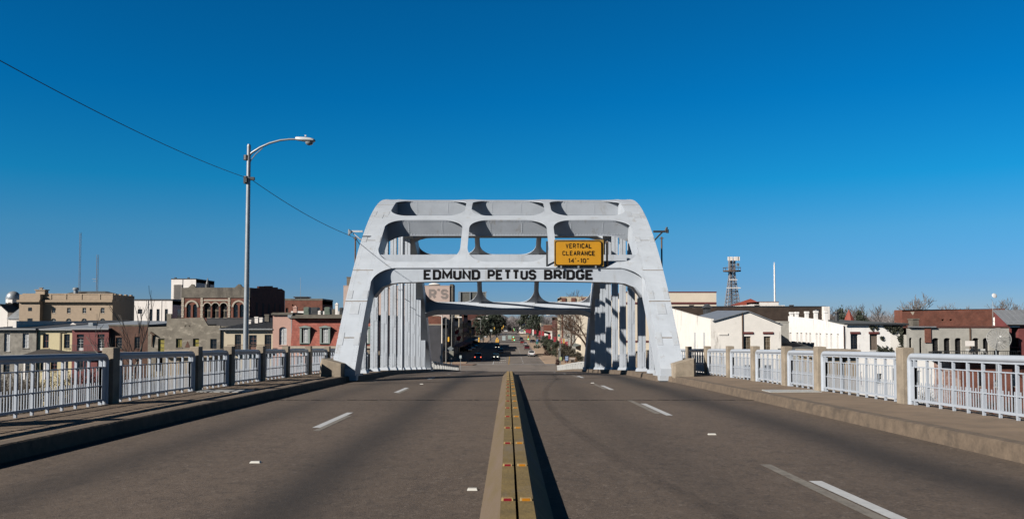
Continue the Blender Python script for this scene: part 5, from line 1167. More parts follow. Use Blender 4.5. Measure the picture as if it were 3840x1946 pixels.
def junk(c, lab, n=7):
    t_ = thing('folding_chair', lab, 'chair', (GB.X(c), GB.Y - 1.4, GB.Z(1010)), 'old metal chairs on the cluttered balcony')
    x, y, z = GB.X(c), GB.Y - 1.4, GB.Z(1009)
    q = MB(); q.box(x - .22, x + .22, y - .2, y + .2, z + .42, z + .45); q.build('seat', WHITEF, t_); q = MB(); q.box(x - .22, x + .22, y + .2, y + .23, z + .55, z + .9); q.build('backrest', WHITEF, t_)
    for sx in (-1, 1):
        for sy in (-1, 1): q = MB(); q.tube([(x + sx * .2, y + sy * .2, z), (x + sx * .2, y + sy * .21, z + (.42 if sy < 0 else .9))], .018, 5); q.build('leg', WHITEF, t_)
for c in (1175, 1215, 1290, 1325): junk(c, 'pale metal chair standing among the clutter on the balcony')
q = MB(); q.box(GB.X(812), GB.X(905), GB.Y - 2.2, GB.Y - 1.2, GB.Z(985), GB.Z(968)); q.box(GB.X(820), GB.X(835), GB.Y - 2.1, GB.Y - 1.9, GB.Z(1009), GB.Z(985)); q.box(GB.X(880), GB.X(895), GB.Y - 2.1, GB.Y - 1.9, GB.Z(1009), GB.Z(985)); tag(q.build('dark_bench', DARKM), 'dark bench table at the open end of the cluttered balcony', 'table')
# mesh dish
dc = P(*R2(1512, 865), 112.5); R_ = 102 / 2.51 * 112.5 / F; dish = thing('mesh_dish', 'large old mesh satellite dish leaning beside the cluttered balcony', 'satellite dish', (dc.x, dc.y, dc.z - R_))
MW = MATS.get('dm') or mat('dish_mesh_wire', (.36, .36, .35), .5, .1, 4)
M_ = Matrix.Translation(dc) @ Matrix.Rotation(R(-18), 4, 'Z') @ Matrix.Rotation(R(72), 4, 'X') @ Matrix.Rotation(0, 4, 'Z')
def pr(r, w): return M_ @ Vector((r * math.cos(w), r * math.sin(w), .42 * r * r / R_))
q = MB()
for i in range(22): w = 2 * math.pi * i / 22; q.tube([pr(R_ * j / 6, w) for j in range(1, 7)], .03, 4)
for j in range(1, 18): q.tube([pr(R_ * j / 17, 2 * math.pi * i / 32) for i in range(33)], .02, 3, False)
q.tube([pr(R_, 2 * math.pi * i / 40) for i in range(41)], .04, 5, False); q.build('reflector', MW, dish)
q = MB(); fo = M_ @ Vector((0, 0, R_ * .85))
for w in (0, 2.1, 4.2): q.tube([pr(R_ * .95, w), fo], .02, 5)
q.build('feed_strut', MW, dish); q = MB(); q.tube([fo, fo + (M_.to_3x3() @ Vector((0, 0, .35)))], .12, 8); q.build('feed', WHITEF, dish)
q = MB(); q.tube([M_ @ Vector((0, 0, -.1)), (dc.x + .4, dc.y + 1.2, dc.z - R_ * .9), (dc.x + .4, dc.y + 1.2, -14)], .08, 7); q.build('mast', GALV, dish)
b = Bld('red_brick_box', 'large windowless red brick building behind the grey balcony house', R2, 145, 3, 612, 1580, 582, -11, BRK)
b.win(982, 668, 1006, 684, 'void'); b.win(1057, 668, 1082, 684, 'void'); b.front([(613, 596), (640, 592), (1100, 578), (1578, 570)]); b.sides(); q = MB(); q.box(b.x0 + .2, b.x1 - .2, b.Y + .4, b.Y + b.D, b.zt - .5, b.zt - .3); q.build('roof', GREYROOF, b.root); q = MB(); q.poly([(b.X(688), b.Y - .01, b.Z(600)), (b.X(728), b.Y - .01, b.Z(600)), (b.X(712), b.Y - .01, b.Z(632))]); q.build('pale_patch', WPIER, b.root); b.done()
a, d = P(*R2(712, 672), 124), P(*R2(768, 735), 124); q = MB(); q.box(a.x, d.x, 124, 125.5, d.z - .8, a.z); q.box(a.x - .08, d.x + .08, 123.9, 125.6, a.z + .002, a.z + .14); tag(q.build('brick_chimney', GREYCRETE), 'squat grey chimney between the grey house and the red brick building', 'chimney')
b = Bld('maroon_river_house', 'maroon house with a tin roof and a tall black opening beyond the mesh dish', R2, 119, 2.6, 1582, 2150, 698, -13.4, MAROONW)
b.win(1638, 748, 1702, 930, 'void'); b.win(1616, 938, 1712, 1044, 'void'); b.front(); z = b.shed(600, METROOF, .5, seams=.8); b.sides(zbk=z); b.box(1622, 746, 1712, 734, .1, WHITEW, 'lintel'); b.done()
# ball topped mast
p0, p1 = P(*R2(1465, 740), 128), P(*R2(1480, 447), 128); bm_ = thing('ball_mast', 'thin mast with a bright round dish on top above the red brick building', 'mast', (p0.x, 128, p0.z - 2))
q = MB(); q.tube([(p0.x, 128, p0.z - 2), (p1.x - .3, 128, p1.z - .9)], .035, 6); q.build('pole', GALV, bm_); q = MB(); q.lathe([(.01, .16), (.35, .14), (.62, .06), (.82, -.08), (.8, -.12), (.3, -.02), (.01, 0)], (0, 0, 0), 18); q.xf(Matrix.Translation(p1) @ Matrix.Rotation(R(70), 4, 'X') @ Matrix.Scale(.46, 4)); q.build('dish', mat('dish_white', (.68, .68, .68), .3, .05, 4), bm_, smooth=True)
for cy, lab in ((672, 'small white dish low on the red brick wall under the mast'), (710, 'small white dish on the grey house parapet under the mast')):
    p = P(*R2(1494, cy), 143); q = MB(); q.lathe([(.01, .1), (.3, .06), (.5, -.06), (.45, -.1), (.01, -.02)], (0, 0, 0), 14); q.tube([(0, 0, -.05), (0, .1, -.8)], .05, 5); q.xf(Matrix.Translation(p) @ Matrix.Rotation(R(60), 4, 'X')); tag(q.build('small_dish', WHITEW, smooth=True), lab, 'satellite dish')
# lattice tower
tw = thing('radio_tower', 'grey lattice radio tower with a ring platform and white panel antennas', 'radio tower', (P(*R1(618, 545), 290).x, 290, -10.3)); tx = P(*R1(618, 545), 290).x
def tz(cy): return P(0, R1(0, cy)[1], 290).z
def tws(z): zt_, zb_ = tz(85), tz(545); f_ = (z - zb_) / (zt_ - zb_); w = 58 - 34 * min(max(f_, -.5) / .62, 1) if f_ < .62 else 24; return w / 2.51 * 290 / F
q = MB(); lv = [-10.3, -5, 0] + [tz(545) + (tz(100) - tz(545)) * i / 13 for i in range(14)]
cor = lambda z: [(tx + sx * tws(z), 290 + sy * tws(z), z) for sx, sy in ((-1, -1), (1, -1), (1, 1), (-1, 1))]
for za_, zb_ in zip(lv, lv[1:]):
    A_, B_ = cor(za_), cor(zb_)
    for i in range(4):
        j = (i + 1) % 4; q.tube([A_[i], B_[i]], .15, 4, False); q.tube([A_[i], B_[j]], .075, 4, False); q.tube([A_[j], B_[i]], .075, 4, False); q.tube([B_[i], B_[j]], .075, 4, False)
q.tube([(tx - .4, 289.5, -10), (tx - .3, 289.6, tz(110))], .3, 5)
q.build('lattice_frame', mat('tower_steel', (.24, .24, .26), .5, .15, 2, stains=((.2, .1, .07), .3, .55, .5, (1, 1, 1))), tw)
q = MB(); c = (tx, 290, tz(222)); rr = 82 / 2.51 * 290 / F; q.lathe([(rr * .55, 0), (rr, 0), (rr, .35), (rr * .55, .35), (rr * .55, 0)], c, 20)
for i in range(12): w = 2 * math.pi * i / 12; q.tube([(tx + rr * math.cos(w), 290 + rr * math.sin(w), c[2]), (tx + rr * math.cos(w), 290 + rr * math.sin(w), c[2] + 1.4)], .07, 4)
q.tube([(tx + rr * math.cos(2 * math.pi * i / 20), 290 + rr * math.sin(2 * math.pi * i / 20), c[2] + 1.3) for i in range(21)], .06, 4, False); q.build('ring_platform', RUSTM, tw)
for dx in (-44, -32, -14, 12, 28, 42, 52):
    q = MB(); x = tx + dx / 2.51 * 290 / F; q.box(x - .28, x + .28, 288, 288.3, tz(122), tz(86)); q.box(tx, x, 288.3, 288.45, tz(106), tz(103)); q.build('panel_antenna', WHITEW, tw)
for dx, cy in ((-36, 150), (40, 152), (48, 158)): q = MB(); x = tx + dx / 2.51 * 290 / F; q.box(x - .3, x + .3, 288, 288.3, tz(cy + 18), tz(cy - 8)); q.box(min(tx, x), max(tx, x), 288.3, 288.45, tz(cy + 4), tz(cy + 2)); q.build('panel_antenna', GALV, tw)
for dx, cy in ((-45, 302), (60, 378), (-70, 378)): q = MB(); x = tx + dx / 2.51 * 290 / F; q.box(min(x, tx + 1), max(x, tx + 1), 287, 287.5, tz(cy + 3), tz(cy - 4)); q.build('cross_arm', WHITEW, tw)
p0, p1 = P(*R1(1018, 520), 230), P(*R1(1020, 156), 230); q = MB(); q.tube([(p0.x, 230, -10.3), (p0.x, 230, p1.z)], [.25, .18], 12); q.tube([(p0.x, 230, p1.z), (p0.x, 230, p1.z + .6)], .12, 6); fp = thing('white_mast', 'tall plain white tapering mast rising behind the white penthouse', 'mast', (p0.x, 230, -10.3)); q.build('pole', WHITEW, fp, smooth=True)
b = Bld('white_penthouse', 'low white block with a maroon coping at the foot of the tall white mast', R1, 226, 12, 874, 1056, 508, -10.3, WHITEW); b.front(); b.sides(); b.flat(GREYROOF, .3, MAROON, .15); b.done()
b = Bld('white_flat_block', 'wide flat white block either side of the maroon coped penthouse', R1, 224, 10, 722, 1112, 545, -10.3, WHITEW); b.front([(723, 542), (800, 528), (1111, 540)]); b.sides(); b.flat(); b.done()
c = P(*R1(790, 520), 260); q = MB(); q.box(c.x - 5, c.x + 3, 258, 262, -10, c.z - .6); q.poly([(c.x - 5.5, 257.5, c.z - .6), (c.x + 3.5, 257.5, c.z - .6), (c.x, 260, c.z + 1.4)]); q.poly([(c.x + 3.5, 257.5, c.z - .6), (c.x + 3.5, 262.5, c.z - .6), (c.x, 260, c.z + 1.4)]); q.poly([(c.x - 5.5, 262.5, c.z - .6), (c.x - 5.5, 257.5, c.z - .6), (c.x, 260, c.z + 1.4)]); tag(q.build('red_roof_house', mat('red_roof', (.30, .06, .035), .7, .15, 2)), 'small red roofed house top showing beside the lattice tower', 'house')
c = P(*R2(110, 640), 200); ru = thing('conical_turret', 'red conical turret roof with a finial among the bare trees', 'turret', (c.x, 200, -10.3)); rw = 42 / 2.51 * 200 / F; h_ = 60 / 2.51 * 200 / F
q = MB(); q.lathe([(rw * .85, -14), (rw * .85, -1)], c, 8); q.build('turret_wall', WHITEW, ru); q = MB(); q.lathe([(rw * 1.1, -1.2), (rw * .95, -.5), (.08, h_)], c, 8); q.build('cone_roof', mat('red_roof', (.30, .06, .035), .7), ru); q = MB(); q.tube([(c.x, c.y, c.z + h_ - .1), (c.x, c.y, c.z + h_ + .9)], .06, 5); q.build('finial', DARKM, ru)
# masts on the skyline
for u, vt, vb, Y, lab in ((296.5, 872, 1105, 420, 'tall thin lattice mast behind the stone building, the taller of two'), (362.5, 955, 1100, 380, 'shorter lattice mast with a side arm behind the stone building')):
    p = P(u, vb, Y); zt_ = P(u, vt, Y).z; t_ = thing('radio_mast', lab, 'mast', (p.x, Y, -10.3)); q = MB(); r = .42
    leg = [(p.x + r * math.cos(w), Y + r * math.sin(w)) for w in (0.5, 2.6, 4.7)]
    for x, y in leg: q.tube([(x, y, -10.3), (x, y, zt_)], .09, 4)
    z = -10.; k = 0
    while z < zt_ - 1.2:
        for i in range(3): q.tube([(*leg[i], z), (*leg[(i + 1) % 3], z + 1.2)], .045, 3, False)
        z += 1.2
    q.build('lattice', mat('mast_steel', (.20, .22, .25), .6, .1, 1), t_)
    if u > 300: q = MB(); zz = P(u, 1047, Y).z; q.box(p.x - 2, p.x, Y - .1, Y + .1, zz, zz + .2); q.box(p.x - 1.6, p.x + .2, Y - .1, Y + .1, zz - 1, zz - .85); q.build('side_arm', GALV, t_)
p = P(1126.5, 1115, 204); q = MB(); q.tube([(p.x, 204, p.z - 2), (p.x, 204, P(1126, 1040, 204).z)], [.05, .03], 5); tag(q.build('whip_antenna', GALV), 'thin whip antenna on the low red brick building', 'antenna')
# ------------------------------------------------------------------ trees
BARK = mat('bare_bark', (.10, .085, .075), .95, .3, 6)
TWIG = mat('bare_twigs', (.17, .145, .13), .95, .3, 2)
PALEBARK = mat('pale_bark', (.26, .235, .20), .9, .25, 6)
GREENL = mat('evergreen_leaf', (.04, .055, .025), .8, .5, 1.2, col2=(.016, .026, .013))
SHRUBL = mat('shrub_leaf', (.05, .06, .03), .85, .4, 2)
REDSHRUB = mat('winter_red_shrub_leaf', (.085, .045, .035), .9, .4, 2)
BRUSH = mat('dry_brush', (.12, .10, .065), .95, .4, 2, col2=(.05, .05, .03))
RMIN = .022
def grow(H, seed, spread=.9, levels=5, thin=1.0, trunk_h=.3, kids=(3, 4)):
    rnd = random.Random(seed); tr, br = MB(), MB()
    def seg(p, d, L, r, lv):
        n = 3 if lv < 2 else 2; pts = [p]; dd = d.copy()
        for i in range(n):
            dd = (dd + Vector((rnd.uniform(-1, 1), rnd.uniform(-1, 1), rnd.uniform(-.4, .7))) * .22).normalized(); pts.append(pts[-1] + dd * (L / n))
        mb = tr if lv == 0 else br; r1 = max(r * .66, RMIN)
        mb.tube(pts, [r + (r1 - r) * i / n for i in range(n + 1)], 6 if lv < 2 else 3, False)
        if lv >= levels: return
        k = rnd.randint(*kids)
        for i in range(k):
            t = 1.0 if i == 0 else rnd.uniform(.45, 1.0); j = min(int(t * n), n - 1); q_ = pts[j].lerp(pts[j + 1], min(1, t * n - j))
            a_ = rnd.uniform(0, 2 * math.pi) if lv else 2 * math.pi * i / k + rnd.uniform(-.5, .5); ax = dd.orthogonal().normalized(); ax = (Matrix.Rotation(a_, 3, dd) @ ax)
            nd = (dd + ax * rnd.uniform(.35, .95) * spread + Vector((0, 0, .18))).normalized(); seg(q_, nd, L * rnd.uniform(.58, .82), max(r1 * rnd.uniform(.55, .8), RMIN), lv + 1)
    seg(Vector((0, 0, -.3)), Vector((0, 0, 1)), H * trunk_h, H * .022 * thin, 0)
    return tr, br
PROTO = {}
def bare_tree(key, x, y, z, H, rz, label, group=None, mt=None, mb_=None, lv=5, spread=.9, name='bare_tree', kids=(3, 4), thin=1., rmin=.022):
    global RMIN
    RMIN = rmin
    if key not in PROTO:
        t = thing(name, label, 'tree', (0, 0, 0)); tr, br = grow(10, hash(key) % 991 if not isinstance(key, int) else key, spread, lv, thin, kids=kids); tr.build('trunk', mt or BARK, t, recalc=False); br.build('branches', mb_ or TWIG, t, recalc=False); PROTO[key] = t; t['hgt'] = max(v_[2] for v_ in br.v)
    else: t = copy_tree(PROTO[key])
    t.location = (x, y, z); t.rotation_euler = (0, 0, rz); t.scale = (H / t['hgt'],) * 3; t['label'] = label
    if group: t['group'] = group
    return t
def crown(rx, ry, rz, seed, n=90, m=34, leaf=.32, base=0.0, hollow=.5):
    rnd = random.Random(seed); q = MB()
    for _ in range(n):
        while True:
            p = Vector((rnd.uniform(-1, 1), rnd.uniform(-1, 1), rnd.uniform(-1, 1)))
            if hollow < p.length < 1: break
        if rnd.random() < .18: p *= rnd.uniform(.95, 1.12)
        c = Vector((p.x * rx, p.y * ry, p.z * rz + base)); cr = rnd.uniform(.10, .22) * min(rx, rz) * 1.5
        for _ in range(m):
            d = Vector((rnd.gauss(0, 1), rnd.gauss(0, 1), rnd.gauss(0, 1))); o = c + d * cr * .5; nn = d.normalized(); a_ = nn.orthogonal().normalized(); e = nn.cross(a_); s_ = leaf * rnd.uniform(.5, 1.2)
            q.quad(o - a_ * s_, o - e * s_ * .6, o + a_ * s_, o + e * s_ * .6)
    return q
def leafy(key, x, y, z, H, Wd, label, group=None, m=None, name='evergreen_tree', seed=1, trunk=.25, rz=0):
    if key not in PROTO:
        t = thing(name, label, 'tree' if 'tree' in name else 'shrub', (0, 0, 0)); zc = trunk * 10 + (10 - trunk * 10) / 2
        crown(4, 4, (10 - trunk * 10) / 2, seed, base=zc).build('crown', m or GREENL, t, recalc=False)
        q = MB(); q.tube([(0, 0, -.3), (.1, 0, zc * .6), (.0, .1, zc)], [.3, .24, .12], 7)
        for a_ in range(5): q.tube([(0, 0, zc * .55), (2.2 * math.cos(a_ * 1.26), 2.2 * math.sin(a_ * 1.26), zc + .6)], [.12, .05], 5)
        q.build('trunk', BARK, t); PROTO[key] = t
    else: t = copy_tree(PROTO[key])
    t.location = (x, y, z); t.rotation_euler = (0, 0, rz); t.scale = (Wd / 8, Wd / 8, H / 10); t['label'] = label
    if group: t['group'] = group
    return t
def at(mp, cx, cy, Y): return P(*mp(cx, cy), Y)

# trees between the houses and the bridge, and behind the roofs
p = at(L1, 1870, 1150, 108); zt_ = at(L1, 1960, 330, 108).z
bare_tree(11, p.x, 108, -13.8, (zt_ + 13.8) * 1.04, .4, 'pale barked leafless tree in front of the brown brick house', mt=PALEBARK, mb_=PALEBARK, lv=4, spread=.6, thin=.5, kids=(3, 3), rmin=.011)
G1 = 'leafless trees behind the right bank roofs'
sky_trees = [(800, 580, 412, 250, 21, 'tall leafless tree with a pale forked trunk above the red brick building'), (560, 640, 520, 255, 22, 'bushy leafless tree at the near corner of the red brick building'), (660, 640, 492, 262, 21, 'slender leafless tree just before the tallest forked one'),
 (935, 600, 508, 258, 22, 'rounded leafless tree behind the red brick parapet, next to the forked tree'), (1110, 600, 538, 262, 22, 'small rounded leafless crown over the middle of the red brick parapet'), (1180, 600, 532, 270, 21, 'thin leafless crown over the middle of the red brick parapet'),
 (1480, 600, 515, 250, 22, 'leafless crown beside the mast with the round dish'), (1690, 620, 450, 240, 22, 'broad leafless tree above the maroon house roof'), (1790, 620, 470, 246, 22, 'leafless tree at the very edge past the maroon house'), (165, 640, 518, 245, 21, 'lone leafless tree beside the red turret'), (60, 640, 545, 262, 22, 'leafless tree just before the red turret')]
for cx, cb, ct, Y, k, lab in sky_trees:
    p = at(R2, cx, cb, Y); zt_ = at(R2, cx, ct, Y).z; bare_tree(k, p.x, Y, -10.3, (zt_ + 10.3) * 1.0, cx * .7, lab, G1, thin=1.3)
for cx, ct, Y, lab in ((1540, 530, 240, 'leafless tree beyond the end of the dark brown brick block'), (1600, 555, 250, 'low leafless tree between the brown block and the turret')):
    p = at(R1, cx, 600, Y); zt_ = at(R1, cx, ct, Y).z; bare_tree(22, p.x, Y, -10.3, zt_ + 10.3, cx, lab, G1, thin=1.3)
for cx, ct, Y, w, lab in ((1650, 580, 235, 5.5, 'dark round evergreen among the leafless trees beside the red turret'),):
    p = at(R1, cx, 600, Y); zt_ = at(R1, cx, ct, Y).z; leafy('ev', p.x, Y, -10.3, zt_ + 10.3, w, lab, seed=3)
p = at(R2, 215, 600, 240); leafy('ev', p.x, 240, -10.3, at(R2, 215, 598, 240).z + 10.3, 4.5, 'dark evergreen just past the red turret', seed=3)
for cx, ct, Y, lab in ((1780, 335, 180, 'leafless tree top before the white slot building'), (1960, 325, 182, 'taller leafless tree top before the white slot building')):
    pass
# far wood that closes the horizon
FARTWIG = mat('far_haze_grey_twigs', (.34, .30, .29), .95, .2, .3)  # winter grey twigs, paled in the colour in place of haze
def wood(name, x0, x1, Y, h0, h1, seed, n):
    rnd = random.Random(seed); q = MB()
    for _ in range(n):
        x = rnd.uniform(x0, x1); y = Y + rnd.uniform(-20, 60); h = rnd.uniform(h0, h1)
        q.tube([(x, y, -10.4), (x + rnd.uniform(-.5, .5), y, -10.4 + h * .5)], [.35, .2], 4, False)
        for _ in range(30):
            a_ = rnd.uniform(0, 6.28); e = rnd.uniform(.1, 1.1); z0 = -10.4 + h * rnd.uniform(.2, .6); L = h * rnd.uniform(.25, .5)
            d = Vector((math.cos(a_) * math.cos(e), math.sin(a_) * math.cos(e), math.sin(e))); p0 = Vector((x, y, z0)); p1 = p0 + d * L * .6; p2 = p1 + (d + Vector((rnd.uniform(-.4, .4), rnd.uniform(-.4, .4), .3))).normalized() * L * .5
            q.tube([p0, p1, p2], [.16, .09, .03], 3, False)
            for _ in range(3): q.tube([p1, p1 + (d + Vector((rnd.uniform(-1, 1), rnd.uniform(-1, 1), rnd.uniform(-.2, .8)))).normalized() * L * .45], [.07, .02], 3, False)
    return struct(q.build(name, FARTWIG, recalc=False), 'stuff')
wood('far_wood', -420, -60, 900, 16, 24, 3, 90); wood('far_wood', -70, 75, 960, 15, 22, 4, 110); wood('far_wood', 60, 420, 700, 15, 24, 5, 150); wood('far_wood', 60, 210, 290, 12.5, 16.5, 8, 120)
lf = MB()
rnd = random.Random(6)
for _ in range(520):
    x = rnd.uniform(-900, 1100); y = rnd.uniform(1000, 1150); s_ = rnd.uniform(6, 13); lf.lathe([(s_, 0), (s_ * .95, s_ * .7), (s_ * .6, s_ * 1.3), (.1, s_ * 1.6)], (x, y, -11), 7)
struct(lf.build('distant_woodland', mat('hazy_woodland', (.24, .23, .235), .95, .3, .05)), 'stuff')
# brush on the bank below the houses
for s, seed in ((-1, 5), (1, 7)):
    rnd = random.Random(seed); q = MB()
    for _ in range(900):
        x = s * rnd.uniform(10, 85); y = rnd.uniform(80, 112); z = zg(y)
        for _ in range(7):
            d = Vector((rnd.gauss(0, .5), rnd.gauss(0, .5), rnd.uniform(.5, 1.6))); o = Vector((x + rnd.gauss(0, .6), y + rnd.gauss(0, .6), z)); a_ = d.orthogonal().normalized() * .05
            q.quad(o - a_, o + a_, o + d + a_ * .3, o + d - a_ * .3)
    struct(q.build('bank_brush', BRUSH, recalc=False), 'stuff')
def thicket(x0, x1, seed, n, h0, h1):
    rnd = random.Random(seed); q = MB()
    for _ in range(n):
        x = rnd.uniform(x0, x1); y = rnd.uniform(98, 113); z = zg(y); h = rnd.uniform(h0, h1)
        for _ in range(3):
            a_ = rnd.uniform(0, 6.28); top = Vector((x + math.cos(a_) * h * .3, y + math.sin(a_) * h * .3, z + h)); mid = Vector((x, y, z)).lerp(top, .5) + Vector((rnd.uniform(-.4, .4), 0, .3)); q.tube([(x, y, z - .2), mid, top], [.06, .04, .012], 3, False)
            for _ in range(9):
                t_ = rnd.uniform(.35, 1); p_ = mid.lerp(top, t_); d = Vector((rnd.gauss(0, .6), rnd.gauss(0, .4), rnd.uniform(.1, 1))); q.tube([p_, p_ + d * rnd.uniform(.5, 1.3)], [.03, .01], 3, False)
    return struct(q.build('bank_thicket', mat('dark_thicket', (.085, .07, .055), .95, .4, 1), recalc=False), 'stuff')
thicket(-72, -20, 14, 620, 3.8, 7.2); thicket(22, 70, 15, 160, 2.5, 4.5)
rnd = random.Random(12)
for k, (x, y) in enumerate(((-46, 92), (-40, 98), (-52, 101), (-33, 95), (-60, 96))):
    leafy('shrub', x, y, zg(y), 3.2 + k * .3, 4, ['scrubby dark bush low on the bank below the pavilion', 'scrubby bush on the bank below the cream house', 'dark bush on the bank below the stucco house', 'scrubby bush on the bank below the maroon house', 'outermost scrubby bush on the bank below the stucco house'][k], m=SHRUBL, name='bank_shrub', seed=4, trunk=.1, rz=k)

# ------------------------------------------------------------------ town street beyond the arch
def block(name, lab, xa, xb, Y, D, h, wall, para=.5, wins=None, frame=DARKF, cols=0, rows=0, z0=-10.3):
    b = Bld(name, lab, lambda cx, cy: (cx, cy), Y, D, 0, 1, 1000, z0, wall); b.x0, b.x1, b.zt = xa, xb, z0 + h; b.root.location = ((xa + xb) / 2, Y + D / 2, z0); ORG[b.root] = Vector(b.root.location)
    for i in range(cols):
        for j in range(rows):
            w = (xb - xa) / cols; x = xa + w * (i + .5); z = z0 + h * (.12 + j * .82 / rows); hh = h * .82 / rows * .6; b.winw(x - w * .22, x + w * .22, z, z + hh, 'sash', frame, GLASS, 2, 2)
    b.front(); b.sides(); b.flat(GREYROOF, para, WPIER if wall is not BRKD else GREYCRETE, .2)
    b.done(); return b
def street_windows(b, n, rows, side):
    """windows on the wall that faces the street (x = side)"""
    for i in range(n):
        for j in range(rows):
            y = b.Y + b.D * (i + .5) / n; z = b.zb + (b.zt - b.zb) * (.38 + .5 * j / max(rows, 1)); q = MB()
            q.box(min(side, side + .08 * (1 if side == b.x1 else -1)), max(side, side + .08 * (1 if side == b.x1 else -1)), y - .6, y + .6, z, z + 1.9); q.build('window', GLASS, b.root)
    q = MB(); s_ = 1 if side == b.x1 else -1; q.hexa([(side, b.Y + .5, b.zb + 3.4), (side, b.Y + b.D - .5, b.zb + 3.4), (side + s_ * 2, b.Y + b.D - .5, b.zb + 2.9), (side + s_ * 2, b.Y + .5, b.zb + 2.9), (side, b.Y + .5, b.zb + 3.5), (side, b.Y + b.D - .5, b.zb + 3.5), (side + s_ * 2, b.Y + b.D - .5, b.zb + 3.0), (side + s_ * 2, b.Y + .5, b.zb + 3.0)])
    return q
AWR = mat('dark_red_awning', (.17, .02, .025), .8, .2, 2); AWG = mat('grey_green_awning', (.13, .15, .14), .8, .2, 2); AWD = mat('dark_awning', (.05, .05, .06), .8, .2, 2)
specs = [('corner_store', 'dark corner store at the near end of the shaded street side', -42, -16.4, 214, 24, 9.6, mat('shade_dark_shop_wall', (.05, .05, .06), .6, .3, .4), AWD), ('brick_store', 'orange brick store front edge catching the sun on the shaded street side', -34, -18.2, 239, 3.5, 12.0, BRK, AWD),  # corner and dark store walls: street shade painted into the near-black colour
         ('dark_store', 'dark storefront with a dark red awning next to the tall cream storefront', -32, -16.2, 255, 30, 11.5, mat('shade_dark_shop_wall', (.05, .05, .06), .6, .3, .4), AWR), ('cream_store', 'tall cream storefront with a lit wall end halfway down the shaded street side', -34, -16.1, 288, 22, 12.6, CREAM2, AWR),
         ('brick_hotel', 'tall dark brick block beyond the cream storefront on the shaded side', -36, -16, 312, 34, 13, BRK, AWD), ('blue_grey_store', 'blue grey store front before the big evergreens', -34, -16, 348, 30, 11, BRKD, AWD), ('far_store', 'low dark store under the big evergreens', -34, -16, 380, 40, 8, BRKD, AWR)]
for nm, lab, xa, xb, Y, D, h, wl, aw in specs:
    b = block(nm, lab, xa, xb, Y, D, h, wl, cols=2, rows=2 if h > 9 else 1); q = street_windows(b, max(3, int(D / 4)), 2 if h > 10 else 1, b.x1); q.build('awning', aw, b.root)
rspecs = [('pale_store', 'pale plastered store wall behind the bare street tree', 22, 44, 262, 22, 16, CREAM3, AWG, 2), ('grey_store', 'narrow grey cement store wall beside the brick pilastered building', 19, 27, 288, 12, 14.8, GREYST, AWG, 0), ('pilaster_building', 'cream and brick building with red brick pilasters on the sunny street side', 18.5, 40, 302, 24, 19, CREAM2, AWG, 2),
          ('dark_front_store', 'dark fronted shop past the brick pilastered building', 18, 38, 330, 26, 12, BRKD, AWG, 1), ('low_white_store', 'low white canopy store with flags further down the sunny side', 17.5, 36, 360, 60, 6, WHITEW, AWR, 1), ('far_brick_store', 'far brick store where the sunny side meets the trees', 17.5, 36, 430, 70, 9, BRK, AWR, 1)]
for nm, lab, xa, xb, Y, D, h, wl, aw, rw in rspecs:
    b = block(nm, lab, xa, xb, Y, D, h, wl, cols=3 if rw else 0, rows=max(rw, 1) if rw else 0); q = street_windows(b, max(2, int(D / 5)), max(rw, 1), b.x0); q.build('awning', aw, b.root)
    if nm == 'pilaster_building':
        for x in (b.x0 + .0, b.x0 + 3.4, b.x0 + 7):
            for j in range(4): q = MB(); q.box(x, x + 1.5, b.Y - .35, b.Y - .003, b.zb + 5 + j * 3.5, b.zb + 8.2 + j * 3.5); q.build('brick_pilaster', BRK, b.root)
            q = MB(); q.box(x + .1, x + 1.4, b.Y - .3, b.Y - .004, b.zb, b.zt - .2); q.build('pale_pier', WPIER, b.root)
for cx, Y, h, w, lab, k in ((1250, 470, 15.5, 14, 'biggest dark evergreen crown over the shaded street side', 0), (1120, 430, 14, 10, 'dark evergreen nearer the cream storefront', 1), (1360, 560, 16, 12, 'dark evergreen standing farthest along the shaded side', 2)):
    p = P(*C7(cx, 300), Y); leafy('oak', p.x, Y, -10.3, h, w, lab, seed=8, trunk=.2, rz=k * 2)
for u, Y, h, w, lab in ((1985, 560, 18, 15, 'dark green tree beyond the white canopy store'), (2012, 470, 15, 9, 'yellowish dark green tree beside the flags'), (2048, 330, 5.5, 4.5, 'clipped dark tree by the grey store awning')):
    p = P(u, 1250, Y); leafy('oak', p.x, Y, -10.3, h, w, lab, seed=8, trunk=.2, rz=u)
# trees and shrubs on the tan paving
rw_ = [(725, 690, 268, 5.2, 3.6), (820, 760, 250, 5.0, 4.2), (905, 800, 238, 5.2, 4.0), (1060, 830, 226, 4.6, 4.4), (1010, 880, 222, 3.4, 3.2), (1170, 880, 214, 3.6, 4.0), (1270, 930, 208, 3.0, 3.6)]
DRYSH = mat('dry_brown_shrub', (.10, .075, .05), .9, .4, 2, col2=(.05, .05, .028))
labs = ['clipped round street evergreen nearest the grey store awning', 'clipped street evergreen beside the red flowers', 'clipped street evergreen behind the crossing signal', 'loose brownish bush beyond the crossing signal pole', 'low dark bush under the loose brownish one', 'low brownish bush behind the brown sign', 'low scrubby bush over the end of the white parapet']
for (cx, cb, Y, h, w), lab in zip(rw_, labs):
    p = P(*C8(cx, cb), Y); dry = cx > 1000; leafy('dry' if dry else 'clip', p.x, Y, -9.9, h * .95, w * (.8 if dry else .62), lab, m=DRYSH if dry else SHRUBL, name='street_shrub_tree', seed=5, trunk=.12, rz=cx)
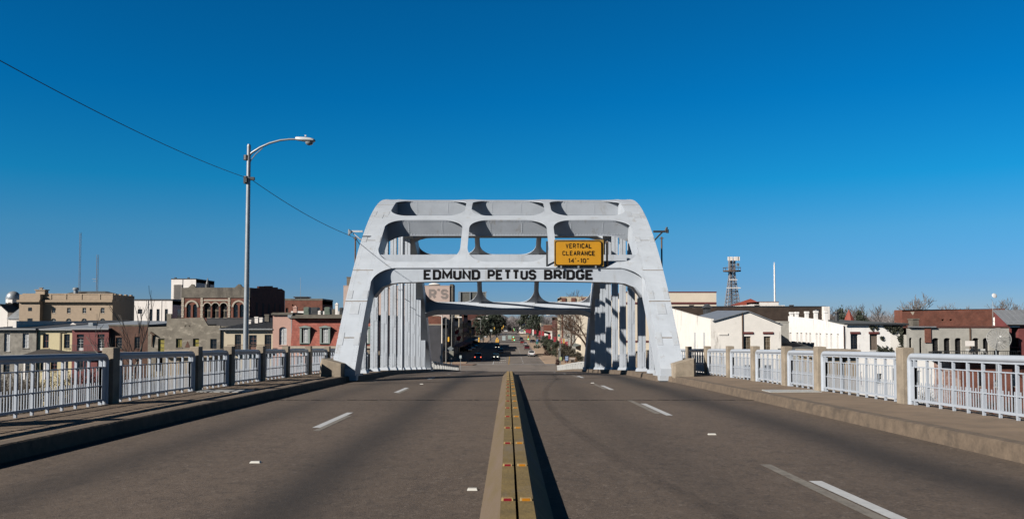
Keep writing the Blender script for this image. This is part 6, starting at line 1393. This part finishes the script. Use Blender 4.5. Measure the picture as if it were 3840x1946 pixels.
for u0, u1, vb, lab in ((2029, 2076, 1333, 'low reddish brown winter hedge island on the tan paving'), (2082, 2098, 1367, 'small reddish shrub at the corner of the tan paving'), (2001, 2026, 1306, 'low green planter hedge beside the street farther along')):
    p0, p1 = G(u0, vb, -9.9), G(u1, vb, -9.9); q = crown((p1.x - p0.x) / 2, 1.6, .75, int(u0), 40, 40, .16, 0, .2); q.xf(Matrix.Translation(((p0.x + p1.x) / 2, p0.y, -9.3)))
    tag(q.build('hedge', REDSHRUB if vb > 1310 else SHRUBL, recalc=False), lab, 'hedge')
p = P(2190, 1330, 196); bare_tree(31, p.x, 196, -10.3, 16.5, 1.0, 'big leafless street tree in front of the pale store wall', lv=5, spread=1.1, mb_=mat('brown_twigs', (.12, .075, .05), .95, .3, 2))
p = P(2125, 1330, 240); bare_tree(31, p.x, 240, -10.3, 13, 2.7, 'smaller leafless street tree beside the grey store wall', lv=5)
p = P(2165, 1130, 320); bare_tree(22, p.x, 320, -10.3, P(2165, 1080, 320).z + 10.3, 2, 'leafless tree top rising over the far strut of the arch', lv=5)
b = block('shingled_roof_house', 'house with a dark hip roof showing below the leafless tree top', 21, 36, 300, 16, 12.5, BRK); q = MB(); za_ = b.zt + .25; q.hexa([(20, 299, za_), (37, 299, za_), (37, 317, za_), (20, 317, za_), (26, 307, za_ + 4), (31, 307, za_ + 4), (31, 309, za_ + 4), (26, 309, za_ + 4)]); q.build('hip_roof', BROWNROOF, b.root)

# ---- street lamps, signals, signs
POLE = mat('grey_lamp_pole', (.26, .26, .25), .6, .15, 3)
def cobra(x, y, side, H, lab, arm=2.4, m=None, zb=None):
    zb = zr(y) if zb is None else zb; t = thing('street_lamp', lab, 'street lamp', (x, y, zb), 'street lamps along the town street'); q = MB(); q.tube([(x, y, zb - .3), (x, y, zb + H)], [.13, .08], 8); q.build('pole', m or POLE, t)
    q = MB(); q.tube([(x, y, zb + H - .2), (x + side * arm * .5, y, zb + H + .25), (x + side * arm, y, zb + H + .3)], [.05, .045, .04], 6); q.build('arm', m or POLE, t)
    q = MB(); q.hexa([(x + side * arm - .1, y - .12, zb + H + .18), (x + side * (arm + .9), y - .2, zb + H + .14), (x + side * (arm + .9), y + .2, zb + H + .14), (x + side * arm - .1, y + .12, zb + H + .18), (x + side * arm - .1, y - .12, zb + H + .4), (x + side * (arm + .9), y - .2, zb + H + .34), (x + side * (arm + .9), y + .2, zb + H + .34), (x + side * arm - .1, y + .12, zb + H + .4)]); q.build('lamp_head', WHITEW, t)
for u, Y, side, H, lab in ((1657.6, 150, -1, 9.6, 'white street lamp pole rising just past the end of the shaded parapet'), (1673, 182, 1, 10.5, 'grey street lamp pole behind the white one on the shaded side'), (1694, 192, 1, 11.5, 'grey street lamp pole beside the back of the diamond sign'), (1767, 310, 1, 11.0, 'street lamp pole in front of the cream storefront'),
      (1802.5, 412, 1, 11.5, 'street lamp pole in front of the big evergreens'), (1806, 440, 1, 13, 'thin tall street lamp pole before the evergreens'), (1825, 520, 1, 13, 'farthest street lamp pole on the shaded side'),
      (2100.7, 208, -1, 11.5, 'street lamp pole at the corner of the tan paving'), (2130.8, 255, -1, 13.5, 'tall thick lamp pole in front of the bare street tree'), (2029, 344, -1, 13.2, 'lamp pole beside the dark hedge island'), (2036, 360, 1, 14, 'lamp pole just behind the dark hedge island pole'), (1994, 470, -1, 14, 'lamp pole by the white flag'), (2006, 500, -1, 14, 'lamp pole beyond the white flag'), (1976, 640, -1, 15, 'farthest lamp pole on the sunny side')):
    p = P(u, 1208, Y); cobra(p.x, Y, side, H, lab, m=WHITEW if Y == 150 else None)
TLY = mat('yellow_signal_housing', (1.0, .55, .06), .5, .08, 4); RED = mat('red_signal_lens', (.12, .01, .01), .4); GRNL = mat('green_lit_lens', (.02, .5, .3), .4, .05, 3, emis=(.05, 1, .5, .9)); AML = mat('amber_dark_lens', (.14, .08, .01), .4)
SIGG = 'traffic signals hung over the town street'
def signal(u, v, Y, lab, cols=((0, 0),), face=False, lit=False, rz=0, pole=None, sc=1.):
    p = P(u, v, Y); t = thing('traffic_signal', lab, 'traffic light', p, SIGG, rz)
    for dx, dz in cols:
        q = MB(); n = 3 if len(cols) == 1 else 2 if dz < 0 else 1; h = .36 * n * sc; cx, cz = p.x + dx * sc, p.z + dz * sc
        q.box(cx - .17 * sc, cx + .17 * sc, Y - .12, Y + .14, cz - h / 2, cz + h / 2)
        for k in range(n): q.lathe([(.15 * sc, 0), (.13 * sc, .1), (.01, .14)], (0, 0, 0), 8); m0 = Matrix.Translation((cx, Y - .12 if not face else Y + .14, cz + h / 2 - .18 * sc - .36 * sc * k)) @ Matrix.Rotation(R(90 if not face else -90), 4, 'X'); nv = 8 * 3; q.v[-nv:] = [tuple(m0 @ Vector(w)) for w in q.v[-nv:]]
        hs_ = q.build('housing', TLY, t)
        if face:
            for k in range(n):
                q = MB(); q.lathe([(.13 * sc, 0), (.10 * sc, .03), (.01, .045)], (0, 0, 0), 10); q.xf(Matrix.Translation((cx, Y - .125, cz + h / 2 - .18 * sc - .36 * sc * k)) @ Matrix.Rotation(R(90), 4, 'X')); m_ = (GRNL if lit and k == n - 1 and dx >= 0 else RED if k == 0 else AML); q.build('lens', m_, hs_)
                q = MB(); r = .15 * sc; w = [(cx + r * math.cos(a_ * math.pi / 6), cz + h / 2 - .18 * sc - .36 * sc * k + r * math.sin(a_ * math.pi / 6)) for a_ in range(7)]
                for (xa, za_), (xb, zb_) in zip(w, w[1:]): q.quad((xa, Y - .12, za_), (xb, Y - .12, zb_), (xb, Y - .32, zb_), (xa, Y - .32, za_))
                q.build('visor', TLY, hs_)
    q = MB(); zt_ = max(p.z + dz * sc for dx, dz in cols) + .3; q.box(p.x - .03, p.x + .03, Y - .03, Y + .03, zt_, zt_ + .9); q.build('hanger_rod', DARKM, t)
    return p
five = ((0, .36), (-.22, -.2), (.22, -.2))
signal(1796.5, 1274, 205, 'single yellow signal seen from behind, hung over the shaded lanes'); signal(1865, 1275, 205.2, 'cluster of yellow signals seen from behind over the middle of the street', five); signal(1683, 1272, 204.6, 'tilted yellow signal beside the grey pole on the shaded corner', rz=.7)
signal(1925.5, 1269, 224, 'cluster of yellow signals facing the bridge with a green light', five, True, True); signal(1981, 1266, 224.3, 'single yellow signal facing the bridge with a green light', ((0, 0),), True, True)
signal(2114.5, 1278.5, 210, 'yellow signal with black visors over the tan paving corner', ((0, 0),), True, rz=-.3); signal(1762.5, 1243, 330, 'far yellow signal seen from behind before the cream storefront'); signal(1767, 1240, 331, 'far yellow signal beside the one seen from behind')
signal(1927, 1235, 420, 'far cluster of signals facing the bridge with a green light', five, True, True); signal(1967, 1239, 421, 'far single signal with a green light', ((0, 0),), True, True); signal(1854, 1231, 400, 'far yellow signal hung under the evergreens'); signal(1883, 1231, 405, 'far yellow signal near the white truck'); signal(1888, 1224, 410, 'farthest yellow signal near the white truck')
for (xa, xb, Y, z, s_, lab) in ((-14, 22, 205.1, P(1700, 1271, 205).z + .9, .7, 'signal span wire nearest the bridge'), (-14, 14, 224.1, P(1925, 1258, 224).z + .9, .6, 'signal span wire carrying the green cluster'), (-14, 15, 330.5, P(1765, 1236, 330).z + 1, .8, 'signal span wire halfway along the street'), (-14, 15, 420.5, P(1927, 1226, 420).z + 1, .8, 'signal span wire far down the street')):
    q = MB(); q.tube(sag((xa, Y, z), (xb, Y, z), s_), .02, 4); tag(q.build('span_wire', CABLE), lab, 'wire')
def sign(name, u0, u1, v0, v1, Y, m, lab, zb=None, post=True, diamond=False, back=None, hang=False, bars=0, barm=None):
    p0, p1 = P(u0, v1, Y), P(u1, v0, Y); zb = zr(Y) if zb is None else zb; xm = (p0.x + p1.x) / 2; t = thing(name, lab, 'sign', (xm, Y, zb)); zm = (p0.z + p1.z) / 2
    q = MB()
    if diamond: q.prism([(xm, Y - .05, p0.z), (p1.x, Y - .05, zm), (xm, Y - .05, p1.z), (p0.x, Y - .05, zm)], (0, .04, 0))
    else: q.box(p0.x, p1.x, Y - .05, Y - .01, p0.z, p1.z)
    pn = q.build('panel', m, t)
    if bars:
        q = MB()
        for k in range(bars): z = p1.z - (p1.z - p0.z) * (k + .7) / (bars + .4); q.box(p0.x + (p1.x - p0.x) * .14, p1.x - (p1.x - p0.x) * (.14 + .06 * k), Y - .06, Y - .052, z - .045, z + .045)
        q.build('lettering', barm or WHITEW, pn)
    if post: q = MB(); q.box(xm - .04, xm + .04, Y + .0, Y + .07, zb - .3, p1.z - .05); q.build('post', GALV, t)
    if hang: q = MB(); q.box(xm - .4, xm - .36, Y, Y + .04, p1.z, p1.z + .7); q.box(xm + .36, xm + .4, Y, Y + .04, p1.z, p1.z + .7); q.build('hanger_rod', DARKM, t)
    return t, pn
GB_ = mat('grey_sign_back', (.20, .225, .24), .6, .1, 3); TEAL = mat('teal_sign', (.01, .22, .2), .5, .1, 3); BLUE = mat('blue_sign', (.12, .22, .42), .5, .1, 3); BROWN = mat('brown_sign', (.13, .075, .04), .5, .1, 3); PALES = mat('pale_sign_face', (.45, .52, .52), .5, .1, 3); LIME = mat('lime_sign_face', (.45, .52, .25), .5, .1, 3)
t_, _ = sign('road_sign', 1677, 1702, 1297, 1316, 140, GB_, 'grey diamond sign back above a pale panel at the shaded corner', diamond=True)
p0, p1 = P(1684, 1343, 140), P(1701, 1315, 140); q = MB(); q.box(p0.x, p1.x, 139.9, 139.94, p0.z, p1.z); q.build('panel', mat('tan_sign_back', (.27, .26, .22), .6, .1, 3), t_); p0, p1 = P(1686, 1358, 140), P(1699, 1345, 140); q = MB(); q.box(p0.x, p1.x, 139.9, 139.94, p0.z, p1.z); q.build('panel', GB_, t_)
sign('road_sign', 1723, 1731, 1332, 1343, 172, PALES, 'small pale sign on a thin post at the shaded corner kerb'); sign('road_sign', 1649.5, 1656, 1332, 1345, 130, PALES, 'small pale sign beside the foot of the white lamp pole')
sign('road_sign', 2119, 2131, 1335, 1352, 196, BLUE, 'blue and white sign board beside the brown sign', bars=2); sign('road_sign', 2118.5, 2130.5, 1353, 1359, 196.2, MAROON, 'small maroon plate under the blue and white sign', post=False); sign('brown_sign', 2131, 2162, 1338, 1356, 197, BROWN, 'wide brown sign with three lines of pale lettering above the white parapet', bars=3)
sign('road_sign', 2098, 2107, 1338, 1350, 207, LIME, 'small yellow green sign on the corner lamp pole', post=False); sign('street_name_sign', 2092, 2101, 1253, 1262, 222, TEAL, 'teal street name sign hung from the far signal wire', post=False, hang=True); sign('road_sign', 2011, 2018, 1272, 1280, 300, BLUE, 'blue route sign above a teal one beside the far hedge', zb=-9.9); sign('road_sign', 2010, 2019, 1281, 1290, 300.2, TEAL, 'teal sign plate below the blue route sign', zb=-9.9)
sign('lane_sign', 1883, 1895.5, 1259.5, 1276, 224, PALES, 'pale blank lane sign hung over the middle of the street', post=False, hang=True); sign('lane_sign', 1905, 1918, 1257, 1271, 224.2, mat('pale_green_sign', (.32, .42, .37), .5, .1, 3), 'pale green sign hung next to the green light cluster', post=False, hang=True); sign('road_sign', 1951, 1963, 1236, 1245, 425, GB_, 'grey sign panel hung beside the far green light', post=False, hang=True); sign('road_sign', 1838, 1846, 1235, 1243, 400, PALES, 'pale sign under the evergreens on the shaded side')
p0 = P(1965, 1215, 760); t_ = thing('store_sign', 'far blue store sign with a pink red strip above a white building', 'sign', (p0.x, 760, -10)); q = MB(); a, d = P(1948, 1220, 760), P(1970, 1209, 760); q.box(a.x, d.x, 760, 761, a.z, d.z); q.build('panel', mat('deep_blue_sign', (.06, .07, .22), .5, .1, .5), t_); q = MB(); a, d = P(1960, 1211, 759), P(1974, 1208, 759); q.box(a.x, d.x, 759, 759.8, a.z, d.z + .4); q.build('panel', mat('pink_red_sign', (.6, .06, .14), .5, .1, .5), t_); q = MB(); q.box(p0.x - .4, p0.x + .4, 761.1, 762, -10.2, P(0, 1212, 760).z); q.build('post', POLE, t_)
b = block('far_white_store', 'far white shop under the blue store sign', P(1950, 1230, 770).x, P(1972, 1230, 770).x, 770, 30, 6.5, WHITEW)
# red banners and white flags along the pavements
REDB = mat('red_banner_cloth', (.42, .012, .03), .8, .2, 2); bg_ = 'red banners on poles along the sunny pavement'
bl_ = 'red banner on a thin pole along the sunny pavement'
for u, v, Y in ((1975, 1240, 420), (1981, 1240, 400), (1988, 1243, 390), (2008, 1244, 350), (2026, 1247, 330), (2037, 1249, 316), (2062, 1260, 286), (2083, 1271, 262), (2104, 1277, 244), (2126, 1290, 226), (1990, 1238, 440)):
    p = P(u, v, Y); t_ = thing('banner', bl_, 'banner', (p.x, Y, -9.9), bg_); q = MB(); w = .62
    for k in range(3): q.hexa([(p.x - w + k * .1, Y - .03, p.z - .9 + k * .5), (p.x + w * .5 - k * .1, Y - .06, p.z - .75 + k * .5), (p.x + w * .5 - k * .1, Y + .02, p.z - .75 + k * .5), (p.x - w + k * .1, Y + .03, p.z - .9 + k * .5), (p.x - w + .1, Y - .03, p.z - .4 + k * .5), (p.x + w * .6, Y - .06, p.z - .35 + k * .5), (p.x + w * .6, Y + .02, p.z - .35 + k * .5), (p.x - w + .1, Y + .03, p.z - .4 + k * .5)])
    q.build('cloth', REDB, t_); q = MB(); q.tube([(p.x, Y + .06, -9.9), (p.x, Y + .06, p.z + 1)], .05, 5); q.build('pole', DARKM, t_)
for u, v, Y, lab in ((1719, 1269, 240, 'red banner in the shade before the dark storefront'), (1712, 1246, 262, 'red banner high on the shaded side awning')):
    p = P(u, v, Y); t_ = thing('banner', lab, 'banner', (p.x, Y, -9.9)); q = MB(); q.box(p.x - .5, p.x + .45, Y - .03, Y + .03, p.z - .55, p.z + .45); q.box(p.x - .1, p.x + .7, Y - .06, Y - .031, p.z + .0, p.z + .75); q.build('cloth', REDB, t_); q = MB(); q.tube([(p.x, Y + .06, -9.9), (p.x, Y + .06, p.z + 1)], .05, 5); q.build('pole', DARKM, t_)
p = P(1999, 1245, 450); t_ = thing('flag', 'tall white feather flag beside the far canopy store', 'flag', (p.x, 450, -9.9)); q = MB(); q.box(p.x - .35, p.x + .35, 449.9, 450, p.z - 1.6, p.z + 1.4); q.build('cloth', WHITEW, t_); q = MB(); q.tube([(p.x - .4, 450, -9.9), (p.x - .4, 450, p.z + 1.6)], .05, 5); q.build('pole', POLE, t_)
p = P(2028, 1222, 345); t_ = thing('flag', 'cream feather flag hanging by the lamp pole past the hedge island', 'flag', (p.x, 345, -9.9)); q = MB(); q.prism([(p.x - .4, 344.9, p.z + 1.1), (p.x + .3, 344.9, p.z + 1.0), (p.x + .15, 344.9, p.z - 1.0)], (0, .08, 0)); q.build('cloth', CREAM2, t_); q = MB(); q.tube([(p.x + .35, 345, -9.9), (p.x + .35, 345, p.z + 1.3)], .05, 5); q.build('pole', POLE, t_)

# ---- cars
TYRE = mat('tyre_rubber', (.02, .02, .02), .9, .1, 5); RIMM = mat('alloy_rim', (.4, .4, .41), .35, .1, 5, metal=.6); CGL = mat('car_glass', (.015, .018, .022), .08, .1, 2, spec=.7); HL = mat('headlight_glass', (.7, .7, .68), .2, .05, 5); TL = mat('tail_light', (.25, .01, .01), .3, .05, 5)
HLON = mat('lit_headlight', (.8, .8, .75), .2, .05, 5, emis=(1, .95, .8, .8)); TLON = mat('lit_tail_light', (.5, .05, .04), .3, .05, 5, emis=(1, .15, .08, .8))
SH = {'sedan': (4.7, 1.8, [(0, .35), (.02, .75), (.12, .86), (.30, .92), (.44, 1.42), (.66, 1.45), (.84, .98), (.97, .92), (1, .6), (1, .35)], (.31, .86)),
      'suv': (4.8, 1.95, [(0, .4), (.02, .95), (.24, 1.05), (.36, 1.72), (.90, 1.76), (.98, 1.1), (1, .5), (1, .4)], (.25, .97)),
      'van': (5.0, 1.95, [(0, .4), (.02, .9), (.16, 1.05), (.34, 1.82), (.95, 1.84), (.99, 1.1), (1, .4)], (.17, .98)),
      'pickup': (5.4, 1.95, [(0, .45), (.02, .98), (.24, 1.08), (.34, 1.72), (.56, 1.76), (.60, 1.15), (1, 1.12), (1, .45)], (.25, .59))}
def car(kind, col, u, v, dirn, lab, lights=False, z=-10, scale=1., rz=None, name=None):
    """dirn = +1 drives towards the bridge (front seen), -1 drives away"""
    p = G(u, v, z); L, Wc, pf, (g0, g1) = SH[kind]; nm = name or {'sedan': 'car', 'suv': 'suv', 'van': 'van', 'pickup': 'pickup_truck'}[kind]
    t = thing(nm, lab, {'sedan': 'car', 'suv': 'car', 'van': 'van', 'pickup': 'pickup truck'}[kind], (0, 0, 0), 'cars and trucks on the town street')
    paint = mat('car_paint_' + col, {'black': (.012, .012, .014), 'teal': (.03, .06, .065), 'silver': (.34, .35, .36), 'white': (.70, .70, .69), 'maroon': (.10, .012, .018), 'red': (.26, .02, .02), 'blue': (.02, .03, .06), 'grey': (.12, .125, .13)}[col], .25, .04, 2, spec=.6)
    body, glass = MB(), MB(); W2 = Wc / 2
    def wd(zz): return W2 if zz < 1.0 else W2 - (zz - 1.0) * .28
    P_ = [(x * L - L / 2, zz) for x, zz in pf]; n = len(P_)
    for i in range(n):
        (xa, za_), (xb, zb_) = P_[i], P_[(i + 1) % n]; body.quad((-wd(za_), xa, za_), (wd(za_), xa, za_), (wd(zb_), xb, zb_), (-wd(zb_), xb, zb_))
    low = [q_ for q_ in P_]
    for s_ in (-1, 1):
        zs_ = sorted({.35, .95} | {q_[1] for q_ in P_}); body.poly([(s_ * wd(zz), x, zz) for x, zz in P_])
    bo = body.build('body', paint, t, bevel=.05)
    def off(i, j, f0, f1, o=.012):
        (xa, za_), (xb, zb_) = P_[i], P_[j]; a_ = (xa + (xb - xa) * f0, za_ + (zb_ - za_) * f0); b_ = (xa + (xb - xa) * f1, za_ + (zb_ - za_) * f1); nx, nz = -(zb_ - za_), (xb - xa); l = math.hypot(nx, nz); nx, nz = nx / l * o, nz / l * o
        q = MB(); m_ = .12; q.quad((-wd(a_[1]) + m_, a_[0] + nx, a_[1] + nz), (wd(a_[1]) - m_, a_[0] + nx, a_[1] + nz), (wd(b_[1]) - m_ * .9, b_[0] + nx, b_[1] + nz), (-wd(b_[1]) + m_ * .9, b_[0] + nx, b_[1] + nz)); return q
    iw = next(i for i in range(n - 1) if P_[i + 1][1] - P_[i][1] > .4 and P_[i][1] > .8); off(iw, iw + 1, .08, .92).build('windscreen', CGL, t)
    ir = next(i for i in range(n - 1) if P_[i][1] - P_[i + 1][1] > .35 and P_[i][1] > 1.3); off(ir, ir + 1, .08, .85).build('rear_window', CGL, t)
    top = max(zz for _, zz in P_)
    for s_ in (-1, 1):
        q = MB(); zb_, zt_ = 1.0 if kind != 'sedan' else .96, top - .1; xs = [P_[iw][0] + (P_[iw + 1][0] - P_[iw][0]) * f for f in (.15, .92)]; xe = [P_[ir][0] + (P_[ir + 1][0] - P_[ir][0]) * f for f in (.05, .75)]
        o = .012; q.quad((s_ * (wd(zb_) + o), xs[0] + .15, zb_), (s_ * (wd(zb_) + o), xe[1] - .1, zb_), (s_ * (wd(zt_) + o), xe[0] - .05, zt_), (s_ * (wd(zt_) + o), xs[1] + .05, zt_)); q.build('side_window', CGL, t)
        for yw in (-L * .31, L * .29):
            q = MB(); q.lathe([(.05, -.1), (.33, -.1), (.33, .1), (.05, .1)], (0, 0, 0), 14); q.xf(Matrix.Translation((s_ * (W2 - .08), yw, .33)) @ Matrix.Rotation(R(90), 4, 'Y')); wh = q.build('wheel', TYRE, t)
            q = MB(); q.lathe([(.01, .02), (.2, .02), (.22, 0)], (0, 0, 0), 12); q.xf(Matrix.Translation((s_ * (W2 + .022), yw, .33)) @ Matrix.Rotation(R(90 * s_), 4, 'Y')); q.build('rim', RIMM, wh)
        q = MB(); q.box(s_ * (W2 - .42) - .17, s_ * (W2 - .42) + .17, -L / 2 - .03, -L / 2 + .06, .62, .78); q.build('headlight', HLON if (lights and dirn > 0) else HL, t)
        q = MB(); q.box(s_ * (W2 - .2) - .13, s_ * (W2 - .2) + .13, L / 2 - .06, L / 2 + .03, .68, .92); q.build('tail_light', TLON if (lights and dirn < 0) else TL, t)
    q = MB(); q.box(-W2 + .05, W2 - .05, -L / 2 - .06, -L / 2 + .02, .4, .55); q.build('bumper', DARKM if kind != 'pickup' else GALV, t); q = MB(); q.box(-W2 + .05, W2 - .05, L / 2 - .02, L / 2 + .07, .42, .57); q.build('bumper', DARKM if kind != 'pickup' else GALV, t)
    t.location = (p.x, p.y + L / 2, z); t.rotation_euler = (0, 0, rz if rz is not None else (0 if dirn > 0 else math.pi)); t.scale = (scale,) * 3
    return t
car('suv', 'black', 1792, 1350, -1, 'black suv with glowing tail lights in the shaded lane', True); car('sedan', 'teal', 1859.5, 1347, 1, 'dark teal car with lit headlights nearing the bridge', True); car('sedan', 'silver', 1876, 1324.5, 1, 'silver car coming up behind the dark teal one'); car('suv', 'blue', 1865, 1308, 1, 'dark blue suv with a lit headlight behind the silver car', True)
car('suv', 'white', 1993.5, 1337.5, -1, 'white utility vehicle with a big dark rear window driving away', name='utility_vehicle'); car('sedan', 'maroon', 1976.5, 1311.5, -1, 'maroon car ahead of the white utility vehicle'); car('sedan', 'silver', 1970, 1296.5, -1, 'pale silver car ahead of the maroon car'); car('van', 'white', 1955.5, 1276.5, -1, 'white van farther along in the sunny lanes'); car('sedan', 'red', 1959, 1290, -1, 'red car half hidden beside the pale silver car')
car('pickup', 'black', 1999, 1287, -1, 'black pickup parked along the sunny kerb', rz=math.pi + .25); car('suv', 'black', 2020, 1286, -1, 'black suv parked past the black pickup'); car('sedan', 'grey', 1934.5, 1257, -1, 'small dark grey car beyond the green light cluster'); car('sedan', 'blue', 1878, 1259.5, 1, 'small dark blue car far down the shaded lanes'); car('suv', 'grey', 1897.5, 1258.5, 1, 'small dark grey suv far down the street'); car('van', 'white', 1899, 1243, 1, 'far white truck turning across the street', rz=.8)
car('sedan', 'silver', 1909, 1238, 1, 'tiny silver car at the far end of the street'); car('suv', 'white', 1917, 1240, -1, 'tiny white suv near the far green signals'); car('sedan', 'maroon', 1923, 1246, -1, 'small maroon car short of the far green signals'); car('van', 'white', 1890, 1237, 1, 'tiny white van at the far end of the shaded lanes'); car('sedan', 'black', 1941, 1249, -1, 'small black car by the far kerb of the sunny lanes')
for u, v, k, c, lab in ((1757, 1312, 'sedan', 'blue', 'dark blue car parked nose in at the shaded kerb'), (1742, 1321, 'suv', 'black', 'black suv parked at the shaded kerb nearest the corner'), (1771, 1303, 'sedan', 'grey', 'grey car parked at the shaded kerb catching a glint'), (1784, 1290, 'sedan', 'black', 'black car parked farther along the shaded kerb'), (1799, 1277, 'suv', 'grey', 'dark grey suv parked farthest along the shaded kerb'), (1815, 1266, 'sedan', 'white', 'whitish car parked under the evergreens')):
    car(k, c, u, v, 1, lab, rz=.9)
for u, v, lab in ((1770, 1288, 'tiny white notice on the shaded parking strip'),): pass
# corner kerb island and crossing signal
q = MB(); p = G(1730, 1370, -10); q.prism([(p.x - 3.2, p.y - 1, -10.2), (p.x + 2.6, p.y + .5, -10.2), (p.x + 3.4, p.y + 4, -10.2), (p.x - 3.2, p.y + 8, -10.2)], (0, 0, .36)); struct(q.build('kerb_island', mat('reddish_kerb', (.24, .15, .11), .9, .2, 1)))
p = P(2106.5, 1340, 208.4); t_ = thing('pedestrian_signal', 'dark pedestrian signal box on the corner lamp pole', 'signal', (p.x, 208.4, p.z)); q = MB(); q.box(p.x - .3, p.x + .3, 208.3, 208.6, p.z - .8, p.z + .9); q.build('housing', DARKM, t_); q = MB(); a = P(2103.5, 1325, 208.2); q.box(a.x - .14, a.x + .14, 208.22, 208.296, a.z - .25, a.z + .2); q.build('face', WPIER, t_)
p = P(2097, 1340, 207.4); q = MB(); q.tube([(p.x, 207.4, -9.9), (p.x, 207.4, p.z + 2.2)], .09, 7); q.lathe([(.01, .3), (.2, .25), (.26, 0), (.2, -.25), (.01, -.3)], (p.x, 207.4, p.z + 1.9), 10); tag(q.build('signal_post', POLE), 'short grey signal post with a rounded head at the tan paving corner', 'post')
